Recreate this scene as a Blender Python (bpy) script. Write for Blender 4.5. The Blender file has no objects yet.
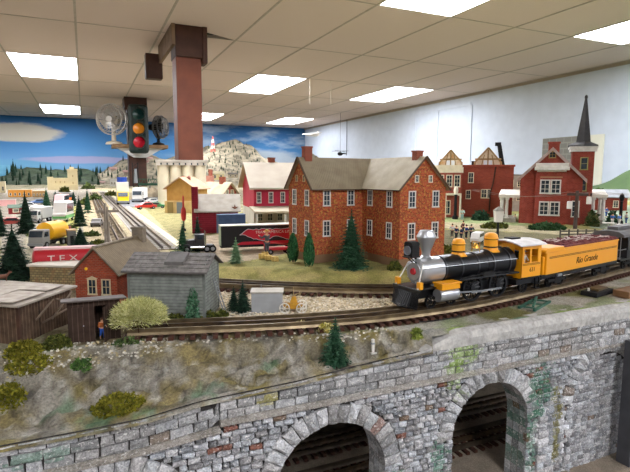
import bpy, bmesh, math, random
from mathutils import Vector, Matrix, noise
SC = bpy.context.scene
COL = SC.collection
PI = math.pi
rnd = random.Random(7)
def R(d): return math.radians(d)

# ------------------------------------------------------------------ camera
FPX, YAW, PIT, ROL = 506.4, .42546, -.11904, .00327
CAM = Vector((0, 0, 1.5))
_fw = Vector((math.sin(YAW)*math.cos(PIT), math.cos(YAW)*math.cos(PIT), math.sin(PIT)))
_r0 = Vector((math.cos(YAW), -math.sin(YAW), 0)); _u0 = _r0.cross(_fw)
_r = math.cos(ROL)*_r0 + math.sin(ROL)*_u0
_u = -math.sin(ROL)*_r0 + math.cos(ROL)*_u0
cd = bpy.data.cameras.new('camera'); cam = bpy.data.objects.new('camera', cd); COL.objects.link(cam)
cam.matrix_world = Matrix(((_r.x, _u.x, -_fw.x, CAM.x), (_r.y, _u.y, -_fw.y, CAM.y), (_r.z, _u.z, -_fw.z, CAM.z), (0, 0, 0, 1)))
cd.sensor_width = 36; cd.lens = FPX/630*36; cd.clip_start = .01; cd.clip_end = 60
SC.camera = cam
def ray(px, py): return _fw + _r*((px-315)/FPX) - _u*((py-236)/FPX)
def at(px, py, z):                      # point of the level z that the survey of the photograph gives
    d = ray(px, py); return CAM + d*((z-CAM.z)/d.z)
def atY(px, py, Y):
    d = ray(px, py); return CAM + d*(Y/d.y)
def mpp(p): return (Vector(p)-CAM).dot(_fw)/FPX

# ------------------------------------------------------------------ materials
def lin(c):
    if isinstance(c, str): c = [int(c[i:i+2], 16)/255 for i in (0, 2, 4)]
    return tuple((x/12.92 if x <= .04045 else ((x+.055)/1.055)**2.4) for x in c)+(1,)
MATS = {}
def newmat(name):
    m = bpy.data.materials.new(name); m.use_nodes = True
    nt = m.node_tree; b = nt.nodes['Principled BSDF']; MATS[name] = m
    return m, nt, b
def N(nt, t, **kw):
    n = nt.nodes.new(t)
    for k, v in kw.items():
        if k in n.inputs: n.inputs[k].default_value = v
        else: setattr(n, k, v)
    return n
def ramp(nt, stops):
    r = nt.nodes.new('ShaderNodeValToRGB'); e = r.color_ramp.elements
    while len(e) < len(stops): e.new(.5)
    for el, (p, c) in zip(e, stops): el.position = p; el.color = lin(c)
    return r
def bump(nt, b, src, st, dist):
    n = N(nt, 'ShaderNodeBump', Strength=st, Distance=dist); nt.links.new(src, n.inputs['Height']); nt.links.new(n.outputs[0], b.inputs['Normal'])
def mat(name, c, c2=None, ns=200, rough=.75, metal=0, bmp=0, bd=.001, spec=.3, detail=4, lo=.35, hi=.65, emit=0, coat=0):
    if name in MATS: return MATS[name]
    m, nt, b = newmat(name)
    b.inputs['Roughness'].default_value = rough; b.inputs['Metallic'].default_value = metal
    b.inputs['Specular IOR Level'].default_value = spec
    if coat: b.inputs['Coat Weight'].default_value = coat
    b.inputs['Base Color'].default_value = lin(c)
    if c2 or bmp:
        tc = N(nt, 'ShaderNodeTexCoord'); nz = N(nt, 'ShaderNodeTexNoise', Scale=ns, Detail=detail)
        nt.links.new(tc.outputs['Object'], nz.inputs['Vector'])
        if c2:
            r = ramp(nt, [(lo, c), (hi, c2)]); nt.links.new(nz.outputs['Fac'], r.inputs[0]); nt.links.new(r.outputs[0], b.inputs['Base Color'])
        if bmp: bump(nt, b, nz.outputs['Fac'], bmp, bd)
    if emit:
        b.inputs['Emission Color'].default_value = lin(c); b.inputs['Emission Strength'].default_value = emit
    return m
def brick(name, c1, c2, mortar, row=.0025, wid=2.3, ms=.1, blotch=None, bn=60, base=None, bmp=.4):
    if name in MATS: return MATS[name]
    m, nt, b = newmat(name); L = nt.links.new
    b.inputs['Roughness'].default_value = .85; b.inputs['Specular IOR Level'].default_value = .2
    tc = N(nt, 'ShaderNodeTexCoord'); sx = N(nt, 'ShaderNodeSeparateXYZ'); sn = N(nt, 'ShaderNodeSeparateXYZ')
    L(tc.outputs['Object'], sx.inputs[0]); L(tc.outputs['Normal'], sn.inputs[0])
    ax = N(nt, 'ShaderNodeMath', operation='ABSOLUTE'); ay = N(nt, 'ShaderNodeMath', operation='ABSOLUTE')
    L(sn.outputs[0], ax.inputs[0]); L(sn.outputs[1], ay.inputs[0])
    m1 = N(nt, 'ShaderNodeMath', operation='MULTIPLY'); m2 = N(nt, 'ShaderNodeMath', operation='MULTIPLY'); ad = N(nt, 'ShaderNodeMath', operation='ADD')
    L(sx.outputs[0], m1.inputs[0]); L(ay.outputs[0], m1.inputs[1]); L(sx.outputs[1], m2.inputs[0]); L(ax.outputs[0], m2.inputs[1])
    L(m1.outputs[0], ad.inputs[0]); L(m2.outputs[0], ad.inputs[1])
    cb = N(nt, 'ShaderNodeCombineXYZ'); L(ad.outputs[0], cb.inputs[0]); L(sx.outputs[2], cb.inputs[1])
    bt = N(nt, 'ShaderNodeTexBrick', Scale=1/row); bt.inputs['Brick Width'].default_value = wid; bt.inputs['Row Height'].default_value = 1
    bt.inputs['Mortar Size'].default_value = ms; bt.inputs['Color1'].default_value = lin(c1); bt.inputs['Color2'].default_value = lin(c2); bt.inputs['Mortar'].default_value = lin(mortar)
    L(cb.outputs[0], bt.inputs['Vector']); out = bt.outputs['Color']
    if blotch:
        nz = N(nt, 'ShaderNodeTexNoise', Scale=bn, Detail=5); L(tc.outputs['Object'], nz.inputs['Vector'])
        r = ramp(nt, [(.5, (0, 0, 0)), (.68, (1, 1, 1))]); L(nz.outputs['Fac'], r.inputs[0])
        mx = N(nt, 'ShaderNodeMix', data_type='RGBA'); L(r.outputs[0], mx.inputs[0]); L(out, mx.inputs[6]); mx.inputs[7].default_value = lin(blotch); out = mx.outputs[2]
    if base:                                # foundation course of another stone, lowest 2 cm
        r = ramp(nt, [(.48, (1, 1, 1)), (.52, (0, 0, 0))]); mm = N(nt, 'ShaderNodeMath', operation='MULTIPLY'); mm.inputs[1].default_value = .5/base[1]; L(sx.outputs[2], mm.inputs[0]); L(mm.outputs[0], r.inputs[0])
        mx = N(nt, 'ShaderNodeMix', data_type='RGBA'); L(r.outputs[0], mx.inputs[0]); L(out, mx.inputs[6]); mx.inputs[7].default_value = lin(base[0]); out = mx.outputs[2]
    L(out, b.inputs['Base Color'])
    if bmp: bump(nt, b, bt.outputs['Fac'], -bmp, .0004)
    return m
def stripes(name, c1, c2, axis, period, duty=.5, rough=.7, bmp=.5, noise_mix=.3):   # boards or ribs across one local axis
    if name in MATS: return MATS[name]
    m, nt, b = newmat(name); L = nt.links.new; b.inputs['Roughness'].default_value = rough; b.inputs['Specular IOR Level'].default_value = .2
    tc = N(nt, 'ShaderNodeTexCoord'); sx = N(nt, 'ShaderNodeSeparateXYZ'); L(tc.outputs['Object'], sx.inputs[0])
    mm = N(nt, 'ShaderNodeMath', operation='DIVIDE'); mm.inputs[1].default_value = period; L(sx.outputs[axis], mm.inputs[0])
    fr = N(nt, 'ShaderNodeMath', operation='FRACT'); L(mm.outputs[0], fr.inputs[0])
    r = ramp(nt, [(max(0, duty-.1), c1), (min(1, duty+.1), c2)]); L(fr.outputs[0], r.inputs[0])
    nz = N(nt, 'ShaderNodeTexNoise', Scale=120, Detail=5); L(tc.outputs['Object'], nz.inputs['Vector'])
    mx = N(nt, 'ShaderNodeMix', data_type='RGBA', blend_type='MULTIPLY'); mx.inputs[0].default_value = noise_mix
    rr = ramp(nt, [(.3, (.45, .45, .45)), (.65, (1, 1, 1))]); L(nz.outputs['Fac'], rr.inputs[0]); L(r.outputs[0], mx.inputs[6]); L(rr.outputs[0], mx.inputs[7]); L(mx.outputs[2], b.inputs['Base Color'])
    if bmp: bump(nt, b, fr.outputs[0], bmp, period*.3)
    return m
def attrmat(name, n1=300, n2=60, lo=.55, hi=1.25, rough=.9, bmp=.6, bd=.002, flecks=None):   # colour attribute (each stone's or ground's own colour) with speckle
    m, nt, b = newmat(name); L = nt.links.new; b.inputs['Roughness'].default_value = rough; b.inputs['Specular IOR Level'].default_value = .15
    at_ = N(nt, 'ShaderNodeAttribute', attribute_name='Col'); tc = N(nt, 'ShaderNodeTexCoord')
    a = N(nt, 'ShaderNodeTexNoise', Scale=n1, Detail=6, Roughness=.7); L(tc.outputs['Object'], a.inputs['Vector'])
    c = N(nt, 'ShaderNodeTexNoise', Scale=n2, Detail=3); L(tc.outputs['Object'], c.inputs['Vector'])
    r1 = N(nt, 'ShaderNodeMapRange'); r1.inputs[1].default_value = .3; r1.inputs[2].default_value = .7; r1.inputs[3].default_value = lo; r1.inputs[4].default_value = hi; L(a.outputs['Fac'], r1.inputs[0])
    r2 = N(nt, 'ShaderNodeMapRange'); r2.inputs[1].default_value = .3; r2.inputs[2].default_value = .7; r2.inputs[3].default_value = .8; r2.inputs[4].default_value = 1.15; L(c.outputs['Fac'], r2.inputs[0])
    mm = N(nt, 'ShaderNodeMath', operation='MULTIPLY'); L(r1.outputs[0], mm.inputs[0]); L(r2.outputs[0], mm.inputs[1])
    mx = N(nt, 'ShaderNodeMix', data_type='RGBA', blend_type='MULTIPLY'); mx.inputs[0].default_value = 1; L(at_.outputs['Color'], mx.inputs[6]); L(mm.outputs[0], mx.inputs[7]); out = mx.outputs[2]
    if flecks:
        v = N(nt, 'ShaderNodeTexNoise', Scale=flecks[1], Detail=4, Roughness=.8); L(tc.outputs['Object'], v.inputs['Vector'])
        r = ramp(nt, [(flecks[2], (0, 0, 0)), (flecks[2]+.06, (1, 1, 1))]); L(v.outputs['Fac'], r.inputs[0])
        m3 = N(nt, 'ShaderNodeMix', data_type='RGBA'); L(r.outputs[0], m3.inputs[0]); L(out, m3.inputs[6]); m3.inputs[7].default_value = lin(flecks[0]); out = m3.outputs[2]
    L(out, b.inputs['Base Color']); bump(nt, b, a.outputs['Fac'], bmp, bd)
    return m

# ------------------------------------------------------------------ mesh building
class MB:
    def __init__(s): s.v = []; s.f = []; s.m = []; s.c = None; s.fc = []
    def add(s, vs, fs, mi=0, col=None):
        o = len(s.v); s.v += [tuple(p) for p in vs]
        for f in fs: s.f.append([o+i for i in f]); s.m.append(mi); s.fc.append(col)
        return s
    def box(s, x0, x1, y0, y1, z0, z1, mi=0, col=None):
        return s.add([(x0,y0,z0),(x1,y0,z0),(x1,y1,z0),(x0,y1,z0),(x0,y0,z1),(x1,y0,z1),(x1,y1,z1),(x0,y1,z1)],
                     [(0,3,2,1),(4,5,6,7),(0,1,5,4),(1,2,6,5),(2,3,7,6),(3,0,4,7)], mi, col)
    def cb(s, c, d, rz=0, ry=0, rx=0, mi=0, col=None):          # centred, rotated box
        M = Matrix.Translation(c) @ Matrix.Rotation(rz, 4, 'Z') @ Matrix.Rotation(ry, 4, 'Y') @ Matrix.Rotation(rx, 4, 'X')
        x, y, z = d[0]/2, d[1]/2, d[2]/2; o = len(s.v)
        s.box(-x, x, -y, y, -z, z, mi, col)
        for i in range(o, len(s.v)): s.v[i] = tuple(M @ Vector(s.v[i]))
        return s
    def cyl(s, a, b, r0, r1=None, n=12, mi=0, caps=True, col=None):
        r1 = r0 if r1 is None else r1; a = Vector(a); b = Vector(b); d = (b-a).normalized()
        t = d.orthogonal().normalized(); w = d.cross(t); vs = []; fs = []
        for i in range(n):
            q = 2*PI*i/n+.001; e = t*math.cos(q)+w*math.sin(q); vs += [a+e*r0, b+e*r1]
        for i in range(n): j = (i+1) % n; fs.append((2*i, 2*j, 2*j+1, 2*i+1))
        if caps: fs += [tuple(2*i for i in reversed(range(n))), tuple(2*i+1 for i in range(n))]
        return s.add(vs, fs, mi, col)
    def tube(s, pts, r, n=6, mi=0):
        for a, b in zip(pts, pts[1:]): s.cyl(a, b, r, r, n, mi)
        return s
    def lathe(s, prof, c=(0,0,0), axis='Z', n=20, mi=0, a0=0, a1=2*PI):
        vs = []; fs = []; k = len(prof); full = abs(a1-a0-2*PI) < 1e-6; m = n if full else n+1
        for i in range(m):
            q = a0+(a1-a0)*i/n
            for r, h in prof:
                p = (r*math.cos(q), r*math.sin(q), h)
                if axis == 'X': p = (p[2], p[0], p[1])
                if axis == 'Y': p = (p[1], p[2], p[0])
                vs.append((p[0]+c[0], p[1]+c[1], p[2]+c[2]))
        for i in range(n):
            j = (i+1) % m
            for t in range(k-1): fs.append((i*k+t, j*k+t, j*k+t+1, i*k+t+1))
        return s.add(vs, fs, mi)
    def prism(s, poly, d0, d1, plane='XZ', mi=0, col=None):        # outline extruded along the third axis
        n = len(poly)
        def P(a, b, d): return {'XZ': (a, d, b), 'YZ': (d, a, b), 'XY': (a, b, d)}[plane]
        vs = [P(a, b, d0) for a, b in poly]+[P(a, b, d1) for a, b in poly]
        fs = [tuple(range(n)), tuple(reversed(range(n, 2*n)))]+[(i, i+n, (i+1) % n+n, (i+1) % n) for i in range(n)]
        return s.add(vs, fs, mi, col)
    def ball(s, c, r, n=10, k=7, mi=0, col=None):
        if isinstance(r, (int, float)): r = (r, r, r)
        vs = [(c[0], c[1], c[2]+r[2])]
        for j in range(1, k):
            t = PI*j/k
            for i in range(n):
                q = 2*PI*i/n; vs.append((c[0]+r[0]*math.sin(t)*math.cos(q), c[1]+r[1]*math.sin(t)*math.sin(q), c[2]+r[2]*math.cos(t)))
        vs.append((c[0], c[1], c[2]-r[2])); fs = [(0, 1+i, 1+(i+1) % n) for i in range(n)]
        for j in range(k-2):
            for i in range(n): a = 1+j*n+i; b = 1+j*n+(i+1) % n; fs.append((a, a+n, b+n, b))
        L = len(vs)-1; o = 1+(k-2)*n; fs += [(o+i, L, o+(i+1) % n) for i in range(n)]
        return s.add(vs, fs, mi, col)
    def quad(s, a, b, c, d, mi=0, col=None): return s.add([a, b, c, d], [(0, 1, 2, 3)], mi, col)
    def slab(s, a, b, c, d, t, mi=0):                     # thick roof plane, thickened downwards
        q = [Vector(x) for x in (a, b, c, d)]; lo = [x-Vector((0, 0, t)) for x in q]
        return s.add(q+lo, [(0,1,2,3),(7,6,5,4),(0,4,5,1),(1,5,6,2),(2,6,7,3),(3,7,4,0)], mi)
    def build(s, name, mats, parent=None, smooth=False, bevel=0, loc=None, rot=None, kind=None):
        me = bpy.data.meshes.new(name); me.from_pydata(s.v, [], s.f)
        if not isinstance(mats, (list, tuple)): mats = [mats]
        for m in mats: me.materials.append(m)
        me.polygons.foreach_set('material_index', s.m)
        if any(c is not None for c in s.fc):
            ca = me.color_attributes.new('Col', 'FLOAT_COLOR', 'CORNER'); arr = []
            for p, c in zip(me.polygons, s.fc): arr += list(c or (.5, .5, .5, 1))*p.loop_total
            ca.data.foreach_set('color', arr)
        if smooth: me.polygons.foreach_set('use_smooth', [True]*len(me.polygons))
        bm = bmesh.new(); bm.from_mesh(me); bmesh.ops.recalc_face_normals(bm, faces=bm.faces); bm.to_mesh(me); bm.free()
        if smooth and smooth != 'all': me.set_sharp_from_angle(angle=R(40))
        o = bpy.data.objects.new(name, me); COL.objects.link(o)
        if parent: o.parent = parent
        if loc is not None: o.location = loc
        if rot is not None: o.rotation_euler = rot
        if bevel:
            bv = o.modifiers.new('b', 'BEVEL'); bv.width = bevel; bv.segments = 2; bv.limit_method = 'ANGLE'
        if kind: o['kind'] = kind
        return o
def thing(name, label, cat, loc=(0, 0, 0), rz=0, group=None):
    o = bpy.data.objects.new(name, None); COL.objects.link(o); o.empty_display_size = .01
    o.location = loc; o.rotation_euler = (0, 0, rz); tag(o, label, cat, group); return o
def tag(o, label, cat, group=None):
    o['label'] = label; o['category'] = cat; o['kind'] = 'thing'
    if group: o['group'] = group
    return o
def kids(o): return [c for c in COL.objects if c.parent == o]
def dup(root, loc, rz=0, label=None, s=1, group=None, tree=None):   # copy a thing with its parts and sub-parts
    tree = tree or TREE.setdefault(root.name, [(c, kids(c)) for c in kids(root)])
    r = root.copy(); COL.objects.link(r); r.location = loc; r.rotation_euler = (0, 0, rz); r.scale = (s, s, s) if not isinstance(s, tuple) else s
    if label: r['label'] = label
    if group: r['group'] = group
    for c, g in tree:
        d = c.copy(); COL.objects.link(d); d.parent = r
        for x in g: y = x.copy(); COL.objects.link(y); y.parent = d
    return r
TREE = {}
def text(name, s, size, m, parent, loc, rot, depth=.0004, shear=0, wx=1):
    cu = bpy.data.curves.new(name, 'FONT'); cu.body = s; cu.size = size; cu.extrude = depth; cu.align_x = 'CENTER'; cu.align_y = 'CENTER'; cu.shear = shear
    t = bpy.data.objects.new(name, cu); COL.objects.link(t); dg = bpy.context.evaluated_depsgraph_get()
    me = bpy.data.meshes.new_from_object(t.evaluated_get(dg)); bpy.data.objects.remove(t); bpy.data.curves.remove(cu)
    me.materials.clear(); me.materials.append(m)
    o = bpy.data.objects.new(name, me); COL.objects.link(o); o.parent = parent; o.location = loc; o.rotation_euler = rot; o.scale = (wx, 1, 1)
    return o
def struct(o): o['kind'] = 'structure'; return o
def h2(x, y=0, z=0): return noise.noise(Vector((x, y, z)))

# shared plain materials
WHITE = mat('white paint', 'd3cec4', 'c3beb3', 90); BLACK = mat('black enamel', '0b0b0d', rough=.4, spec=.4)
MATTEBLACK = mat('matt black', '131212', '1c1b1a', 80, rough=.8); GLASS = mat('dark window glass', '2a3138', '3c454c', 60, rough=.12, spec=.6)
LOCOY = mat('loco yellow', 'e2970f', rough=.4, spec=.5); SILVER = mat('silver paint', 'b4b5b6', rough=.35, metal=.7)
CREAM = mat('cream', 'e9dfc4', 'dacfb2', 60); GREYMETAL = mat('grey metal', '8d9092', rough=.4, metal=.5)
STEEL = mat('rail steel', '857458', '63543f', 60, rough=.4, metal=.7); TIE = mat('tie brown', '4a2c1f', '2f1c14', 150, rough=.9)
GREYROOF = mat('grey roof', '8f8b84', '7b7770', 90); REDP = mat('red paint', 'a82228', rough=.45); TYRE = mat('tyre', '1c1b1a', rough=.9)
CHROME = mat('chrome', 'd5d8da', rough=.15, metal=1); GOLDY = mat('yellow paint', 'eab512', rough=.5); BLUEP = mat('blue paint', '31435f', '3a4d68', 80)
TAN = mat('tan', 'c9ad7f', 'b89c6e', 70); DKWOOD = mat('dark wood', '4e3426', '38251b', 60); ROCK = mat('rock grey', '7d766b', 'a39a8c', 70, bmp=.8, bd=.01)
# ------------------------------------------------------------------ the room
CZ, X0, SXT, Y0, SYT = 2.61, -.0065, .6013, 4.253, 1.2615
WX, WY, LX, FY = 4.85, 11.3, -4.3, -4.2
TILE = mat('ceiling tile', 'd6c7c2', 'c6b7b1', 500, rough=.95, bmp=.5, bd=.004, spec=.1, lo=.3, hi=.6); GRID = mat('ceiling grid', 'a69e94', '968e84', 20, rough=.6)
lights = [(-1, 1), (3, 1), (6, 1), (3, -2), (6, -2), (-1, 4), (6, 4), (3, 4), (0, -2), (-4, -2), (-4, 1), (-4, 4), (0, -5), (3, -5), (-4, -5), (6, -5)]
b = MB(); c = b
lset = set(lights)
for i in range(-8, 9):
    for j in range(-8, 7):
        if (i, j) in lset: continue
        x0 = max(LX, X0+i*SXT); x1 = min(WX, X0+(i+1)*SXT); y0 = max(FY, Y0+j*SYT); y1 = min(WY, Y0+(j+1)*SYT)
        if x1 <= x0 or y1 <= y0: continue
        if (i, j) == (1, -1):                                   # tile cut short beside the post
            b.prism([(x0, y0), (x1, y0), (x1, y1), (x0+.27, y1-.17), (x0+.2, y1-.17), (x0+.2, y1), (x0, y1)], CZ, CZ+.02, 'XY'); continue
        b.box(x0, x1, y0, y1, CZ, CZ+.02)
o = struct(b.build('ceiling', TILE))
b = MB()
for i in range(-8, 10):
    x = X0+i*SXT
    if LX < x < WX: b.box(x-.008, x+.008, FY, WY, CZ-.003, CZ+.004)
for j in range(-8, 7):
    y = Y0+j*SYT
    if FY < y < WY: b.box(LX, WX, y-.006, y+.006, CZ-.002, CZ+.004)
struct(b.build('trim_1', GRID))
b = MB().box(LX, WX, FY, WY, CZ+.06, CZ+.08); b.build('ceiling_slab', mat('void shade', '0c0b0a'), kind='structure')  # near-black colour holds the shade of the void above the tiles
LAMP = mat('lamp diffuser', 'f3f6ff', emit=1); LAMP.node_tree.nodes['Principled BSDF'].inputs['Emission Strength'].default_value = 12
place = {(-1, 1): 'before the mural with the long white cloud, the larger one', (3, 1): 'in the middle of the ceiling beside the brown post', (6, 1): 'over the large brick house, near the pale wall',
         (3, -2): 'cut by the picture top above the locomotive', (6, -2): 'cut by the picture edge above the church spire', (-1, 4): 'small and far, left of the traffic signal', (6, 4): 'small and far, above the snowy mural beside the wall corner', (3, 4): 'far, half hidden behind the brown post'}
for i, j in lights:
    t = thing('ceiling_light', 'white ceiling light panel ' + place.get((i, j), 'overhead behind the viewer'), 'ceiling light', (X0+(i+.5)*SXT, Y0+(j+.5)*SYT, CZ), 0, 'fluorescent panels in the tile ceiling')
    w, d = SXT/2-.012, SYT/2-.01
    MB().box(-w, w, -d, d, .0, .012).build('diffuser', LAMP, t)
    f = MB(); f.box(-w-.012, -w, -d, d, -.004, .02); f.box(w, w+.012, -d, d, -.004, .02); f.box(-w, w, -d-.01, -d, -.004, .02); f.box(-w, w, d, d+.01, -.004, .02)
    f.build('frame', WHITE, t)
# mural wall: sky painted on the wall, long cloud, mauve bank, far sea
m, nt, bs = newmat('mural paint'); L = nt.links.new; bs.inputs['Roughness'].default_value = .8; bs.inputs['Specular IOR Level'].default_value = .15
tc = N(nt, 'ShaderNodeTexCoord'); sp = N(nt, 'ShaderNodeSeparateXYZ'); L(tc.outputs['Object'], sp.inputs[0])
mr = N(nt, 'ShaderNodeMapRange'); mr.inputs[1].default_value = 1.4; mr.inputs[2].default_value = 2.6; L(sp.outputs[2], mr.inputs[0])
sky = ramp(nt, [(0, '5a7f97'), (.22, '668fb0'), (.55, '4577a3'), (1, '2c5a8c')]); L(mr.outputs[0], sky.inputs[0])
nz = N(nt, 'ShaderNodeTexNoise', Scale=1.1, Detail=7, Roughness=.62); mp = N(nt, 'ShaderNodeMapping'); mp.inputs['Scale'].default_value = (1, 1, 3.2); L(tc.outputs['Object'], mp.inputs[0]); L(mp.outputs[0], nz.inputs['Vector'])
def blob(cx, cz, rx, rz):                                   # a soft painted ellipse
    a = N(nt, 'ShaderNodeMath', operation='SUBTRACT'); a.inputs[1].default_value = cx; L(sp.outputs[0], a.inputs[0])
    a2 = N(nt, 'ShaderNodeMath', operation='DIVIDE'); a2.inputs[1].default_value = rx; L(a.outputs[0], a2.inputs[0])
    c_ = N(nt, 'ShaderNodeMath', operation='SUBTRACT'); c_.inputs[1].default_value = cz; L(sp.outputs[2], c_.inputs[0])
    c2 = N(nt, 'ShaderNodeMath', operation='DIVIDE'); c2.inputs[1].default_value = rz; L(c_.outputs[0], c2.inputs[0])
    p = N(nt, 'ShaderNodeMath', operation='MULTIPLY'); L(a2.outputs[0], p.inputs[0]); L(a2.outputs[0], p.inputs[1])
    q = N(nt, 'ShaderNodeMath', operation='MULTIPLY_ADD'); L(c2.outputs[0], q.inputs[0]); L(c2.outputs[0], q.inputs[1]); L(p.outputs[0], q.inputs[2])
    s = N(nt, 'ShaderNodeMath', operation='SQRT'); L(q.outputs[0], s.inputs[0])
    e = N(nt, 'ShaderNodeMath', operation='MULTIPLY_ADD'); e.inputs[1].default_value = -1.; L(nz.outputs['Fac'], e.inputs[0]); L(s.outputs[0], e.inputs[2])
    r = N(nt, 'ShaderNodeMapRange'); r.inputs[1].default_value = .55; r.inputs[2].default_value = .3; L(e.outputs[0], r.inputs[0]); return r.outputs[0]
col = sky.outputs[0]
def over(fac, c, k=1):
    global col
    mk = N(nt, 'ShaderNodeMath', operation='MULTIPLY'); mk.inputs[1].default_value = k; L(fac, mk.inputs[0])
    x = N(nt, 'ShaderNodeMix', data_type='RGBA'); L(mk.outputs[0], x.inputs[0]); L(col, x.inputs[6]); x.inputs[7].default_value = lin(c); col = x.outputs[2]
cw = atY(28, 133, WY); over(blob(cw.x-.15, cw.z, .75, .19), 'b5ad9c', .95)
q = atY(85, 160, WY); over(blob(q.x, q.z, 1.2, .075), '9c90a8', .7)
q = atY(8, 165, WY); over(blob(q.x, q.z, .8, .12), '5e90a8', .6)
g1 = N(nt, 'ShaderNodeMapRange'); g1.inputs[1].default_value = 1.2; g1.inputs[2].default_value = 2.6; L(sp.outputs[0], g1.inputs[0])
cl = ramp(nt, [(.48, (0, 0, 0)), (.66, (1, 1, 1))]); L(nz.outputs['Fac'], cl.inputs[0]); g2 = N(nt, 'ShaderNodeMath', operation='MULTIPLY'); L(g1.outputs[0], g2.inputs[0]); L(cl.outputs[0], g2.inputs[1]); over(g2.outputs[0], 'a3b2c0', .8)
q = atY(262, 158, WY); over(blob(q.x, q.z-.1, 1.3, .33), '9fa8ae', .9)
L(col, bs.inputs['Base Color'])
struct(MB().box(LX, WX, WY, WY+.05, 0, CZ).build('wall_back', m))
PALE = mat('pale wall paint', 'bfc7d2', 'b9c1cc', 8, rough=.6)
struct(MB().box(WX, WX+.05, FY, WY+.05, 0, CZ+.3).build('wall_right', PALE))
WARM = mat('warm wall paint', 'cfc6b8', rough=.8)
struct(MB().box(LX-.05, LX, FY, WY, 0, CZ+.3).build('wall_left', WARM)); struct(MB().box(LX, WX, FY-.05, FY, 0, CZ+.3).build('wall_front', WARM))
struct(MB().box(LX, WX, FY, WY, -.03, 0).build('floor', mat('floor lino', '6d665e', '5a544d', 6)))
# panels closing a former opening in the pale wall: battens, a seam, a wire
b = MB()
for px, w in ((470.5, .035), (438, .012), (415, .03)):
    d = ray(px, 120); X = WX; p = CAM+d*(X/d.x); b.box(WX-.012, WX, p.y-w, p.y+w, .8, 2.46)
d = ray(415, 112); ya = (CAM+d*(WX/d.x)).y; d = ray(471, 112); yb = (CAM+d*(WX/d.x)).y
b.box(WX-.012, WX, yb, ya, 2.46, 2.5); struct(b.build('trim_2', PALE))
b = MB(); b.box(WX-.02, WX, FY, WY, CZ-.03, CZ); struct(b.build('trim_3', mat('wall angle', '9a8f82', rough=.6)))
d = ray(347, 120); p = CAM+d*((WX-.02)/d.x); tag(MB().cyl((p.x, p.y, CZ), (p.x, p.y, 1.95), .006, n=6).build('cable', MATTEBLACK), 'thin dark cable running down the pale wall above the large brick house', 'cable')

# ------------------------------------------------------------------ ground
RZ = 1.33                                                    # rail tops
FRONT = [(.04, .599), (.075, .589), (.12, .576), (.193, .556), (.27, .541), (.345, .533), (.45, .536), (.551, .551), (.68, .575), (.85, .612), (1.1, .68), (1.5, .82), (1.9, .98)]
BACK = [(.115, .873), (.135, .852), (.18, .81), (.25, .757), (.34, .695), (.43, .65), (.52, .63), (.62, .637), (.76, .665), (1.0, .735), (1.3, .845), (1.7, 1.0), (2.1, 1.18)]
def spline(pts, step):
    out = []
    P = [Vector((x, y, 0)) for x, y in pts]; P = [2*P[0]-P[1]]+P+[2*P[-1]-P[-2]]
    for i in range(1, len(P)-2):
        n = max(2, int((P[i+1]-P[i]).length/step*3))
        for k in range(n):
            t = k/n; a, b_, c_, d_ = P[i-1:i+3]
            out.append(.5*((2*b_)+(c_-a)*t+(2*a-5*b_+4*c_-d_)*t*t+(3*b_-a-3*c_+d_)*t**3))
    out.append(P[-2]); res = [out[0]]; acc = 0
    for a, b_ in zip(out, out[1:]):                           # even spacing
        seg = (b_-a).length; pos = step-acc
        while pos <= seg: res.append(a.lerp(b_, pos/seg)); pos += step
        acc = seg-(pos-step)
    return res
SF = spline(FRONT, .012); SB = spline(BACK, .012)
def sd(sp_, x, y):                                           # signed distance, + beyond the line
    best = (9, 0)
    for k in range(0, len(sp_)-1, 3):
        d = (sp_[k].x-x)**2+(sp_[k].y-y)**2
        if d < best[0]: best = (d, k)
    k = best[1]; k2 = min(k+3, len(sp_)-1); k = k2-3; t = sp_[k2]-sp_[k]; t.normalize()
    return t.x*(y-sp_[k].y)-t.y*(x-sp_[k].x)
def sm(a, b_, x): t = min(1, max(0, (x-a)/(b_-a))); return t*t*(3-2*t)
WYF = .46                                                    # face of the retaining wall
def ztop(x):                                                 # top of its stonework
    pts = [(-.4, 1.278), (0, 1.279), (.04, 1.2798), (.09, 1.2865), (.19, 1.2895), (.25, 1.2945), (.33, 1.299), (.5, 1.299), (3, 1.299)]
    for (a, za), (b_, zb) in zip(pts, pts[1:]):
        if x <= b_: return za+(zb-za)*max(0, (x-a)/(b_-a))
    return 1.3
def yedge(x): return .575-.018*sm(-.1, .1, x)-.062*sm(.1, .3, x)-.025*sm(.3, .4, x)
def ground_z(x, y):
    z = 1.318
    if y < 1.35:
        d = sd(SB, x, y)
        z += .017*sm(.03, .10, d)*(1-.0*sm(0, .2, -x)) if d > 0 else 0
        if d > .02: z += .002*h2(x*25, y*25)*sm(.02, .06, d)
    else: z = 1.335
    z += .0012*h2(x*60, y*60, 3)
    ye = yedge(x)
    if y < ye:
        t = (ye-y)/(ye-WYF-.004); zt = ztop(x)+.001
        if x < .36: z = 1.317+(zt-1.317)*sm(-.15, 1.0, t)*(1 if t < 1 else 1); k = sm(.05, .3, t)*(1-sm(.3, .38, x)); z += k*(1-sm(.8, .98, t))*(.008*h2(x*26, y*26, 1)+.009*abs(h2(x*55, y*75, 2))-.006*max(0, 1-8*abs(h2(x*20, y*40, 17)))+.005*abs(h2(x*110, y*130, 6))+.0035*abs(h2(x*200, y*200, 16))-.005)
        else: z = 1.317-.003*t
    return z
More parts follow.
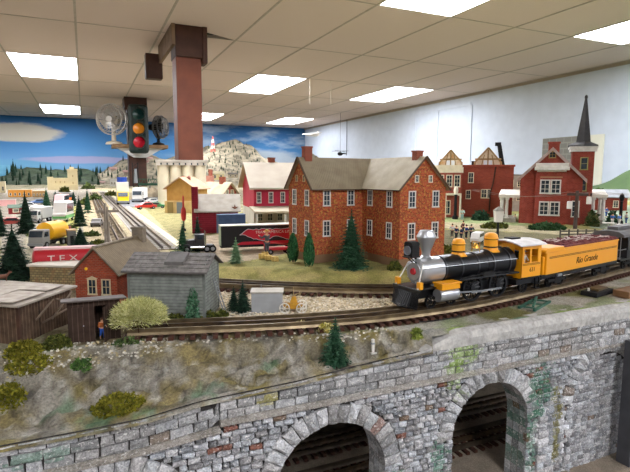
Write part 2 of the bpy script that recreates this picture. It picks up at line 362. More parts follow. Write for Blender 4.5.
# colour zones outlined on the ground of the photograph
def poly(z, *pp): return [at(px, py, z).xy for px, py in pp]
ZN = [(poly(1.335, (150, 183), (300, 186), (300, 200), (150, 200)), '9a9076'),
      (poly(1.335, (60, 196), (98, 188), (150, 190), (180, 220), (200, 250), (130, 262), (85, 245)), 'b9a886'),
      (poly(1.335, (0, 190), (95, 186), (80, 205), (85, 245), (70, 275), (0, 275)), 'a39a8a'),
      (poly(1.335, (24, 238), (66, 212), (74, 212), (58, 250), (26, 262)), 'b3a98f'),
      (poly(1.335, (62, 212), (76, 206), (80, 226), (66, 250), (58, 250)), 'a9a45c'),
      (poly(1.335, (120, 207), (158, 205), (210, 222), (240, 260), (170, 252)), 'a09766'),
      (poly(1.335, (133, 194), (160, 192), (160, 207), (140, 207)), '8f8d8a'),
      (poly(1.335, (126, 207), (142, 206), (180, 243), (168, 250)), 'bdae82'),
      (poly(1.335, (195, 236), (290, 232), (300, 252), (240, 262), (200, 262)), 'b5a287'),
      (poly(1.335, (430, 229), (640, 237), (640, 262), (560, 262), (440, 262)), '77704f'),
      (poly(1.335, (430, 214), (530, 214), (530, 226), (430, 224)), '9aa872'),
      (poly(1.335, (430, 221), (640, 232), (640, 239), (430, 227)), 'b3a683'),
      (poly(1.335, (590, 205), (640, 205), (640, 230), (590, 228)), '8d9a83')]
ZN = [(p, lin(c), min(v.x for v in p), max(v.x for v in p), min(v.y for v in p), max(v.y for v in p)) for p, c in ZN]
def inside(p, x, y):
    c_ = False; j = len(p)-1
    for i in range(len(p)):
        if (p[i].y > y) != (p[j].y > y) and x < (p[j].x-p[i].x)*(y-p[i].y)/(p[j].y-p[i].y)+p[i].x: c_ = not c_
        j = i
    return c_
GR, OL, SAND, PALEB, GREYR, BROWN, EARTH, GRN = [lin(x) for x in ('86804a', '6f7038', 'd8c7a2', 'ddcdb0', '9b9486', '7a6a4c', '96886a', '5f8f68')]
def mixc(a, b_, t): return tuple(a[i]+(b_[i]-a[i])*t for i in range(4))
def ground_c(x, y):
    n = h2(x*18, y*18, 5); n2 = h2(x*45, y*45, 8); n3 = h2(x*9, y*14, 4)
    if y < 1.35:
        ye = yedge(x)
        if y < ye+.004:                                       # the bank over the masonry
            if x > .36: c_ = mixc(lin('b3ad9d'), lin('8f8d84'), .5+n2)
            else:
                c_ = mixc(lin('aaa394'), lin('a29263'), sm(-.3, .25, n+.35*n2)); c_ = mixc(c_, lin('8c7f45'), .75*sm(-.02, .3, n2*.6+n3+.3*h2(x*95, y*95, 61))); c_ = mixc(c_, lin('b3aca0'), .6*sm(.1, .4, h2(x*33, y*33, 11)))
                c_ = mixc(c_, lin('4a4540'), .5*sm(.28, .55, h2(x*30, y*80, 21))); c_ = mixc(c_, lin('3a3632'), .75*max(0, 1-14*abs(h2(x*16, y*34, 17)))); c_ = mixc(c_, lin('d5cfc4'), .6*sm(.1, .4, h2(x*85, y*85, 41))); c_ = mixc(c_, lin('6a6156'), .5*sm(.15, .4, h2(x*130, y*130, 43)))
            gx = [(.0, .475, .02), (-.03, .50, .018), (.095, .478, .02), (-.09, .47, .018), (.04, .47, .015), (.175, .50, .014), (.51, .475, .03)]
            for cx, cy, r_ in gx: c_ = mixc(c_, GRN, .6*sm(.1, .8, 1-math.hypot(x-cx, (y-cy)*1.6)/r_*.8+.8*h2(x*90, y*90, 51)))
            for cx, cy, r_ in ((.60, .475, .05), (.72, .485, .05), (.40, .468, .02)): c_ = mixc(c_, lin('8fae3e'), .8*sm(0, .5, 1-math.hypot(x-cx, (y-cy)*2)/r_+.4*n2))
            return c_ if x > .36 else tuple(v*.86 for v in c_[:3])+(1,)
        d1 = sd(SF, x, y); d2 = sd(SB, x, y)
        if x > -.05:
            if abs(d1) < .03: return mixc(lin('7d6f50'), lin('5f5440'), .5+n)
            if d1 < 0:
                c_ = mixc(lin('b8b2a3'), lin('98a07a'), sm(.05, .4, n+.4*n2)); return mixc(c_, lin('7d7a4a'), sm(.1, .4, n3))
            if d2 < -.02: return mixc(PALEB, lin('c6b592'), .5+n2) if x > .17 else mixc(lin('b3a58c'), lin('7a6b4a'), .5+n2)
            if d2 < .028: return mixc(lin('a39370'), lin('7f704f'), .5+n2)
            if d2 < .1: c_ = mixc(lin('a89c5c'), lin('858045'), sm(-.3, .3, n+.6*n2)); return mixc(c_, lin('b09c66'), .6*sm(.0, .3, h2(x*30, y*30, 31)))
        else:
            if y < .64: return mixc(lin('a09a80'), lin('8a7f5c'), .5+n)
        if d2 < .03: return mixc(lin('9d9478'), lin('77704a'), .5+n2)
    base = mixc(lin('a39a5e'), lin('8a8650'), .5+n) if y < 2.2 else mixc(lin('a59a7f'), lin('777552'), sm(-.3, .3, n3+n))
    for p, c_, a, b_, e, f in ZN:
        if a < x < b_ and e < y < f and inside(p, x, y): base = c_
    return mixc(base, mixc(base, (.02, .02, .01, 1), .5), .5*sm(0, .5, n2))
def steps(a, b_, fn):
    o_ = [a]
    while o_[-1] < b_: o_.append(o_[-1]+fn(o_[-1]))
    o_[-1] = b_; return o_
gx = steps(LX, WX, lambda x: .004 if -.26 <= x < .4 else .008 if -.3 <= x < .85 else (.022 if -.9 < x < 2.4 else .1))
gy = steps(WYF+.004, WY, lambda y: .0035 if y < .57 else .006 if y < .9 else .005+.032*(y-.9))
vs = []; cs = []
for y in gy:
    for x in gx:
        if y == gy[0] and x < .36: y = WYF-.0045
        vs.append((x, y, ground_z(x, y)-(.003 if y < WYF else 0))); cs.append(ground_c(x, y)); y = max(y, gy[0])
W_ = len(gx); fs = [(j*W_+i, j*W_+i+1, (j+1)*W_+i+1, (j+1)*W_+i) for j in range(len(gy)-1) for i in range(W_-1)]
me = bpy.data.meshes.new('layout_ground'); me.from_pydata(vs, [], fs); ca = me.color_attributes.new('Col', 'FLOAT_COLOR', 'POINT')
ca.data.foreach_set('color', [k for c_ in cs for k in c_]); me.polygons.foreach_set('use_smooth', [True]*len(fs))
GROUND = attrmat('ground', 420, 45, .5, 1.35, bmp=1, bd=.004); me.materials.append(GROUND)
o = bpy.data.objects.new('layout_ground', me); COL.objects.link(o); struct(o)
struct(MB().box(LX, WX, 1.05, 1.07, 0, 1.3).box(LX, WX, 1.05, WY, 1.22, 1.24).build('layout_bench', mat('bench board', '4a4036', '3a3129', 20)))

# pale track stones lying loose between the two lines
b = MB(); n = 0
while n < 2600:
    x = rnd.uniform(.16, .5); y = rnd.uniform(.55, .86)
    if sd(SF, x, y) < .032 or sd(SB, x, y) > -.032: continue
    n += 1; r_ = rnd.uniform(.0009, .0022); z = ground_z(x, y); k = rnd.uniform(.75, 1.1); cc = lin(rnd.choice(('e3d5bb', 'd8c8aa', 'cdbb99', 'e9dec9', 'b7a88a')))
    o_ = len(b.v); b.ball((x, y, z+r_*.3), (r_, r_*rnd.uniform(.7, 1), r_*.7), 5, 3, 0, tuple(c_*k for c_ in cc[:3])+(1,))
STONEC = attrmat('loose stone', 700, 90, .85, 1.1, bmp=.2); 
tag(b.build('ballast', STONEC), 'pale cream stone chips spread between the two curved tracks', 'gravel')['kind'] = 'stuff'
b = MB(); n = 0
while n < 1500:
    if n < 700: x = rnd.uniform(-.10, .07); y = rnd.uniform(.545, .6)
    elif n < 1100: x = rnd.uniform(.05, .4); y = yedge(x)+rnd.uniform(-.008, .018)
    else: x = rnd.uniform(.13, .2); y = rnd.uniform(.6, .66)
    n += 1
    if x > .32 or y < WYF+.012: continue
    if sd(SF, x, y) > -.02 and sd(SF, x, y) < .022 and x > -.0: continue
    r_ = rnd.uniform(.0007, .002); z = ground_z(x, y); cc = lin(rnd.choice(('c9c2b2', 'aaa392', 'd9d2c2', '8e8775', 'b5a57e')))
    b.ball((x, y, z+r_*.3), (r_, r_*.8, r_*.7), 5, 3, 0, cc)
tag(b.build('rubble', STONEC), 'grey and white stone crumbs strewn along the top of the bank', 'gravel')['kind'] = 'stuff'

# ------------------------------------------------------------------ tracks
def track(pts, label, z=RZ, gauge=.034, group=None, middle=True, parts=True, step=.012, tie=TIE, rail=STEEL, tw=.058):
    sp_ = spline(pts, step); o = sp_[0]; t = thing('railway_track', label, 'railway track', (o.x, o.y, z), 0, group)
    P = [p-o for p in sp_]; T = [(P[min(i+1, len(P)-1)]-P[max(i-1, 0)]).normalized() for i in range(len(P))]
    for off in ([-gauge/2, 0, gauge/2] if middle else [-gauge/2, gauge/2]):
        m_ = MB(); prof = [(-.0019, -.0075), (.0019, -.0075), (.0006, -.0045), (.0006, -.002), (.0012, -.0016), (.0012, 0), (-.0012, 0), (-.0012, -.0016), (-.0006, -.002), (-.0006, -.0045)]
        vs_ = []; k = len(prof)
        for p, d in zip(P, T):
            nrm = Vector((-d.y, d.x, 0))
            for a, h in prof: q = p+nrm*(off+a); vs_.append((q.x, q.y, h if off else h-.0003))
        fs_ = [(i*k+a, i*k+(a+1) % k, (i+1)*k+(a+1) % k, (i+1)*k+a) for i in range(len(P)-1) for a in range(k)]
        m_.add(vs_, fs_); m_.build('rail', rail if off else mat('blackened rail', '33291f', '55432e', 90, rough=.5, metal=.4), t)
    first = None; rest = MB()
    for i, (p, d) in enumerate(zip(P, T)):
        a = math.atan2(d.y, d.x)+rnd.uniform(-.04, .04)
        if parts and i < 100:
            if first is None:
                first = MB().box(-.0028, .0028, -tw/2, tw/2, -.0115, -.0074).build('tie', tie, t); first.location = p; first.rotation_euler.z = a
            else:
                c_ = first.copy(); COL.objects.link(c_); c_.location = p; c_.rotation_euler.z = a
        else: rest.cb((p.x, p.y, -.0095), (.0056, tw, .0041), a)
    if rest.v:
        r_ = rest.build('ties' if not parts else 'tie', tie, t); r_['kind'] = 'stuff'
    return t
track(FRONT, 'three-rail track in front, carrying the black locomotive and the yellow tender')
track(BACK, 'three-rail track curving behind the pale gravel, below the grass bank')
LT = [(-.4, .574), (.2, .574), (1.1, .574)]
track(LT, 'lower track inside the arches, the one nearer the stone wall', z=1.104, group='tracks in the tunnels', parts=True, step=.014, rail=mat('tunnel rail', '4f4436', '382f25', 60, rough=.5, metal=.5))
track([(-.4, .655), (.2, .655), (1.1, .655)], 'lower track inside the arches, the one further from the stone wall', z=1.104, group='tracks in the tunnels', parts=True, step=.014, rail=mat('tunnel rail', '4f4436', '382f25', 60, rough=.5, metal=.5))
LB = attrmat('tunnel gravel', 500, 60, .6, 1.2, bmp=.8)
b = MB(); q = lin('8f8271')
for i in range(60):
    for j in range(16):
        x = -.45+i*.03; y = .35+j*.035
        b.quad(*[(x+a*.03, y+e*.035, 1.0925+.003*h2((x+a*.03)*15, (y+e*.035)*15)) for a, e in ((0, 0), (1, 0), (1, 1), (0, 1))], col=q)
struct(b.build('tunnel_floor', LB, smooth='all')); 
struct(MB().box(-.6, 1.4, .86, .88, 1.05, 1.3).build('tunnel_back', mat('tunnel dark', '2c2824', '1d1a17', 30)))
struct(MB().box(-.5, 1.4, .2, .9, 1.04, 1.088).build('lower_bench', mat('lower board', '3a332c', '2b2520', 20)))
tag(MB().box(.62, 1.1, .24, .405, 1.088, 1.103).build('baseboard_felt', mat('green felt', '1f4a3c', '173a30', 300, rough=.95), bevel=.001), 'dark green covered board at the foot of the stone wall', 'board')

# ------------------------------------------------------------------ stone retaining wall
ARCH = [(.230, .066, 1.171), (.4525, .0615, 1.183), (.662, .064, 1.19), (.006, .066, 1.163)]     # centre, radius, springing; the third is walled up
OPENA = [ARCH[0], ARCH[1], ARCH[3]]
rw = thing('retaining_wall', 'grey stone retaining wall with open tunnel arches and one walled-up arch', 'stone wall', (0, WYF, 1.09))
def WLcol():
    k = rnd.random()
    if k < .03: return lin(rnd.choice(('8f6253', '85705e')))
    v = rnd.choice((.56, .63, .68, .73, .78, .83)); v *= rnd.uniform(.9, 1.08); w = rnd.uniform(-.012, .015); return lin((v+w, v, v-w*.8+.005))
def stain(x, z, c_):
    n = .5*h2(x*50, z*50, 2)+.55*h2(x*190, z*190, 4)
    for cx, cz, rx, rz, cc, k in ((.535, 1.225, .026, .035, '2f6b4e', .8), (.5, 1.18, .02, .03, '3c7558', .4), (.523, 1.15, .01, .07, '4c8064', .6), (.405, 1.29, .03, .02, '8aa648', .7), (.392, 1.262, .014, .03, '8aa648', .6), (.372, 1.16, .012, .04, '3f7a5c', .7),
                                  (.565, 1.17, .008, .06, '77702a', .8), (.735, 1.22, .018, .06, '4a7d5d', .75), (-.05, 1.264, .03, .006, '4f8a6c', .5), (.315, 1.135, .02, .03, '3f7a5c', .6), (.16, 1.278, .012, .006, 'a59a3c', .7)):
        d = math.hypot((x-cx)/rx, (z-cz)/rz)-n
        if d < 1: c_ = mixc(c_, lin(cc), k*sm(0, .35, 1-d))
    return c_
def stone(b_, quad, y, dep, col_, jit=.0006):       # quad in x,z (4 corners), bulging towards the viewer
    a, e, g, h = [Vector(p) for p in quad]; vs_ = []
    for j in range(4):
        for i in range(4):
            s, t = i/3, j/3; p = a.lerp(e, s).lerp(h.lerp(g, s), t); edge = i in (0, 3) or j in (0, 3)
            vs_.append((p.x+rnd.uniform(-jit, jit)*(1 if not edge else .6), y-(dep*.35 if edge else dep)+rnd.uniform(-.5, .5)*dep*(.45 if edge else .6), p.y+rnd.uniform(-jit, jit)*(1 if not edge else .6)))
    for p in (a, e, g, h): vs_.append((p.x, y+.004, p.y))
    fs_ = [(j*4+i, j*4+i+1, j*4+i+5, j*4+i+4) for j in range(3) for i in range(3)]
    fs_ += [(0, 16, 17, 3, 2, 1), (3, 17, 18, 15, 11, 7), (15, 18, 19, 12, 13, 14), (12, 19, 16, 0, 4, 8)]
    for f_ in fs_[:9]:
        p = [vs_[k] for k in f_]; mx_ = sum(v[0] for v in p)/4; mz_ = sum(v[2] for v in p)/4; k_ = rnd.uniform(.88, 1.12); cc_ = stain(mx_, mz_+1.09, col_); b_.fc.append(tuple(v*k_ for v in cc_[:3])+(1,))
    o_ = len(b_.v); b_.v += [tuple(p) for p in vs_]
    for f_ in fs_: b_.f.append([o_+i for i in f_]); b_.m.append(0)
    b_.fc += [col_]*4
STONE = attrmat('masonry', 480, 110, .38, 1.35, rough=.85, bmp=1, bd=.002, flecks=('e2ded7', 330, .57))
LEDGE = 1.2585
def blocked(z):
    o_ = []
    for cx, r_, zs in ARCH:
        ro = r_+.0215
        if z < zs: o_.append((cx-r_-.011*(1 if int(z*90) % 2 else .4), cx+r_+.011*(1 if int(z*90) % 2 else .4)))
        elif z < zs+ro-.002: w = math.sqrt(max(0, ro**2-(z-zs)**2)); o_.append((cx-w, cx+w))
    return o_
face = MB(); up = MB(); XL, XR = -.22, .80
def ledge_z(x):                                              # underside of the string course; it steps down towards the outhouse
    if x > .108: return 1.2605
    return 1.2465+.0022*sm(-.05, .05, x)+.0055*sm(.03, .11, x)
z = 1.088
while z < 1.2605:
    hgt = min(rnd.uniform(.0056, .0076), 1.2608-z)
    zm = z+hgt/2; x = XL+rnd.uniform(0, .01); bl = sorted(blocked(zm))
    while x < XR:
        x1 = min(x+rnd.uniform(.0075, .0155), XR); skip = False
        for a, e in bl:
            if a <= x < e: x = e; skip = True; break
            if x < a < x1+.004: x1 = a
        if skip: continue
        zt = min(z+hgt, ledge_z((x+x1)/2))
        if x1-x > .003 and zt-z > .002:
            g = .0006; tilt = rnd.uniform(-.0007, .0007)
            q = [(x+g, z+g+tilt), (x1-g, z+g-tilt), (x1-g+rnd.uniform(-.0012, .0006), zt-g), (x+g+rnd.uniform(-.0006, .0012), zt-g)]
            stone(face, [(p, s_-1.09) for p, s_ in q], 0, rnd.uniform(.0018, .0036), WLcol())
        x = x1
    z += max(.002, hgt)
for xa, xb in ((XL, .1081), (.1081, XR)):                      # parapet courses follow the string course
    k = .0047
    while k < .05:
        hgt = rnd.uniform(.0082, .0102); x = xa-rnd.uniform(0, .008)
        while x < xb:
            x1 = min(xb, x+rnd.uniform(.012, .027)); xx = max(x, xa); z0, z1 = ledge_z(xx)+k, ledge_z(x1)+k; t0, t1 = min(z0+hgt, ztop(xx)), min(z1+hgt, ztop(x1))
            if x1-xx > .003 and t0-z0 > .003 and t1-z1 > .003:
                g = .0006; stone(up, [(xx+g, z0+g-1.09), (x1-g, z1+g-1.09), (x1-g+rnd.uniform(-.001, .0006), t1-g-1.09), (xx+g+rnd.uniform(-.0006, .001), t0-g-1.09)], 0, rnd.uniform(.0008, .002), mixc(WLcol(), lin('9a958c'), .4))
            x = x1
        k += hgt
face.build('stone_facing', STONE, rw); up.build('parapet_stones', STONE, rw)
# mortar backing with the openings cut
bk = MB(); xs = [XL]; cuts = set([XL, XR])
for cx, r_, zs in OPENA:
    for k in range(25): cuts.add(cx-r_*math.cos(PI*k/24))
k = XL
while k < XR: cuts.add(k); k += .02
xs = sorted(cuts)
for a, e in zip(xs, xs[1:]):
    if e-a < 1e-6: continue
    lo = []
    for x in (a, e):
        z0 = 1.088
        for cx, r_, zs in OPENA:
            if abs((a+e)/2-cx) < r_: z0 = zs+math.sqrt(max(0, r_**2-(x-cx)**2))
        lo.append(z0-1.09)
    bk.quad((a, .0022, lo[0]), (e, .0022, lo[1]), (e, .0022, ztop(e)+.001-1.09), (a, .0022, ztop(a)+.001-1.09))
bk.build('mortar_bed', mat('mortar', '2a2826', '45413d', 300, rough=1), rw)
for ai, (cx, r_, zs) in enumerate(ARCH):
    v = MB(); n = 19
    for k in range(n):
        a0 = PI*k/n; a1 = PI*(k+1)/n; ro = r_+rnd.uniform(.018, .0235); g = .007
        q = [(cx+r_*math.cos(a0+g), zs+r_*math.sin(a0+g)-1.09), (cx+ro*math.cos(a0+g), zs+ro*math.sin(a0+g)-1.09), (cx+ro*math.cos(a1-g), zs+ro*math.sin(a1-g)-1.09), (cx+r_*math.cos(a1-g), zs+r_*math.sin(a1-g)-1.09)]
        stone(v, q, 0, rnd.uniform(.004, .006), mixc(WLcol(), lin('b9b6b0'), .3))
    z = 1.088
    while z < zs-.002:                                        # jamb stones
        hgt = min(rnd.uniform(.010, .015), zs-z)
        wd = .011*(1 if int((z+hgt/2)*90) % 2 else .4)
        for s in (-1, 1):
            xa, xb = sorted((cx+s*r_, cx+s*(r_+max(wd, .006))))
            stone(v, [(xa, z-1.0895), (xb, z-1.0895), (xb, z+hgt-1.0905), (xa, z+hgt-1.0905)], 0, .0045, WLcol())
        z += hgt
    v.build('arch_ring', STONE, rw)
    if ai != 2:                                                # stone lined reveal and vault
        tv = MB(); prof = [(cx+r_, 1.088)]+[(cx+r_*math.cos(PI*k/22), zs+r_*math.sin(PI*k/22)) for k in range(23)]+[(cx-r_, 1.088)]
        for (xa, za), (xb, zb) in zip(prof, prof[1:]):
            m_ = 1 if abs(xa-xb) > 1e-5 else 8
            for i in range(m_):
                for j in range(3):
                    s0, s1 = i/m_, (i+1)/m_; c_ = stain(xa, za+(zb-za)*s0, WLcol())
                    tv.quad(*[(xa+(xb-xa)*s, y, za+(zb-za)*s-1.09) for s, y in ((s0, .001+j*.011), (s1, .001+j*.011), (s1, .0115+j*.011), (s0, .0115+j*.011))], col=c_)
        tv.build('vault_lining', STONE, rw)
    else:
        pn = MB(); z = 1.088
        while z < zs+r_-.003:
            hgt = .0062; x = cx-r_
            hw = r_ if z+hgt < zs else math.sqrt(max(0, r_**2-(z+hgt-zs)**2)); x = cx-hw
            while x < cx+hw-.002:
                x1 = min(cx+hw, x+rnd.uniform(.009, .014)); c_ = mixc(WLcol(), lin('777370'), .3)
                stone(pn, [(x+.0004, z-1.0896), (x1-.0004, z-1.0896), (x1-.0004, z+hgt-1.0904), (x+.0004, z+hgt-1.0904)], .0016, .0016, c_, .0004); x = x1
            z += hgt
        pn.build('blind_infill', STONE, rw)
lg = MB(); x = XL
while x < XR:
    x1 = min(XR, x+rnd.uniform(.02, .04)); x1 = .108 if x < .108 < x1+.006 else x1; y = rnd.uniform(-.0058, -.0048); c_ = mixc(lin('a29a8e'), lin('b9b2a8'), rnd.random()); za, zb = ledge_z(x+.0001)-1.09, ledge_z(x1-.0001)-1.09; T = .0047
    lg.add([(x, y, za), (x1, y, zb), (x1, y-.0005, zb+T*.75), (x, y-.0005, za+T*.75), (x, .002, za), (x1, .002, zb), (x1, .002, zb+T), (x, .002, za+T)], [(0,1,2,3), (3,2,6,7), (0,4,5,1), (0,3,7,4), (1,5,6,2)], 0, stain((x+x1)/2, LEDGE, c_)); x = x1
lg.build('string_course', STONE, rw)
cp = MB(); n = 60                                              # smooth cement edge above the parapet, where no bank covers it
for i in range(n):
    ring = []
    for x in (.33+(XR-.33)*i/n, .33+(XR-.33)*(i+1)/n):
        k = sm(.33, .40, x); zt = ztop(x)-1.09-.001; top = zt+(1.3175-1.09-zt)*k
        ring.append([(x, -.0015+.001*h2(x*40, 1), zt), (x, -.002+.0015*h2(x*40, 2), zt+(top-zt)*.5), (x, .001+.001*h2(x*30, 3), zt+(top-zt)*.85), (x, .008, top), (x, .02, top+.0005)])
    for j in range(4): cp.quad(ring[0][j], ring[1][j], ring[1][j+1], ring[0][j+1], col=mixc(lin('bdb9b1'), lin('a3a09a'), .5+h2(i*.3, j)))
cp.build('cement_coping', attrmat('cement', 200, 50, .75, 1.15, bmp=.5, bd=.001), rw, smooth='all')
pl_ = MB(); z = 1.088
while z < 1.195:
    hgt = rnd.uniform(.009, .013); x = .533
    while x < .578: x1 = min(.58, x+rnd.uniform(.010, .02)); stone(pl_, [(x+.0004, z-1.0896), (x1-.0004, z-1.0896), (x1-.0004, z+hgt-1.0904), (x+.0004, z+hgt-1.0904)], -.003, .0035, WLcol()); x = x1
    z += hgt
pl_.build('pilaster', STONE, rw)
def moss(name, label, cx, cy, cz, rx, ry, rz, n, cols, size=.002, flat=.5, up=.6, group=None, slope=None, cat='moss'):
    b_ = MB()
    for i in range(n):
        while True:
            p = Vector((rnd.uniform(-1, 1), rnd.uniform(-1, 1), rnd.uniform(-.2 if flat < 1 else -1, 1)))
            if p.length < 1: break
        if p.length < .55: p *= .62/max(.05, p.length)
        q = Vector((p.x*rx, p.y*ry, max(0, p.z)*rz if flat < 1 else p.z*rz))
        if slope: q.z += slope(q.x, q.y)
        s = size*rnd.uniform(.6, 1.4); d = Vector((rnd.gauss(0, 1), rnd.gauss(0, 1), rnd.gauss(up, .7))).normalized()
        t = d.orthogonal().normalized(); t.rotate(Matrix.Rotation(rnd.uniform(0, 6.3), 3, d)); w = d.cross(t)
        c_ = lin(rnd.choice(cols)); k = rnd.uniform(.75, 1.15)
        b_.add([q-t*s*.5, q+t*s*.5, q+d*s*1.1+w*s*.2], [(0, 1, 2)], 0, tuple(v*k for v in c_[:3])+(1,))
    o_ = b_.build(name, LEAF, None, loc=(cx, cy, cz)); return tag(o_, label, cat, group)
LEAF = attrmat('foliage', 400, 100, .8, 1.2, bmp=0)
OLC = ('7a7422', '6a661c', '8c8430', '5a5a1a'); DKO = ('5d6128', '4a5222', '6f6f30', '3d4420')
def atg(px, py):                       # point of the ground itself
    d = ray(px, py); t = .35
    for i in range(4000):
        p = CAM+d*t
        if p.y > WYF+.004 and p.z <= ground_z(p.x, p.y): break
        t += .0015 if t < 2 else .01
    return Vector((p.x, p.y, ground_z(p.x, p.y)))
# ------------------------------------------------------------------ foliage and trees
for px, py, rx, rz, lab, cols, n, nm in (
    (24, 354, .018, .015, 'olive bush at the foot of the wooden shack corner', OLC, 1500, 'bush'), (57, 348, .015, .015, 'olive brown bush between the wooden shack and the dark outhouse', DKO, 1300, 'bush'),
    (30, 366, .022, .008, 'low olive cushion of moss below the shack bushes', OLC, 900, 'moss'), (118, 408, .024, .009, 'wide mustard green moss patch in the middle of the rocky bank', OLC, 1900, 'moss'), (8, 402, .016, .018, 'mustard moss clump on the bank at the picture edge', OLC, 1000, 'moss'),
    (81, 366, .010, .006, 'small grass green tuft on the rocky bank below the outhouse', ('4c6a34', '5f7f3c', '3e5a2e'), 400, 'moss'), (128, 343, .016, .006, 'low dark green tuft below the pale bush', ('3e5230', '4f6338', '5c6a3c'), 500, 'moss')):
    p = atg(px, py); moss(nm, lab, p.x, p.y, p.z-.001, rx, rx*.62, rz, n, cols, .0028, slope=lambda a, e, p=p: ground_z(p.x+a, max(WYF+.005, p.y+e))-p.z, cat='bush' if nm == 'bush' else 'moss')
p = atg(140, 338)
b = MB()                                # pale bush of fine fibres
for i in range(8500):
    d = Vector((rnd.gauss(0, 1), rnd.gauss(0, 1), rnd.gauss(.25, 1))).normalized(); d.z = abs(d.z) if d.z < -.25 else d.z
    r_ = .0325*rnd.uniform(.35, .93); q = Vector((d.x*r_*1.02, d.y*r_*.75, .0235+d.z*r_*.76)); q.z = max(.001, q.z)
    e = (d+Vector((rnd.gauss(0, .5), rnd.gauss(0, .5), rnd.gauss(.25, .5)))).normalized(); s = rnd.uniform(.003, .0065); t = e.orthogonal().normalized()*.00035
    c_ = lin(rnd.choice(('cfcb8c', 'bdbb78', 'ddd8a4', 'a9aa62', '939654'))); b.add([q-t, q+t, q+e*s], [(0, 1, 2)], 0, c_)
t = thing('shrub', 'pale yellow-green fluffy shrub beside the outhouse at the end of the front track', 'bush', (p.x, p.y, p.z-.001)); b.build('foliage', LEAF, t)
s_ = MB()
for i in range(7): a = i*.9; s_.cyl((0, 0, 0), (.016*math.cos(a), .012*math.sin(a), .024), .0008, .0004, 5)
s_.build('stem', DKWOOD, t)

def conifer(name, label, cat, loc, H, W, n, cols, group=None, seed=1, tip=1, needle=1., cypress=False, trunk=.06):
    r_ = random.Random(seed); t = thing(name, label, cat, loc, r_.uniform(0, 6), group); b_ = MB()
    if cypress:
        for i in range(n):
            h = r_.random()**.85; a = r_.uniform(0, 2*PI); prof = W/2*(math.sin(PI*min(1, .12+h*.88)**.8)**.7 if h < .97 else .2)
            q = Vector((prof*math.cos(a), prof*math.sin(a), trunk*H+h*H*(1-trunk))); d = Vector((math.cos(a)*.45, math.sin(a)*.45, 1)).normalized(); s = W*.22*r_.uniform(.6, 1.3)
            w = d.orthogonal().normalized()*s*.22; w.rotate(Matrix.Rotation(r_.uniform(0, 3), 3, d)); q -= d*s*.4
            b_.add([q-w, q+w, q+d*s], [(0, 1, 2)], 0, lin(r_.choice(cols)))
        b_.lathe([(.0, trunk*H), (W*.36, H*.16), (W*.4, H*.4), (W*.25, H*.75), (0, H*.97)], n=9); 
        for k in range(len(b_.fc)-36, len(b_.fc)): b_.fc[k] = lin(cols[0])
    else:
        b_.lathe([(W*.25, H*(trunk+.05)), (W*.21, H*.3), (W*.12, H*.62), (0, H*.92)], n=8)
        for k in range(len(b_.fc)): b_.fc[k] = lin(cols[0])
        lv = max(8, int(n**.5*.72))
        for L_ in range(lv):
            f = L_/(lv-1); z_ = H*(trunk+.02+(1-trunk-.06)*f); rad = W/2*(1-f)**.85*r_.uniform(.85, 1.1)+W*.025
            m_ = max(5, int(n/lv*(1-f*.7)*1.35)); 
            for k in range(m_):
                a = 2*PI*k/m_+L_*1.9+r_.uniform(-.25, .25); ln = rad*r_.uniform(.72, 1.12); dirv = Vector((math.cos(a), math.sin(a), -.34+.3*f)); side = Vector((-math.sin(a), math.cos(a), 0))
                c_ = lin(r_.choice(cols)); kk = r_.uniform(.8, 1.2); c_ = tuple(v*kk for v in c_[:3])+(1,)
                for g in range(4):                      # sprays of needles along the bough
                    u = .22+.26*g; q = Vector((0, 0, z_+r_.uniform(-.012, .012)*H))+dirv*ln*u; s = ln*.42*needle*(1-.22*g)+.0008
                    for sg in (-1, 1):
                        e = (dirv*.75+side*sg*.75+Vector((0, 0, r_.uniform(-.25, .35)))).normalized()
                        b_.add([q-dirv*s*.3, q+dirv*s*.3, q+e*s], [(0, 1, 2)], 0, c_)
                    b_.add([q-side*s*.36, q+side*s*.36, q+(dirv+Vector((0, 0, r_.uniform(0, .4))))*s*.8], [(0, 1, 2)], 0, c_)
        for k in range(6): a = k*1.05; b_.add([(0, 0, H*.9), (.012*H*math.cos(a), .012*H*math.sin(a), H*.93), (0, 0, H)], [(0, 1, 2)], 0, lin(cols[-1]))
    b_.build('foliage', LEAF, t)
    MB().cyl((0, 0, -.004), (0, 0, H*.9), W*.035+.0006, .0003, 7).build('trunk', DKWOOD, t)
    return t
DK = ('1f3326', '263d2c', '2d4733', '1a2a20'); GN = ('2a4a33', '35573c', '43664a', '223c2b'); LG = ('5f7c58', '6f8c66', '4e6b4b', '88a07c'); CY = ('2f5b37', '3a6c42', '27492e', '467a4a')
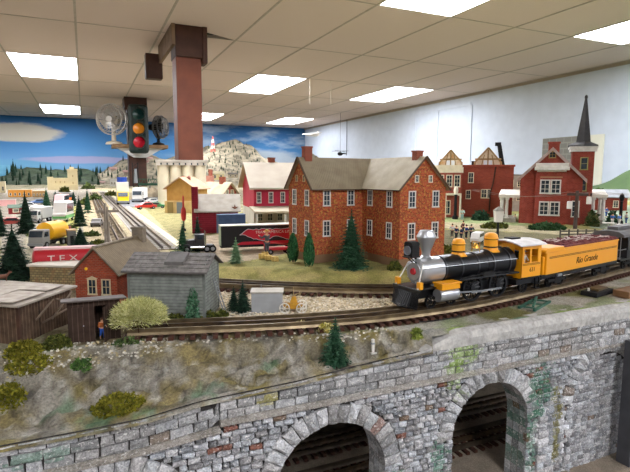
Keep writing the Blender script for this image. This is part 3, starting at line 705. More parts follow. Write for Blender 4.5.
tr = [ # px, base, top, width px, level, palette, label, n
    (351, 268, 207, 38, 1.335, GN, 'tall dense spruce standing against the corner of the large brick house', 620), (15, 278, 221, 36, 1.32, DK, 'large dark fir behind the wooden shack, at the picture edge', 560),
    (27, 233, 190, 19, 1.335, DK, 'dark fir between the red cabin and the yellow tank truck', 420), (1, 236, 200, 13, 1.335, DK, 'dark fir cut by the picture edge, above the large fir behind the shack', 300), (81, 248, 225, 20, 1.335, DK, 'short broad fir beside the sandy street, right of the yellow tank truck', 300),
    (80, 226, 195, 16, 1.335, DK, 'slim fir in the row along the street beside the white bus, lower one', 260), (88, 213, 188, 10, 1.335, GN, 'thin fir beside the street end, behind the row by the bus', 160), (47, 208, 187, 11, 1.335, GN, 'small fir in front of the pale tower building, left of its pair', 160),
    (56, 205, 190, 10, 1.335, DK, 'small fir in front of the pale tower building, right of its pair', 160), (183, 253, 220, 18, 1.335, GN, 'narrow spruce in front of the ochre barn, beside the red lantern', 260), (198, 251, 212, 18, 1.335, DK, 'narrow dark spruce standing against the maroon barn tower', 260),
    (236, 263, 236, 18, 1.335, LG, 'pale green young pine in front of the black trailer', 200), (74, 206, 190, 9, 1.335, DK, 'little fir beside the orange digger near the street end', 120), (243, 178, 164, 8, 1.36, DK, 'lone dark fir on the far snowy hillside above the brick house gable', 120)]
for k, (px, py, top, w, z, cols, lab, n) in enumerate(tr):
    p = at(px, py, z) if z < 1.34 else atY(px, py, 8.6); z = p.z; s = mpp(p); conifer('fir_tree', lab, 'tree', (p.x, p.y, ground_z(p.x, p.y)-.001 if p.y < 1.35 else 1.335), (py-top)*s+(z-1.335 if p.y > 1.35 else 0), w*s*(1.3 if px < 100 else 1), n, cols, None, k)
p = atY(335, 352, .482); p.z = ground_z(p.x, p.y); conifer('fir_tree', 'small bushy fir on the very edge of the bank in front of the front track', 'tree', p, .054, .031, 480, GN, None, 50)
for px, py, top, w, lab in ((243, 312, 279, 21, 'small dark spruce beside the grey trackside cabinet, the taller of the pair'), (234, 311, 285, 16, 'small dark spruce between the grey shed and its taller twin')):
    p = at(px, py, 1.318); s = mpp(p); conifer('fir_tree', lab, 'tree', p, (py-top)*s, w*s, 300, DK, None, px)
for px, py, top, lab in ((293, 262, 233, 'slim clipped cypress by the brick house gable, the one nearer the hay bales'), (309, 267, 233, 'slim clipped cypress at the front corner of the brick house')):
    p = at(px, py, 1.335); s = mpp(p); conifer('cypress', lab, 'tree', p, (py-top)*s, 11*s, 900, CY, 'cypresses by the brick house', px, cypress=True, trunk=.04)
for px, py, top, lab in ((43, 271, 254, 'tiny cone-shaped cypress in front of the red tank trailer'), (79, 268, 252, 'tiny cypress between the red tank trailer and the small brick house')):
    p = at(px, py, 1.335); s = mpp(p); conifer('cypress', lab, 'tree', p, (py-top)*s, 8*s, 300, CY, None, px, cypress=True, trunk=.04)
def bush(px, py, w, h, lab, cols, n=500, z=1.335, name='bush', size=.0035, depth=.7):
    p = at(px, py, z); s = mpp(p); return moss(name, lab, p.x, p.y, (ground_z(p.x, p.y) if p.y < 1.35 else z)-.001, w*s/2, w*s/2*depth, h*s, n, cols, size*s/.0013, cat='bush')
bush(328, 331, 22, 8, 'straw yellow tufts along the edge in front of the front track', ('b9a84e', 'cbbb66', 'd8cf98', '8c8438'), 800, 1.318); bush(300, 327, 26, 7, 'cream and yellow tufts left of the small fir on the bank edge', ('cfc48e', 'd8cf98', 'b1a550'), 700, 1.318)
bush(417, 331, 12, 10, 'tiny leafy weed at the edge below the locomotive pilot', ('7d8a3a', '98a04e', '5f6c2e'), 300, 1.318); bush(205, 318, 26, 8, 'olive scrub along the foot of the grey shed', DKO, 600, 1.318); bush(176, 320, 22, 7, 'low brown scrub between the grey shed and the track end', DKO, 500, 1.318)
bush(222, 317, 14, 7, 'dark scrub at the shed corner beside the two spruces', DKO, 400, 1.318); bush(394, 270, 14, 9, 'dark brown-green scrub at the corner of the brick house, above the locomotive pilot', DKO, 500)
bush(547, 229, 42, 6, 'long low dark hedge under the church windows', ('2f4a2c', '3b5734', '26401f'), 900); bush(596, 206, 16, 18, 'green leafy bush behind the church tower', ('4c6a32', '5f7f3c', '38522a'), 700, depth=.9); bush(592, 226, 14, 16, 'dark green creeper bush under the church side porch', ('3d4d28', '5a5a34', '2f3d20'), 500)
bush(495, 228, 30, 6, 'low olive bushes along the lawn behind the locomotive domes', DKO, 500); bush(448, 252, 30, 6, 'dull green ground plants behind the locomotive boiler', DKO, 600); bush(612, 222, 10, 12, 'small fir-green shrub among the seated people', ('2d4a33', '3b5a3c'), 300); bush(481, 220, 20, 9, 'dark green shrub against the blank brick wall', ('33503a', '3f6046', '29422f'), 500)
bush(405, 262, 10, 6, 'small weed beside the brick house wall, behind the headlight', DKO, 200)
gp = [(560, 247), (585, 245), (535, 250), (600, 240), (470, 252)]
for k, (px, py) in enumerate(gp[:4]): bush(px, py, 22, 5, ('brownish scrub on the verge ' + ['directly behind the tender', 'behind the far end of the tender', 'behind the cab roof', 'by the far fence behind the passenger car'][k]), DKO, 300)
p = at(15, 212, 1.335); s = mpp(p)

# ------------------------------------------------------------------ buildings
WINF = WHITE
def window(parent, x, y, z, w, h, face, fr=None, name='window', bars=(2, 3), depth=.0012, pane=GLASS, sill=False):
    # face: '-y' '+y' '-x' '+x' -- outward direction in the house's own frame
    fr = fr or WINF; b_ = MB(); e = w*.13; k = w*.05
    def bx(a0, a1, c0, c1, d0, d1, m_):
        if face == '-y': m_.box(x+a0, x+a1, y-d1, y-d0, z+c0, z+c1)
        elif face == '+y': m_.box(x+a0, x+a1, y+d0, y+d1, z+c0, z+c1)
        elif face == '-x': m_.box(x-d1, x-d0, y+a0, y+a1, z+c0, z+c1)
        else: m_.box(x+d0, x+d1, y+a0, y+a1, z+c0, z+c1)
    bx(-w/2, -w/2+e, 0, h, 0, depth, b_); bx(w/2-e, w/2, 0, h, 0, depth, b_); bx(-w/2, w/2, h-e, h, 0, depth*1.1, b_); bx(-w/2-.2*e, w/2+.2*e, -e*.2, e, 0, depth*1.4, b_)
    for i in range(1, bars[0]): u = -w/2+w*i/bars[0]; bx(u-k/2, u+k/2, e, h-e, 0, depth*.7, b_)
    for i in range(1, bars[1]): u = h*i/bars[1]; bx(-w/2+e, w/2-e, u-k/2, u+k/2, 0, depth*.7, b_)
    f = b_.build(name, fr, parent); g = MB(); bx(-w/2+e*.8, w/2-e*.8, e*.8, h-e*.8, 0, depth*.35, g); g.build('pane', pane, f); return f
def gable_walls(b_, x0, x1, y0, y1, he, hr, axis='y'):        # closed house body with two gables
    if axis == 'y': b_.prism([(x0, 0), (x1, 0), (x1, he), ((x0+x1)/2, hr), (x0, he)], y0, y1, 'XZ')
    else: b_.prism([(y0, 0), (y1, 0), (y1, he), ((y0+y1)/2, hr), (y0, he)], x0, x1, 'YZ')
def gable_roof(b_, x0, x1, y0, y1, he, hr, ov, t, axis='y', ends=None):
    e = ends if ends is not None else ov
    if axis == 'y':
        xm = (x0+x1)/2; sl = (hr-he)/(xm-x0); zo = he-sl*ov
        b_.slab((x0-ov, y0-e, zo+t), (xm, y0-e, hr+t), (xm, y1+e, hr+t), (x0-ov, y1+e, zo+t), t); b_.slab((xm, y0-e, hr+t), (x1+ov, y0-e, zo+t), (x1+ov, y1+e, zo+t), (xm, y1+e, hr+t), t)
    else:
        ym = (y0+y1)/2; sl = (hr-he)/(ym-y0); zo = he-sl*ov
        b_.slab((x0-e, y0-ov, zo+t), (x1+e, y0-ov, zo+t), (x1+e, ym, hr+t), (x0-e, ym, hr+t), t); b_.slab((x0-e, ym, hr+t), (x1+e, ym, hr+t), (x1+e, y1+ov, zo+t), (x0-e, y1+ov, zo+t), t)
def chimney(parent, x, y, z0, z1, w, d, m_, cap=None):
    c_ = MB().box(x-w/2, x+w/2, y-d/2, y+d/2, z0, z1).build('chimney', m_, parent); MB().box(x-w*.58, x+w*.58, y-d*.58, y+d*.58, z1-w*.18, z1).build('chimney_cap', cap or m_, c_)

# large brick house: L-shaped, two wings
BRK = brick('orange brick', 'b04a2a', '742818', '9a7050', .0022, 2.6, .08, 'b0843e', 240, ('7d6248', .016), .3)
ROOFT = mat('olive tin roof', 'b5a88d', 'a4977c', 40, rough=.55)
B_ = at(312.5, 263, 1.335); hd = R(85); ax = Vector((math.sin(hd), math.cos(hd), 0)); ay = Vector((-math.cos(hd), math.sin(hd), 0))
D_ = B_+ax*.113-ay*.117
h = thing('brick_house', 'large two-storey orange brick house with an L-shaped olive tin roof, behind the locomotive', 'house', (D_.x, D_.y, 1.334), R(90)-hd)
b = MB(); EV, RG = .1445, .199
gable_walls(b, 0, .108, 0, .217, EV, RG); gable_walls(b, -.113, .054, .117, .217, EV, RG, 'x'); b.build('brick_walls', BRK, h)
def ribs(b_, p0, p1, q0, q1, n):                                # standing seams from eave line p0-p1 to ridge line q0-q1
    for i in range(n+1):
        u = i/n; a = Vector(p0).lerp(Vector(p1), u); e = Vector(q0).lerp(Vector(q1), u); b_.cyl(a, e, .0009, .0009, 4)
RT = .002; ov = .006; sl = (RG-EV)/.054; zo = EV-sl*ov+RT; sl2 = (RG-EV)/.05; zo2 = EV-sl2*ov+RT
r = MB(); r.slab((-ov, -.005, zo), (.054, -.005, RG+RT), (.054, .222, RG+RT), (-ov, .222, zo), RT); r.slab((.054, -.005, RG+RT), (.108+ov, -.005, zo), (.108+ov, .222, zo), (.054, .222, RG+RT), RT)
ribs(r, (-ov, -.005, zo), (-ov, .117, zo), (.054, -.005, RG+RT), (.054, .165, RG+RT), 34); ribs(r, (.108+ov, -.005, zo), (.108+ov, .222, zo), (.054, -.005, RG+RT), (.054, .222, RG+RT), 40)
r.build('tin_roof', ROOFT, h)
r = MB(); r.slab((-.119, .117-ov, zo2), (.002, .117-ov, zo2), (.054, .167, RG+RT), (-.119, .167, RG+RT), RT); r.slab((-.119, .167, RG+RT), (.054, .167, RG+RT), (.002, .217+ov, zo2), (-.119, .217+ov, zo2), RT)
ribs(r, (-.119, .117-ov, zo2), (0, .117-ov, zo2), (-.119, .167, RG+RT), (.05, .167, RG+RT), 36)
r.build('tin_roof', mat('olive tin roof darker', '998c73', '897c65', 40, rough=.6), h)['label'] = 'darker tin roof over the side wing'  # side wing: darker tone of the same tin
r = MB()
for s in (-1, 1):
    r.cyl((.054+s*.061, -.006, zo-.001), (.054, -.006, RG+RT), .0018, n=4); r.cyl((-.1195, .167+s*.057, zo2-.001), (-.1195, .167, RG+RT), .0018, n=4)
r.cyl((-ov, -.005, zo-.001), (-ov, .113, zo-.001), .0013, n=4); r.cyl((-.119, .111, zo2-.001), (-.004, .111, zo2-.001), .0013, n=4); r.build('bargeboard', mat('brown trim', '54402f', rough=.7), h)
for zz in (.05, .108):
    for f in (.27, .75): window(h, -.113+.113*f, .117, zz, .0165, .031, '-y')
    for f in (.78, .26): window(h, 0, .117*f, zz, .0165, .031, '-x')
    for f in (.25, .77): window(h, .108*f, 0, zz, .0165, .031, '-y')
    for f in (.22, .74): window(h, -.113, .117+.1*f, zz, .0165, .031, '-x')
for f in (.34, .64): window(h, .108*f, 0, .154, .009, .013, '-y', CREAM, bars=(2, 2)); window(h, -.113, .117+.1*f, .154, .009, .013, '-x', TAN, bars=(2, 2))
RB = brick('red brick chimney', '8e3b28', '7a3022', '9a7a64', .0021)
chimney(h, -.098, .167, .185, .222, .015, .015, RB); chimney(h, .054, .02, .185, .212, .014, .014, RB)

# small brick house at the left, corrugated roof
hd = R(31)
def oriented(px, py, z): return at(px, py, z)
SB_ = brick('small house brick', '9e4128', '863322', '8a6a52', .0024, 2.4, .09, '7a3a2a', 90)
ROOFB = stripes('ribbed brown roof', '8c7b60', '6d5e48', 1, .004, .5, .6)
p = at(118, 306, 1.318); hh = thing('brick_cottage', 'small red brick cottage with brown ribbed roof between wooden shack and grey shed', 'house', (p.x-.0615*math.cos(hd), p.y+.0615*math.sin(hd), 1.317), -hd)
b = MB(); gable_walls(b, 0, .0615, 0, .15, .05, .081); b.build('brick_walls', SB_, hh)
r = MB(); gable_roof(r, 0, .0615, 0, .15, .05, .081, .006, .0015, ends=.004); r.build('ribbed_roof', ROOFB, hh)
r = MB()
for s in (-1, 1): r.cyl((.03075+s*.0375, -.0048, .0443), (.03075, -.0048, .083), .0014, n=4)
r.cyl((.03075, -.004, .0835), (.03075, .154, .0835), .0022, n=6); r.build('bargeboard', mat('weathered trim', '8a7d68', '6a5d4a', 90), hh)
WF2 = mat('pale window wood', 'cdbb97', 'b3a27f', 90)
for x in (.025, .0455): window(hh, x, 0, .016, .0135, .023, '-y', WF2, bars=(2, 2)); 
MB().prism([(.0165, .039), (.0335, .039), (.025, .0425)], -.002, 0).build('window_hood', WF2, hh)
MB().ball((.018, -.002, .053), .0022).build('wall_lamp', GOLDY, hh)
chimney(hh, .03075, .135, .07, .098, .018, .014, mat('grey chimney', '8b7d6b', '6e6355', 90))

# flat-roofed stone annex behind it
p = at(60, 290, 1.318); st = thing('stone_annex', 'low flat-topped yellow stone building behind the wooden shack roof', 'building', (p.x, p.y, 1.318), -hd)
YST = brick('yellow rubble stone', 'a08c62', '7f6f4e', '5c523e', .004, 1.7, .12, '8c6a4a', 70)
MB().box(-.05, .035, 0, .045, 0, .037).build('stone_walls', YST, st); MB().box(-.053, .038, -.003, .048, .037, .040).build('flat_roof', mat('pale roof board', 'c9c0b2', 'b5aa9a', 50), st)

# wooden shack at the picture edge
hd = R(33); k1 = at(21, 345, 1.318); rz = -hd
PLK = stripes('brown planks', '87705c', '5c4838', 1, .0048, .12, .9, .6, .6); PLKX = stripes('brown planks across', '87705c', '5c4838', 0, .0048, .12, .9, .6, .6)
sh = thing('wooden_shack', 'weathered brown plank shack with a flat grey board roof at the picture edge', 'shed', (k1.x, k1.y, 1.317), rz)
LS, WS = .088, .12
MB().box(-.0015, 0, 0, LS, 0, .0445).build('side_planks', PLK, sh); MB().box(-WS, -WS+.0015, 0, LS, 0, .05).build('side_planks', PLK, sh)
b = MB(); b.box(-WS, -.085, 0, .0015, 0, .046); b.box(-.028, 0, 0, .0015, 0, .0445); b.box(-.085, -.028, 0, .0015, .032, .0455); b.box(-.085, -.028, 0, .0015, 0, .012); b.build('front_planks', PLKX, sh); MB().box(-WS, 0, LS-.0015, LS, 0, .045).build('rear_planks', PLKX, sh)
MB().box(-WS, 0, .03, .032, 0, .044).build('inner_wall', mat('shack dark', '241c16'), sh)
b = MB(); b.cb((-.06, -.012, .031), (.064, .03, .0015), rx=R(-16)); b.build('shelter_board', mat('grey board', '877c6c', '6a5f52', 120), sh)
b = MB()
for x in (-.001, -.087, -.027): b.box(x-.0015, x+.0015, -.0015, .0015, 0, .045)
b.build('corner_post', DKWOOD, sh)
rf = MB(); rf.slab((-WS-.006, -.008, .0500), (.006, -.008, .0462), (.006, LS+.006, .0462), (-WS-.006, LS+.006, .0500), .0022)
rfo = rf.build('board_roof', mat('grey felt boards', 'a59a8b', '897d6f', 60, bmp=.4), sh)
b = MB()
for x, y, w, d in ((-.02, .02, .036, .05), (-.055, .035, .03, .06), (-.03, .068, .05, .03), (-.09, .05, .035, .05), (-.09, .02, .03, .03)): b.cb((x, y, .0472+.0315*(-x-.0)*.1+.0012), (w, d, .0009), rnd.uniform(-.05, .05))
b.build('roof_patch', mat('roofing sheet', 'b0a596', '93877a', 80), rfo)
b = MB()                                # driftwood boards nailed on the wall
for y, z, a, l in ((.04, .03, .5, .035), (.07, .027, .55, .045), (.06, .018, .1, .05), (.07, .033, -.4, .022)): b.cb((.0006, y, z), (.0015, l, .002), rx=a)
b.build('nailed_board', mat('bleached board', '8a7765', '6d5b4b', 90), sh)
# animal on the shack roof
ap = at(3, 281, 1.366); an = thing('toy_animal', 'small brown four-legged animal standing on the shack roof at the picture edge', 'animal figure', (ap.x, ap.y, 1.3655), 0); an.scale = (.6, .6, .75)
BRA = mat('animal brown', '6e4a38', '55392b', 120); v = MB(); v.lathe([(0, -.009), (.0032, -.008), (.0042, -.003), (.0036, .003), (.0042, .007), (0, .0098)], (0, 0, .0085), 'X', 10)
v.cyl((.008, 0, .010), (.0125, 0, .0145), .0022, .0016, 8); v.ball((.0145, 0, .015), (.0036, .0017, .0018), 8, 6); v.cyl((.0125, .0012, .016), (.012, .002, .0185), .0006, .0003, 5); v.cyl((.0125, -.0012, .016), (.012, -.002, .0185), .0006, .0003, 5); v.cyl((-.0088, 0, .0105), (-.0112, 0, .006), .0005, .0003, 5)
v.build('body', BRA, an, smooth=True)
for x, s in ((.006, 1), (.006, -1), (-.0065, 1), (-.0065, -1)):
    MB().tube([(x, s*.0024, .0075), (x+(.0006 if x > 0 else -.0012), s*.0024, .0038), (x, s*.0024, 0)], .0009, 6).build('leg', BRA, an)

# outhouse with open door
p = at(68, 344, 1.318); oh = thing('outhouse', 'dark brown plank outhouse with a thin lean-to roof and its door standing open', 'shed', (p.x+.001, p.y-.002, 1.3165), R(2))
PK = stripes('dark planks', '5f4a3e', '3d2e25', 0, .0052, .12, .85, .6, .5); PKY = stripes('dark planks side', '4a382f', '33261f', 1, .0052, .12, .85, .6, .5)
b = MB(); b.box(0, .0045, 0, .0012, 0, .0475); b.box(.0165, .0265, 0, .0012, 0, .0475); b.box(.040, .053, 0, .0012, 0, .0475); b.box(.0265, .04, 0, .0012, .041, .0475); b.box(.0045, .0165, 0, .0012, .041, .0475); b.build('front_planks', PK, oh); MB().box(0, .053, .031, .0322, 0, .042).build('rear_planks', PK, oh)
MB().prism([(0, 0), (.032, 0), (.032, .042), (0, .0475)], 0, .0012, 'YZ').build('side_planks', PKY, oh); b = MB(); b.prism([(0, 0), (.032, 0), (.032, .042), (0, .0475)], .0518, .053, 'YZ'); b.build('side_planks', PKY, oh)
MB().slab((-.006, -.006, .0500), (.060, -.006, .0486), (.060, .038, .0425), (-.006, .038, .0438), .0016).build('roof', mat('dark roof board', '4a403a', '5f554d', 90), oh)
d = MB().box(0, .0125, -.0006, .0006, 0, .0405).build('door', PK, oh, loc=(.0042, -.0004, .0004)); MB().ball((.011, -.0012, .02), .0007).build('door_knob', GREYMETAL, d)
d = MB().box(-.0115, 0, -.0006, .0006, 0, .0405).build('door', PK, oh, loc=(.0405, .0004, .0004), rot=(0, 0, R(62))); MB().ball((-.0105, -.0012, .02), .0007).build('door_knob', GREYMETAL, d)

# grey clapboard shed
p0 = at(130, 318, 1.318); p1 = at(205, 320, 1.318); a = math.atan2(p1.y-p0.y, p1.x-p0.x); LN = (p1-p0).length; DPT = .064
gs = thing('clapboard_shed', 'grey clapboard shed with a dark shingled roof and hatch beside the front track', 'shed', (p0.x, p0.y, 1.3175), a)
CLP = stripes('grey clapboard', '6c6f68', '8b8e86', 2, .0042, .16, .85, .6, .45)
he, hr = .0645, .079
b = MB(); gable_walls(b, .001, LN-.001, .001, DPT-.001, he, hr, 'x'); b.build('wall_core', CLP, gs)
b = MB(); z = 0
while z < he-.001:
    z1 = z+.0042
    b.prism([(-.0006, z), (.001, z), (.001, z1), (.0004, z1)], 0, LN, 'YZ'); b.prism([(DPT+.0006, z), (DPT-.001, z), (DPT-.001, z1), (DPT-.0004, z1)], 0, LN, 'YZ')
    b.prism([(LN+.0006, z), (LN-.001, z), (LN-.001, z1), (LN-.0004, z1)], 0, DPT, 'XZ'); b.prism([(-.0006, z), (.001, z), (.001, z1), (.0004, z1)], 0, DPT, 'XZ'); z = z1
while z < hr-.003:
    k = (hr-z)/(hr-he)*DPT/2
    b.prism([(LN+.0006, z), (LN-.001, z), (LN-.001, z+.0042), (LN-.0004, z+.0042)], DPT/2-k, DPT/2+k, 'XZ'); z += .0042
b.build('clapboards', CLP, gs)
r = MB(); gable_roof(r, 0, LN, 0, DPT, he, hr, .008, .0015, 'x', ends=.006); ro = r.build('roof', mat('dark shingle', '6f6a66', '5a5551', 90), gs)
r = MB(); sl = (hr-he)/(DPT/2)
for row in range(5):
    y0 = -.008+row*.0081; x = -.006
    while x < LN+.004:
        w = rnd.uniform(.008, .016); x1 = min(LN+.006, x+w); za = he+sl*y0+.0019; zb = he+sl*(y0+.0088)+.0017
        r.slab((x+.0002, y0, za+.0006), (x1-.0002, y0, za+.0006), (x1-.0002, y0+.0088, zb), (x+.0002, y0+.0088, zb), .0006); x = x1
r.build('shingles', mat('shingles', '7c7772', '5f5a56', 160, rough=.9), ro)
r = MB(); r.slab((.045, .006, he+sl*.006+.006), (.07, .006, he+sl*.006+.006), (.07, .028, he+sl*.028+.006), (.045, .028, he+sl*.028+.006), .004); r.build('roof_hatch', mat('hatch', '6a6662', '57534f', 90), gs)
b = MB(); b.box(LN-.002, LN+.0012, -.0012, .001, 0, he); b.box(-.0012, .002, -.0012, .001, 0, he); b.box(LN-.001, LN+.0012, DPT-.002, DPT+.001, 0, he); b.build('corner_board', mat('corner board', '787b74', '62655e', 100), gs)
IVY = ('4f7a5a', '5f8a68', '3f6448', '6b8f70')
for u, lab in ((LN*.86, 'grey-green creeper climbing the grey shed by its front corner'),):
    q = Vector((p0.x, p0.y, 1.318))+Vector((math.cos(a), math.sin(a), 0))*u+Vector((math.sin(a), -math.cos(a), 0))*.004
    moss('creeper', lab, q.x, q.y, q.z, .009, .004, .043, 800, IVY, .0028, cat='creeper')
q = Vector((p0.x, p0.y, 1.318))+Vector((math.cos(a), math.sin(a), 0))*(LN+.006)+Vector((-math.sin(a), math.cos(a), 0))*.03
t = thing('ladder', 'small grey wooden ladder leaning on the shed gable beside the spruces', 'ladder', q, a)
for y in (-.005, .005): MB().cyl((.013, y, 0), (-.002, y, .048), .0008, n=5).build('ladder_rail', GREYMETAL, t)
for k in range(7): u = (k+.6)/7.4; MB().cyl((.013-.015*u, -.005, .048*u), (.013-.015*u, .005, .048*u), .0005, n=5).build('rung', GREYMETAL, t)
# ------------------------------------------------------------------ locomotive
def on_track(x0):
    for k in range(len(SF)-1):
        if SF[k].x <= x0 <= SF[k+1].x: t = SF[k+1]-SF[k]; return SF[k].lerp(SF[k+1], (x0-SF[k].x)/t.x), math.atan2(t.y, t.x)
q0, _ = on_track(.340); q1, _ = on_track(.60); aL = math.atan2(q1.y-q0.y, q1.x-q0.x)
lo = thing('steam_locomotive', 'black and silver toy steam locomotive with yellow domes, yellow cab and a flared smokestack', 'locomotive', (q0.x, q0.y, RZ), aL)
b = MB()                                 # pilot
for k in range(-7, 8):
    u = k/7; b.cyl((.006+.018*abs(u)**1.3, u*.0235, .0035), (.031, u*.0235, .0225), .0009, n=5)
for s in (-1, 1): b.cyl((.0055, 0, .0035), (.0245, s*.0245, .0035), .0012, n=5)
b.add([(.012, 0, .0035), (.029, .0235, .0035), (.033, .0235, .022), (.033, -.0235, .022), (.029, -.0235, .0035)], [(0, 1, 2, 3, 4)])
b.build('pilot', BLACK, lo)
MB().box(.030, .0345, -.027, .027, .0215, .0275).build('pilot_beam', BLACK, lo, bevel=.0006)
b = MB(); b.box(.034, .265, -.011, .011, .012, .024); b.box(.034, .064, -.021, .021, .0255, .0275); b.box(.09, .2, -.024, .024, .0315, .0335); b.box(.195, .268, -.024, .024, .014, .0215); b.build('frame', BLACK, lo, bevel=.0004)
def wheel(name, parent, x, y, r_, spokes, m_=BLACK, th=.0035):
    b_ = MB(); b_.lathe([(r_*.84, -th/2), (r_, -th/2), (r_, th/2), (r_*.84, th/2), (r_*.84, -th/2)], (0, 0, 0), 'Y', 28); b_.lathe([(0, -th/2), (r_*.22, -th/2), (r_*.22, th/2), (0, th/2)], axis='Y', n=12)
    for k in range(spokes): a = 2*PI*k/spokes; b_.cyl((0, 0, 0), (r_*.86*math.cos(a), 0, r_*.86*math.sin(a)), th*.24, th*.2, 5)
    return b_.build(name, m_, parent, smooth=True, loc=(x, y, r_))
for x in (.056, .088):
    for s in (-1, 1): wheel('pilot_wheel', lo, x, s*.0175, .0085, 8)
for x in (.122, .166):
    for s in (-1, 1): wheel('driving_wheel', lo, x, s*.0180, .0185, 14)
for s in (-1, 1): wheel('trailing_wheel', lo, .222, s*.0175, .009, 8)
for s in (-1, 1):
    MB().box(.118, .170, s*.0215-.0006, s*.0215+.0006, .012, .0145).build('side_rod', GREYMETAL, lo); MB().cb((.107, s*.0225, .0155), (.036, .001, .002), ry=R(4)).build('piston_rod', GREYMETAL, lo)
    c_ = MB(); c_.lathe([(0, .062), (.0082, .062), (.0088, .064), (.0088, .089), (.0082, .091), (0, .091)], (0, s*.0225, .0165), 'X', 20); c_.build('cylinder', SILVER, lo, smooth=True)
    c_ = MB().box(.062, .09, s*.0235-.0075, s*.0235+.0075, .0245, .0315).box(.0605, .0915, s*.0235-.0088, s*.0235+.0088, .0315, .0335).build('steam_chest', LOCOY, lo, bevel=.0005)
BZ = .0465
b = MB(); b.lathe([(0, .0445), (.0148, .0445), (.0166, .046), (.0172, .049), (.0172, .079)], (0, 0, BZ), 'X', 36); sb_ = b.build('smokebox', SILVER, lo, smooth=True)
b = MB(); b.lathe([(0, -.0012), (.0118, -.0012), (.0128, 0), (.0128, .001)], (.0445, 0, BZ), 'X', 28); b.build('smokebox_door', mat('silver door', '9fa1a3', rough=.4, metal=.7), sb_, smooth=True)
b = MB(); b.lathe([(0, -.0032), (.004, -.0032), (.0048, -.0012)], (.0445, 0, BZ), 'X', 20); b.build('number_plate', REDP, sb_, smooth=True)
b = MB()
for k in range(10): a = 2*PI*k/10; b.ball((.0438, .0146*math.cos(a), BZ+.0146*math.sin(a)), .0007, 6, 4)
b.build('door_bolt', SILVER, sb_)
b = MB(); b.lathe([(.0173, .079), (.0175, .081), (.0175, .15), (.018, .1505), (.0192, .165), (.0202, .198), (0, .198)], (0, 0, BZ), 'X', 36); bo = b.build('boiler', BLACK, lo, smooth=True)
for x in (.08, .106, .133, .1585, .186):
    b = MB(); b.lathe([(.0174 if x < .15 else .0190+(x-.1585)*.045, x), (.0182 if x < .15 else .020+(x-.1585)*.045, x), (.0182 if x < .15 else .020+(x-.1585)*.045, x+.002), (.0174 if x < .15 else .0190, x+.002)], (0, 0, BZ), 'X', 36)
    b.build('boiler_band', mat('band black', '2b2b2e', rough=.3, spec=.7), bo, smooth=True)
b = MB(); b.lathe([(.0085, .0165), (.0055, .0195), (.0058, .025), (.0068, .0275), (.0124, .0425), (.0128, .0435), (.0128, .045), (.0088, .0525), (.008, .0528), (.0062, .050), (.005, .03)], (.0615, 0, BZ), 'Z', 28); b.build('smokestack', SILVER, lo, smooth=True)
b = MB(); b.box(.030, .05, -.006, .006, .0655, .067); b.cyl((.046, 0, .0655), (.05, 0, .058), .0015, n=6); b.cyl((.036, .004, .0655), (.047, .004, .056), .0008, n=5); b.cyl((.036, -.004, .0655), (.047, -.004, .056), .0008, n=5); hb = b.build('headlight_bracket', BLACK, lo)
b = MB(); b.box(.0335, .0465, -.008, .008, .067, .0825); b.prism([(-.0085, .0825), (.0085, .0825), (.005, .086), (-.005, .086)], .033, .047, 'YZ'); hl = b.build('headlight', MATTEBLACK, lo, bevel=.0006)
b = MB(); b.lathe([(0, -.0008), (.0052, -.0008), (.0062, -.0018), (.0062, .001)], (.0335, 0, .0748), 'X', 20); b.build('headlight_lens', mat('lens', '6d747a', rough=.1, spec=.8), hl, smooth=True)
for s in (-1, 1): MB().cyl((.0465, s*.0135, .0575), (.0325, s*.0215, .0275), .0009, n=8).build('brace_rod', mat('brace white', 'd8d4ca', rough=.4), lo)
for s in (-1, 1):
    f = MB(); f.box(.0335, .039, s*.0215-.0032, s*.0215+.0032, .0275, .0365); f.build('marker_lamp', LOCOY, lo, bevel=.0004)
def dome(x, r_, z0, h_, name, label=None):
    b_ = MB(); b_.lathe([(r_*1.35, z0-.001), (r_*1.05, z0+.002), (r_, z0+.004), (r_, z0+h_*.64), (r_*1.07, z0+h_*.66), (r_*1.07, z0+h_*.71), (r_*.98, z0+h_*.73), (r_*.94, z0+h_*.84), (r_*.78, z0+h_*.93), (r_*.45, z0+h_*.985), (0, z0+h_)], (x, 0, 0), 'Z', 28); d = b_.build(name, LOCOY, lo, smooth=True)
    b_ = MB()
    for u in (.2, .62): b_.lathe([(r_*.99, z0+h_*u), (r_*1.05, z0+h_*u), (r_*1.05, z0+h_*u+.0018), (r_*.99, z0+h_*u+.0018)], (x, 0, 0), 'Z', 28)
    b_.build('dome_band', BLACK, d, smooth=True); return d
dome(.1135, .0088, BZ+.0155, .0235, 'sand_dome'); dome(.17, .0096, BZ+.0170, .0265, 'steam_dome')
b = MB(); b.lathe([(.0048, 0), (.0042, .002), (.0028, .005), (.001, .0075), (0, .0078)], (.143, 0, BZ+.023), n=16); b.tube([(.143, -.007, BZ+.018), (.143, -.007, BZ+.032), (.143, .007, BZ+.032), (.143, .007, BZ+.018)], .0007, 5); b.build('bell', mat('brass', 'b98d3a', rough=.3, metal=.9), lo, smooth=True)
for s in (-1, 1): MB().cyl((.048, s*.0185, BZ+.006), (.198, s*.0212, BZ+.006), .0005, n=5).build('handrail', SILVER, lo)
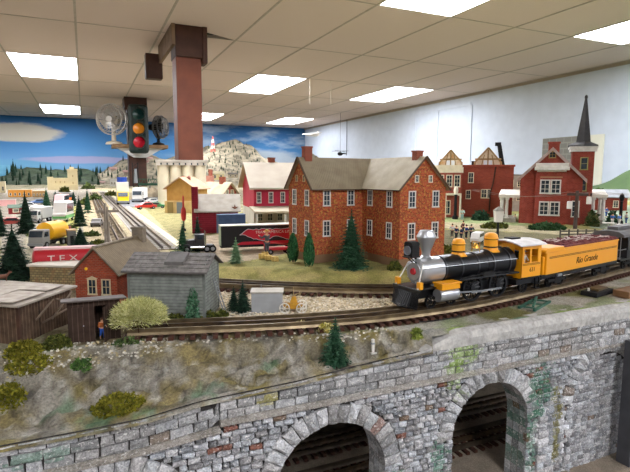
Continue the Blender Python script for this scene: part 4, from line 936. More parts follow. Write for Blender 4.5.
# cab
cx0, cx1, cw_, cz0, cz1 = .2025, .2625, .0255, .0235, .0715
cab = MB()
for s in (-1, 1):
    y0, y1 = sorted((s*cw_, s*(cw_-.0015)))
    cab.box(cx0, cx1, y0, y1, cz0, .0455); cab.box(cx0, cx1, y0, y1, .0655, cz1)
    for xa, xb in ((cx0, cx0+.006), (.227, .232), (cx1-.010, cx1)): cab.box(xa, xb, y0, y1, .0455, .0655)
cab.box(cx0, cx0+.0015, -cw_, cw_, cz0, .050); cab.box(cx0, cx0+.0015, -cw_, cw_, .0665, cz1)
for y in (-.0225, -.008, .008, .0225): cab.box(cx0, cx0+.0015, y-.003, y+.003, .05, .0667)
cab.box(cx0, cx1, -cw_, cw_, cz0-.001, cz0+.0005)
cb_ = cab.build('cab', LOCOY, lo)
b = MB()
for s in (-1, 1):
    for z in (.0418, .0435): b.box(cx0+.002, cx1-.002, s*(cw_+.0001)-.0002, s*(cw_+.0001)+.0002, z, z+.0007)
    b.box(cx0-.0004, cx1+.0004, s*(cw_)-.0004, s*(cw_)+.0004, cz0-.0015, cz0+.0008)
b.build('pinstripe', MATTEBLACK, cb_)
text('cab_number', '631', .0085, MATTEBLACK, cb_, (.236, -cw_-.0001, .0345), (R(90), 0, 0), .0002)
text('cab_number', '631', .0085, MATTEBLACK, cb_, (.236, cw_+.0001, .0345), (R(90), 0, R(180)), .0002)
prof = [(-.030, .0705), (-.029, .0722), (-.015, .0762), (0, .0775), (.015, .0762), (.029, .0722), (.030, .0705), (.015, .0745), (0, .0758), (-.015, .0745)]
b = MB(); b.prism(prof, .194, .272, 'YZ'); ro = b.build('cab_roof', mat('cab roof grey', 'cdc8c3', 'bcb7b0', 90, rough=.5), lo)
MB().cb((.222, .004, .0785), (.02, .014, .002)).build('roof_vent', MATTEBLACK, ro, bevel=.0004)
MB().box(.2045, .212, -.019, .019, .0235, .062).build('backhead', BLACK, lo, bevel=.001)
b = MB()
for s in (-1, 1):
    for z in (.006, .0125): b.box(.245, .258, s*.025-.004, s*.025+.004, z, z+.001)
    b.box(.2445, .2455, s*.026-.001, s*.026+.001, .006, .022); b.box(.2575, .2585, s*.026-.001, s*.026+.001, .006, .022)
b.build('cab_step', BLACK, lo)
# small pipes under the running board
b = MB()
for s in (-1, 1): b.tube([(.098, s*.023, .034), (.13, s*.0235, .037), (.19, s*.0235, .036)], .0008, 6); b.box(.135, .155, s*.021-.003, s*.021+.003, .0335, .039)
b.build('air_pump', MATTEBLACK, lo)

# proportions: longer barrel, short cab
def stretch(x): return .019+x*.45 if x < .0345 else (.0345+(x-.0345)*1.137 if x < .2025 else .2255+(x-.2025)*.7)
RIGID = ('wheel', 'smokestack', 'dome', 'safety_valve', 'bell', 'headlight', 'cab_number', 'roof_vent')
def stretch_obj(o_):
    sub_ = kids(o_)
    if o_.name.split('.')[0].endswith(RIGID) or any(k in o_.name for k in ('smokestack', 'dome', 'safety_valve', 'bell', 'headlight', 'cab_number', 'roof_vent')):
        if abs(o_.location.x) > 1e-6: c_ = o_.location.x
        else: xs__ = [v.co.x for v in o_.data.vertices]; c_ = (min(xs__)+max(xs__))/2
        o_.location.x += stretch(c_)-c_
        return
    for v in o_.data.vertices: v.co.x = stretch(v.co.x)
    for k in sub_: stretch_obj(k)
for o_ in kids(lo): stretch_obj(o_)
# ------------------------------------------------------------------ tender
q0, _ = on_track(.614); q1, _ = on_track(.84); a2 = math.atan2(q1.y-q0.y, q1.x-q0.x)
te = thing('tender', 'yellow coal tender lettered in black behind the locomotive', 'tender', (q0.x, q0.y, RZ), a2)
TL, TW = .238, .0262
b = MB(); b.box(.004, TL, -TW, TW, .0225, .058); b.box(.03, TL, -TW-.0015, TW+.0015, .058, .0605)
b.prism([(-.002, .056), (.05, .056), (.05, .0635), (.004, .0635), (-.002, .0605)], -TW-.002, TW+.002, 'XZ'); b.box(.0, .005, -TW+.003, TW-.003, .0225, .05)
tb = b.build('tank', LOCOY, te, bevel=.0018)
b = MB()
for s in (-1, 1):
    for z in (.0468, .0486): b.box(.012, TL-.006, s*(TW+.0001)-.0002, s*(TW+.0001)+.0002, z, z+.0008)
b.build('pinstripe', MATTEBLACK, tb)
text('lettering', 'Rio Grande', .0145, MATTEBLACK, tb, (.128, -TW-.0002, .036), (R(90), 0, 0), .0002, .25, 1.05); text('lettering', 'Rio Grande', .0115, MATTEBLACK, tb, (.12, TW+.0002, .0375), (R(90), 0, R(180)), .0002, .25, 1.05)
MAR = mat('maroon coal', '5a2c2e', '74403d', 130, rough=.95)
b = MB()
for i in range(560):
    x = rnd.uniform(.054, TL-.004); y = rnd.uniform(-TW+.003, TW-.003); b.ball((x, y, .0605+rnd.uniform(0, .0035)), (rnd.uniform(.0025, .004), rnd.uniform(.002, .004), rnd.uniform(.002, .0035)), 5, 4)
b.box(.05, TL-.001, -TW, TW, .0595, .0632)
ld = b.build('coal_load', MAR, te)
b = MB()
for i in range(52):
    x = rnd.uniform(.062, TL-.02); y = rnd.uniform(-TW+.006, TW-.006); a = rnd.uniform(-.9, .9); l = rnd.uniform(.008, .02); b.cyl((x-l*math.cos(a)/2, y-l*math.sin(a)/2, .0665), (x+l*math.cos(a)/2, max(-TW, min(TW, y+l*math.sin(a)/2)), .0668), .0007, .0005, 5)
b.build('load_highlight', mat('load highlight', 'cdbdb2', 'a9938a', 200), ld)  # highlights on the load's paint, put in as slim pale rods
MB().box(-.004, TL+.004, -TW+.002, TW-.002, .0165, .0225).build('frame', BLACK, te)
for bx_ in (.045, TL-.045):
    bg = MB(); 
    for s in (-1, 1): bg.box(bx_-.026, bx_+.026, s*.0215-.0018, s*.0215+.0018, .0085, .0125); bg.box(bx_-.009, bx_+.009, s*.022-.0022, s*.022+.0022, .0055, .0165)
    bg.box(bx_-.008, bx_+.008, -.02, .02, .0095, .0165); tr_ = bg.build('bogie', MATTEBLACK, te, bevel=.0004)
    for x in (bx_-.017, bx_+.017):
        for s in (-1, 1): wheel('wheel', tr_, x, s*.0175, .0085, 8)
MB().box(-.022, .002, -.003, .003, .011, .0145).build('drawbar', MATTEBLACK, te)
MB().cb((.045, -.0245, .0185), (.012, .004, .004)).build('tool_box', GREYMETAL, te)
# passenger car
q0, _ = on_track(.866); q1, _ = on_track(1.1); a3 = math.atan2(q1.y-q0.y, q1.x-q0.x)
pc = thing('passenger_car', 'black passenger car with a rounded grey roof, cut by the picture edge behind the tender', 'railway car', (q0.x, q0.y, RZ), a3)
CL = .27; DG = mat('car black', '242428', '1d1d20', 90, rough=.5)
b = MB(); b.box(.028, CL-.028, -.0245, .0245, .021, .036); b.box(.028, CL-.028, -.0245, .0245, .054, .062)
for k in range(12): x = .030+k*.0185; b.box(x, x+.005, -.0245, .0245, .036, .054)
b.build('body', DG, pc)
MB().box(.03, CL-.03, -.0235, .0235, .036, .054).build('window_strip', GLASS, pc)
prof = [(-.028, .061), (-.027, .0655), (-.018, .0705), (0, .0725), (.018, .0705), (.027, .0655), (.028, .061)]
b = MB(); b.prism(prof, 0, CL, 'YZ'); b.box(.02, CL-.02, -.009, .009, .0715, .078); b.build('roof', mat('car roof', '5d5b5a', '4c4a48', 60, rough=.6), pc, bevel=.0005)
b = MB(); b.box(0, CL, -.024, .024, .0175, .021); b.build('platform', BLACK, pc)
b = MB()
for x in (.002, CL-.002):
    for s in (-1, 1):
        b.cyl((x, s*.022, .021), (x, s*.022, .062), .0007, n=5)
        for k in range(5): b.cyl((x, s*(.006+k*.004), .021), (x, s*(.006+k*.004), .038), .0004, n=4)
        b.cyl((x, s*.004, .038), (x, s*.0225, .038), .0006, n=5); b.cyl((x, s*.0225, .038), (x+(.026 if x < .1 else -.026), s*.0225, .038), .0006, n=5)
b.build('platform_railing', GREYMETAL, pc)
for bx_ in (.05, CL-.05):
    bg = MB()
    for s in (-1, 1): bg.box(bx_-.026, bx_+.026, s*.0215-.0018, s*.0215+.0018, .0085, .0125)
    bg.box(bx_-.008, bx_+.008, -.02, .02, .0095, .0178); tr_ = bg.build('bogie', MATTEBLACK, pc)
    for x in (bx_-.017, bx_+.017):
        for s in (-1, 1): wheel('wheel', tr_, x, s*.0175, .0085, 8)

# ------------------------------------------------------------------ people
SKIN = mat('skin', 'cf9a78', rough=.6)
def person(name, label, loc, H=.036, rz=0, shirt='2d3a66', legs='2a2c35', hair='3a2a1e', pose='stand', hat=None, group=None, arms=(.25, .3), skirt=False):
    t = thing(name, label, 'person', loc, rz, group); k = H/1.75
    if pose == 'sit': hip = .46; kn = [(.09, -.42, .47), (-.09, -.42, .47)]; ft = [(.1, -.45, .06), (-.1, -.45, .06)]
    elif pose == 'walk': hip = .92; kn = [(.09, -.16, .5), (-.09, .08, .5)]; ft = [(.09, -.2, .06), (-.09, .32, .1)]
    else: hip = .92; kn = [(.1, -.02, .5), (-.1, -.02, .5)]; ft = [(.11, 0, .06), (-.11, 0, .06)]
    S = hip+.52; J = {}
    def skin(nm, vs_, es, rs, m_, parent):
        me_ = bpy.data.meshes.new(nm); me_.from_pydata([(x*k, y*k, z*k) for x, y, z in vs_], es, []); me_.materials.append(m_)
        o_ = bpy.data.objects.new(nm, me_); COL.objects.link(o_); o_.parent = parent
        md = o_.modifiers.new('s', 'SKIN'); md.use_smooth_shade = True
        for v_, r_ in zip(me_.skin_vertices[0].data, rs): v_.radius = (r_*k, r_*k); 
        me_.skin_vertices[0].data[0].use_root = True
        sb = o_.modifiers.new('d', 'SUBSURF'); sb.levels = 1; sb.render_levels = 1
        return o_
    a0, a1 = arms; sh_ = [(s*.2, 0, S-.03) for s in (1, -1)]
    el = [(s*.29, -.08-a*.15, S-.30+a*.1) for s, a in ((1, a0), (-1, a1))]; hd_ = [(s*.27, -.14-a*.55, S-.52+a*.55) for s, a in ((1, a0), (-1, a1))]
    body = skin('body', [(0, 0, hip), (0, .01, hip+.3), (0, 0, S), (0, -.01, S+.1), (0, -.02, S+.17), (0, -.02, S+.27)]+sh_+el+hd_+[(.09, 0, hip-.06), (-.09, 0, hip-.06)]+kn+ft+[(f[0], f[1]-.16, .045) for f in ft],
                [(0, 1), (1, 2), (2, 3), (3, 4), (4, 5), (2, 6), (2, 7), (6, 8), (7, 9), (8, 10), (9, 11), (0, 12), (0, 13), (12, 14), (13, 15), (14, 16), (15, 17), (16, 18), (17, 19)],
                [.14, .13, .14, .06, .10, .09, .07, .07, .05, .05, .045, .045, .09, .09, .06, .06, .05, .05, .045, .045], SKIN, t)
    b_ = MB(); b_.ball((0, -.135*k, (S+.20)*k), .022*k, 6, 4); b_.ball((.045*k, -.115*k, (S+.235)*k), .014*k, 6, 4); b_.ball((-.045*k, -.115*k, (S+.235)*k), .014*k, 6, 4); b_.build('face', mat('face detail', 'a8735a'), body)
    skin('shirt', [(0, 0, hip+.02), (0, .01, hip+.3), (0, 0, S-.01)]+sh_+el+[tuple(e[i]+(h_[i]-e[i])*.7 for i in range(3)) for e, h_ in zip(el, hd_)], [(0, 1), (1, 2), (2, 3), (2, 4), (3, 5), (4, 6), (5, 7), (6, 8)], [.165, .155, .15, .095, .095, .07, .07, .06, .06], mat('cloth '+shirt, shirt, rough=.9), t)
    if skirt:
        m_ = MB(); m_.lathe([(.15*k, (hip+.1)*k), (.2*k, (hip-.15)*k), (.26*k, .3*k), (0, .3*k)], n=12); m_.build('skirt', mat('cloth '+legs, legs, rough=.9), t, smooth=True)
    else:
        skin('trousers', [(0, 0, hip), (.09, 0, hip-.06), (-.09, 0, hip-.06)]+kn+[(f[0], f[1], f[2]+.06) for f in ft], [(0, 1), (0, 2), (1, 3), (2, 4), (3, 5), (4, 6)], [.16, .11, .11, .08, .08, .065, .065], mat('cloth '+legs, legs, rough=.9), t)
    m_ = MB(); hm = mat('hair '+hair, hair, rough=.9)
    if hat: m_.lathe([(.26*k, (S+.3)*k), (.25*k, (S+.315)*k), (.13*k, (S+.32)*k), (.11*k, (S+.42)*k), (0, (S+.44)*k)], n=14); m_.build('hat', mat('hat '+hat, hat, rough=.9), t, smooth=True)
    else: m_.ball((0, .0, (S+.28)*k), (.118*k, .118*k, .10*k), 10, 6); m_.build('hair', hm, t, smooth=True)
    return t
def gz(p): return ground_z(p.x, p.y) if p.y < 1.35 else 1.335
def man(px, py, H, lab, **kw): p = at(px, py, 1.335); p.z = gz(p); return person('person', lab, p, H, **kw)
pp = oh.location+Vector((.0335, -.0028, 0)); person('person', 'small figure in orange shirt, blue trousers and white shoes stepping out of the outhouse door', pp+Vector((0, 0, .0035)), .0235, R(15), 'a45a2c', '2f56a8', '4a3020', 'walk')
f = at(269, 257, 1.335); person('person', 'farmer figure in grey overalls and straw hat with arms out, behind the hay bales', (f.x, f.y+.012, 1.337), .05, R(200), '55585c', '44484d', '6a4a30', 'stand', 'c9a35e', arms=(.9, .9))
cr = [(456, 240, '26335e', '23252e', 'person in navy at the near end of the crowd behind the sand dome'), (461, 241, '1f2a4a', '20222a', 'dark-dressed person in the crowd, next to the navy figure at its near end'), (466, 239, '2e3f78', '22242c', 'person in blue with back turned, in the middle of the crowd behind the domes'), (471, 239, '3a3f4a', '2b2d33', 'grey-dressed person at the far end of the crowd, before the white van'),
      (452, 238, 'b7b2b0', '4a3c3a', 'person in a pale top against the brick house corner'), (463, 234, '6a3a35', '2b2d33', 'person in a maroon top standing behind the crowd in navy')]
for k, (px, py, s_, l_, lab) in enumerate(cr): man(px, py, .037, lab, rz=R(40*k), shirt=s_, legs=l_, group='crowd beside the brick house')
man(462, 221, .047, 'standing person in pale mint and grey on the lawn before the blank brick wall', rz=R(-30), shirt='b9cfc6', legs='8fb0ab')
for k, (px, py, s_, l_, lab) in enumerate([(597, 222, 'b03038', '5a2024', 'person in a red dress among the seated people by the church side porch'), (606, 217, '3f68b0', '2c4f90', 'person in bright blue standing behind the people in red'), (612, 226, '4a74b8', 'c9c5bb', 'person in light blue seated at the tables'), (619, 226, '5a83c4', 'd8d4ca', 'person in pale blue next to the lamp post among the tables'), (626, 224, 'd8d4ca', '35507a', 'person in a white top at the picture edge among the tables'), (602, 214, 'c9a18c', '4a4a52', 'person in a salmon top behind the others near the grey-roofed shed')]):
    man(px, py, .042, lab, rz=R(60*k), shirt=s_, legs=l_, group='people in the church garden', pose='stand')
man(515, 221, .034, 'person in a cream dress sitting on the front porch of the church', rz=R(-40), shirt='d9c69c', legs='c9b184', pose='sit')
ep = lo.location+Vector((math.cos(aL)*.243-math.sin(aL)*-.014, math.sin(aL)*.243+math.cos(aL)*-.014, .0245)); person('person', 'engine driver in a grey shirt seen through the yellow cab window', ep, .036, aL+R(0), 'b9b4aa', '4a4e58', '4a3020', 'stand', '5a6068')
# ------------------------------------------------------------------ church (right)
CB = brick('church brick', '8e3a2c', '7c3026', '8a5a48', .004, 2.3, .07, '96473a', 40, None, .3)
hd = R(47); cm = at(548.5, 224, 1.335); s = mpp(cm); ax = Vector((math.cos(-hd), math.sin(-hd), 0))
ch = thing('church', 'red brick church with white hooded gable and a dark pointed spire', 'church', (cm.x, cm.y, 1.334), -hd)
cw2 = 28*s; ce = 47*s; crg = 75*s; cl = .34
b = MB(); gable_walls(b, -cw2, cw2, 0, cl, ce, crg); bay = 13.5*s
b.box(-bay-.001, bay+.004, -.012, .004, 0, 56*s); b.build('brick_walls', CB, ch)
r = MB(); gable_roof(r, -cw2, cw2, 0, cl, ce, crg, .012, .004, ends=.008); r.build('roof', mat('church roof', '6e6460', '59504c', 50), ch)
r = MB(); sl = (crg-ce)/cw2
for sg in (-1, 1): r.slab((sg*(cw2+.012), -.012, ce-sl*.012+.004), (0, -.012, crg+.004), (0, -.008, crg+.004), (sg*(cw2+.012), -.008, ce-sl*.012+.004), .012)
r.build('bargeboard', mat('bargeboard pinkish', 'b09a90', '9a857c', 60), ch)
b = MB(); b.box(-15.5*s, 15.5*s, -.030, 0, 53.5*s, 57*s); b.box(-14.5*s, 14.5*s, -.026, 0, 57*s, 60.5*s); b.box(-13*s, 13*s, -.02, 0, 52*s, 53.5*s); b.build('white_hood', WHITE, ch, bevel=.001)
for z0 in (30.5*s, 9*s):
    for x in (-5.2*s, 4.4*s): window(ch, x, -.012, z0, 9.2*s, 14*s, '-y', WHITE, bars=(2, 3), depth=.004)
MB().box(-10*s, 10*s, -.0145, -.012, 46*s, 47.6*s).build('brick_lintel', mat('sand lintel', '9c6e4e'), ch)
window(ch, 0, 0, 65.5*s, 6.5*s, 6.5*s, '-y', mat('brass wood', 'a58a55', '8a7345', 50), bars=(2, 2), depth=.003)
chimney(ch, 1.5*s, .05, crg-.02, 82*s, 10*s, 6*s, CB)
tx0, tx1 = 18.5*s, 38*s                     # tower
b = MB(); b.box(tx0, tx1, .045, .045+20*s, 0, 73*s); tw = b.build('tower', CB, ch)
b = MB(); m0 = (tx0+tx1)/2; my = .045+10*s; b.box(m0-11.6*s, m0+11.6*s, my-11.6*s, my+11.6*s, 72*s, 75*s); b.box(m0-12.4*s, m0+12.4*s, my-12.4*s, my+12.4*s, 75*s, 77*s); b.build('white_cornice', WHITE, tw)
SP = mat('spire slate', '33302f', '282625', 60, rough=.7); b = MB()
b.lathe([(14*s, 77*s), (13.2*s, 79*s), (6.5*s, 82*s), (5.6*s, 90*s), (1.1*s, 124*s), (.9*s, 125*s)], (m0, my, 0), 'Z', 4); b.build('spire', SP, tw)
MB().lathe([(0, 124*s), (1.5*s, 124.5*s), (1.3*s, 127*s), (0, 128*s)], (m0, my, 0), n=8).build('finial', SP, tw)
OL2 = mat('olive window wood', '99925e', '84804c', 40)
for z0 in (54*s, 33*s): window(tw, m0+1*s, .045, z0, 7*s, 12.5*s, '-y', OL2, bars=(1, 2), depth=.004)
def porch(x0, x1, y0, y1, z1, lab, cols):
    b_ = MB(); b_.slab((x0, y0, z1), (x1, y0, z1), (x1, y1, z1+.014), (x0, y1, z1+.014), .01); pr_ = b_.build('porch_roof', mat('porch white', 'ddd6c8', 'cfc7b8', 40), ch); b_ = MB(); b_.box(x0+.01, x1-.01, y0+.01, y1, 0, .016); b_.build('porch_steps', mat('stone step', '9a9384', '857e70', 60), ch)
    for x, y in cols:
        c_ = MB(); c_.cyl((x, y, .016), (x, y, z1-.01), 1.7*s, 1.5*s, 12); c_.box(x-2.2*s, x+2.2*s, y-2.2*s, y+2.2*s, z1-.018, z1-.009); c_.box(x-2.2*s, x+2.2*s, y-2.2*s, y+2.2*s, .016, .02); c_.build('porch_column', WHITE, ch)
porch(-cw2-20*s, -cw2, -.005, .16, 29*s, '', [(-cw2-17*s, .008), (-cw2-12*s, .008), (-cw2-17*s, .14)])
porch(tx1-3*s, tx1+14*s, .045, .17, 30*s, '', [(tx1+2*s, .06), (tx1+11*s, .06), (tx1+11*s, .155)])
window(ch, cw2-5*s, 0, 8*s, 7*s, 16*s, '-y', WHITE, name='side_door', bars=(2, 3), depth=.003)
# half-timbered block with two gables
tm = at(484, 217, 1.335); s2 = mpp(tm); tb_ = thing('timbered_block', 'wide flat-topped red brick building carrying two half-timbered gables, behind the crowd', 'building', (tm.x, tm.y, 1.334), R(-38))
TB = brick('block brick', '9c4a38', '8c3f30', '8f5c4a', .0045, 2.3, .06, '8a4436', 18, None, .25)
x0, x1, zt = -23*s2, 26*s2, 50*s2
b = MB(); b.box(x0, x1, 0, .22, 0, zt); b.box(x0-.001, x1+.004, -.006, .226, zt, zt+.008); b.build('brick_walls', TB, tb_)
b = MB(); b.box(x0-26*s2, x0, -.045, .16, 0, 49*s2); wg = b.build('front_wing', brick('wing brick', 'a8503f', '984538', '9a6a58', .0045), tb_)
b = MB(); b.box(x0-27*s2, x0+1*s2, -.05, -.04, 44*s2, 49.5*s2); b.box(x0-27*s2, x0, -.051, .16, 49*s2, 51.5*s2); b.box(x0-27*s2, x0, -.055, -.045, 22*s2, 24*s2); b.box(x0-14*s2, x0-1*s2, -.07, -.045, 22*s2, 24*s2); b.build('cream_trim', CREAM, wg)
for x in (x0-20*s2, x0-12*s2, x0-4.5*s2):
    window(wg, x, -.045, 30*s2, 6*s2, 12*s2, '-y', CREAM, depth=.004)
for x in (x0-22*s2, x0-13*s2): window(wg, x, -.045, 3*s2, 6*s2, 14*s2, '-y', CREAM, depth=.004, bars=(2, 2))
for x in (x0-15*s2, x0-1*s2): MB().cyl((x, -.068, 0), (x, -.068, 22*s2), .9*s2, n=8).build('gallery_post', CREAM, wg)
for x, z0, w, h_ in ((-14*s2, 34*s2, 5.5*s2, 10.5*s2), (-16*s2, 18*s2, 5*s2, 9*s2), (-1*s2, 19*s2, 6*s2, 9*s2), (3.5*s2, 19*s2, 3*s2, 9*s2)): window(tb_, x, 0, z0, w, h_, '-y', CREAM, depth=.003, bars=(2, 2))
MB().tube([(9*s2, -.003, zt), (7*s2, -.003, 33*s2), (5*s2, -.003, 26*s2), (4.5*s2, -.003, 6*s2)], .0025, 6).build('drain_pipe', DKWOOD, tb_)
for gx_, gw, gh, wm in ((-34*s2, 11*s2, 17*s2, 'd29a4e'), (2*s2, 12.5*s2, 19*s2, 'dccbb0')):
    g = MB(); g.prism([(gx_-gw, zt), (gx_+gw, zt), (gx_+gw, zt+5*s2), (gx_, zt+gh), (gx_-gw, zt+5*s2)], .03, .12, 'XZ'); ga = g.build('gable', mat('gable plaster '+wm, wm, 'e4d6bc', 40), tb_)
    t_ = MB()
    for sg in (-1, 1): t_.cyl((gx_+sg*gw, .026, zt+4.5*s2), (gx_, .026, zt+gh), 1.0*s2, n=4); t_.box(gx_+sg*gw-.9*s2, gx_+sg*gw+.9*s2, .025, .03, zt, zt+5*s2); t_.cyl((gx_+sg*gw*.5, .027, zt), (gx_+sg*gw*.28, .027, zt+12*s2), .6*s2, n=4)
    t_.box(gx_-gw, gx_+gw, .025, .03, zt+7*s2, zt+8.4*s2); t_.box(gx_-.6*s2, gx_+.6*s2, .025, .03, zt, zt+gh*.9); t_.box(gx_-gw, gx_+gw, .025, .03, zt, zt+1.4*s2); t_.build('timber_frame', mat('timber', 'a98a5e', '8d7049', 50), ga)
    f_ = MB(); f_.box(gx_-4*s2, gx_+4*s2, .026, .03, zt+1.6*s2, zt+6.5*s2); f_.build('attic_window', mat('pale pane', 'dfe3e6', rough=.3), ga)
b = MB(); b.cyl((17*s2, .06, zt), (13*s2, .06, zt+22*s2), 2.4*s2, 2*s2, 8); b.box(9*s2, 14.5*s2, .06-2*s2, .06+2*s2, zt+21*s2, zt+24.5*s2); b.build('roof_chute', MATTEBLACK, tb_)
chimney(tb_, -11*s2, .06, zt, zt+6*s2, 4*s2, 4*s2, MATTEBLACK)
rb = at(520, 214, 1.335); o = thing('row_house', 'narrow pale rendered building between the blank brick wall and the church', 'building', (rb.x+.12, rb.y+.14, 1.334), R(-38))
MB().box(-.05, .06, 0, .12, 0, .17).build('walls', mat('pale render', 'b3aca2', 'a09890', 40), o); MB().slab((-.055, -.006, .176), (.065, -.006, .172), (.065, .126, .172), (-.055, .126, .176), .006).build('roof', GREYROOF, o)
for x in (-.025, .01, .042):
    for z0 in (.05, .115): window(o, x, 0, z0, .02, .035, '-y', CREAM, depth=.003)
q = at(612, 212, 1.335); gr = thing('long_shed', 'long low red shed with a grey roof behind the seated people', 'building', (q.x+.06, q.y+.12, 1.334), R(-42))
s3 = mpp(gr.location); b = MB(); gable_walls(b, -18*s3, 26*s3, 0, .12, 14*s3, 20*s3, 'x'); b.build('brick_walls', CB, gr); r = MB(); gable_roof(r, -18*s3, 26*s3, 0, .12, 14*s3, 20*s3, .014, .004, 'x'); r.build('roof', mat('shed roof grey', '8f9295', '7d8083', 40), gr)
for x in (-8*s3, 4*s3, 16*s3): window(gr, x, 0, 3*s3, 5*s3, 7*s3, '-y', CREAM, depth=.003)
# tables in the garden
for px, py, lab in ((608, 228, 'small white round table in front of the people by the church side porch'), (621, 230, 'small white round table nearest the picture edge, beside the lamp post')):
    q = at(px, py, 1.335); t = thing('garden_table', lab, 'table', (q.x, q.y, gz(q)), 0, None); MB().cyl((0, 0, .016), (0, 0, .018), .018, n=16).build('table_top', WHITE, t); MB().cyl((0, 0, 0), (0, 0, .016), .0016, n=8).cyl((0, 0, 0), (0, 0, .001), .008, n=12).build('pedestal', WHITE, t)
# wooden fence along the verge
q0_, q1_ = at(560, 238, 1.335), at(628, 237, 1.335); fc = thing('picket_fence', 'low dark weathered fence behind the tender and the passenger car', 'fence', q0_, 0); q0_.z = 1.335
b = MB(); v = q1_-q0_; a = math.atan2(v.y, v.x)
for z in (.010, .018): b.cb((v.x/2, v.y/2, z), (v.length, .0015, .003), a)
b.build('fence_rail', mat('fence grey', '4f4c40', '3e3c33', 60), fc)
for k in range(9): MB().box(-.0015, .0015, -.0015, .0015, -.003, .023).build('fence_post', MATS['fence grey'], fc, loc=(v.x*k/8, v.y*k/8, 0))
# lamps and poles on the right
q = at(497, 247, 1.335); s = mpp(q); t = thing('street_lamp', 'black street lamp with a boxy white lantern rising behind the steam dome', 'street lamp', (q.x, q.y, gz(q)), R(20))
b = MB(); b.cyl((0, 0, 0), (0, 0, 25*s), .0034, .0026, 8); b.cyl((0, 0, 0), (0, 0, .006), .006, .005, 10); b.build('post', MATTEBLACK, t); b = MB(); b.lathe([(4.4*s, 25*s), (5.6*s, 36*s)], n=4); b.lathe([(0, 25*s), (4.4*s, 25*s)], n=4); b.build('lantern', mat('lantern white', 'd8d3c6', rough=.5), t); b = MB(); b.lathe([(6.2*s, 36*s), (4*s, 38*s), (1*s, 40*s), (0, 40.5*s)], n=4); b.build('lantern_cap', mat('lantern cap', '8b877d'), t)
for px, py, top, lab in ((455, 219, 186, 'black street lamp with a white globe beside the big brick house gable'), (620, 224, 193, 'black street lamp among the people at the tables near the picture edge')):
    q = at(px, py, 1.335); s = mpp(q); H_ = (py-top)*s; t = thing('street_lamp', lab, 'street lamp', (q.x, q.y, gz(q)), 0); b = MB(); b.lathe([(0, 0), (3*s, 0), (2.6*s, 3*s), (1.6*s, 4*s), (1.3*s, H_*.7), (2*s, H_*.72), (1*s, H_*.74), (0, H_*.74)], n=10); b.build('post', MATTEBLACK, t); b = MB(); b.lathe([(0, H_*.74), (1.6*s, H_*.75), (2.4*s, H_*.85), (1.8*s, H_*.95), (0, H_)], n=12); b.build('globe', mat('globe', 'e8e2cf', rough=.4) if px < 500 else MATTEBLACK, t, smooth=True)
q = at(575, 229, 1.335); s = mpp(q); up = thing('utility_pole', 'brown wooden utility pole with two white transformer cans in front of the church', 'utility pole', (q.x, q.y, gz(q)), R(-47))
UPW = mat('pole wood', '4f4038', '40332c', 60); MB().cyl((0, 0, 0), (0, 0, 38*s), 1.9*s, 1.6*s, 8).build('pole', UPW, up); MB().box(-9*s, 13*s, -.003, .003, 33*s, 35.5*s).build('crossarm', UPW, up)
for x, z in ((-6.5*s, 20*s), (10.5*s, 25*s)):
    b = MB(); b.lathe([(0, z), (2.3*s, z), (2.3*s, z+6.5*s), (1.8*s, z+7.5*s), (0, z+7.5*s)], (x, -.004, 0), n=12); tr_ = b.build('transformer', mat('transformer white', 'd9d5cb', rough=.5), up); MB().cyl((x, -.004, z+8*s), (x, -.004, z+12*s), .6*s, n=6).build('insulator', mat('insulator', '8a4a3a'), tr_)
b = MB()
for z, x in ((36.5*s, -8.5*s), (36.5*s, 12*s), (36*s, 0)): b.lathe([(0, 0), (.9*s, 0), (.7*s, 1.8*s), (0, 2*s)], (x, 0, z-1*s), n=8)
b.build('insulator', mat('insulator', '8a4a3a'), up)
b = MB()
pt = up.location; d_ = Vector((math.cos(R(-47)), math.sin(R(-47)), 0))
for off, z in ((-8.5*s, 36.5*s), (12*s, 36.8*s)):
    p = pt+d_*off; p.z += z; q = at(430, 230, 1.335); e = Vector((1.25+off*.3, 1.42, p.z+.002))
    pts = [p.lerp(e, k/12)-Vector((0, 0, .02*math.sin(PI*k/12))) for k in range(13)]; b.tube(pts, .0006, 4)
    e2 = p+Vector((.6, -.45, .01)); pts = [p.lerp(e2, k/8)-Vector((0, 0, .015*math.sin(PI*k/8))) for k in range(9)]; b.tube(pts, .0006, 4)
tag(b.build('overhead_wire', mat('wire', '8b8177', rough=.6)), 'thin overhead wires running across in front of the church from the utility pole', 'wire')
# -- things beside the front track
p = at(255, 316, 1.318); p2 = at(281, 313, 1.318); rx = thing('relay_cabinet', 'plain grey trackside cabinet with a pale lid between the two curved tracks', 'cabinet', (.194, .632, 1.3175), R(-22))
GB = mat('cabinet grey', '9b9c9b', '8e8f8e', 60, rough=.6); MB().box(0, .041, 0, .024, 0, .0275).build('body', GB, rx, bevel=.0005); MB().box(-.0015, .0425, -.0015, .0255, .0275, .0295).build('lid', mat('cabinet lid', 'b9b3a6', 'aaa396', 60), rx, bevel=.0004)
MB().cyl((.012, .02, .0295), (.012, .02, .035), .0004, n=5).build('antenna', GREYMETAL, rx)
hc = thing('rail_handcar', 'tiny ochre yellow handcar with pale wheels right of the grey trackside cabinet', 'handcar', (.233, .616, ground_z(.24, .616)+.0003), R(-25))
HY = mat('ochre yellow', 'c08f2c', 'a87a24', 90, rough=.6)
b = MB(); b.box(0, .026, 0, .016, .0055, .0105); b.box(.003, .023, .001, .004, .0105, .013); b.build('deck', HY, hc, bevel=.0004)
b = MB(); b.prism([(.008, .0105), (.019, .0105), (.0165, .021), (.0115, .021)], .005, .011, 'XZ'); b.build('pump_stand', HY, hc)
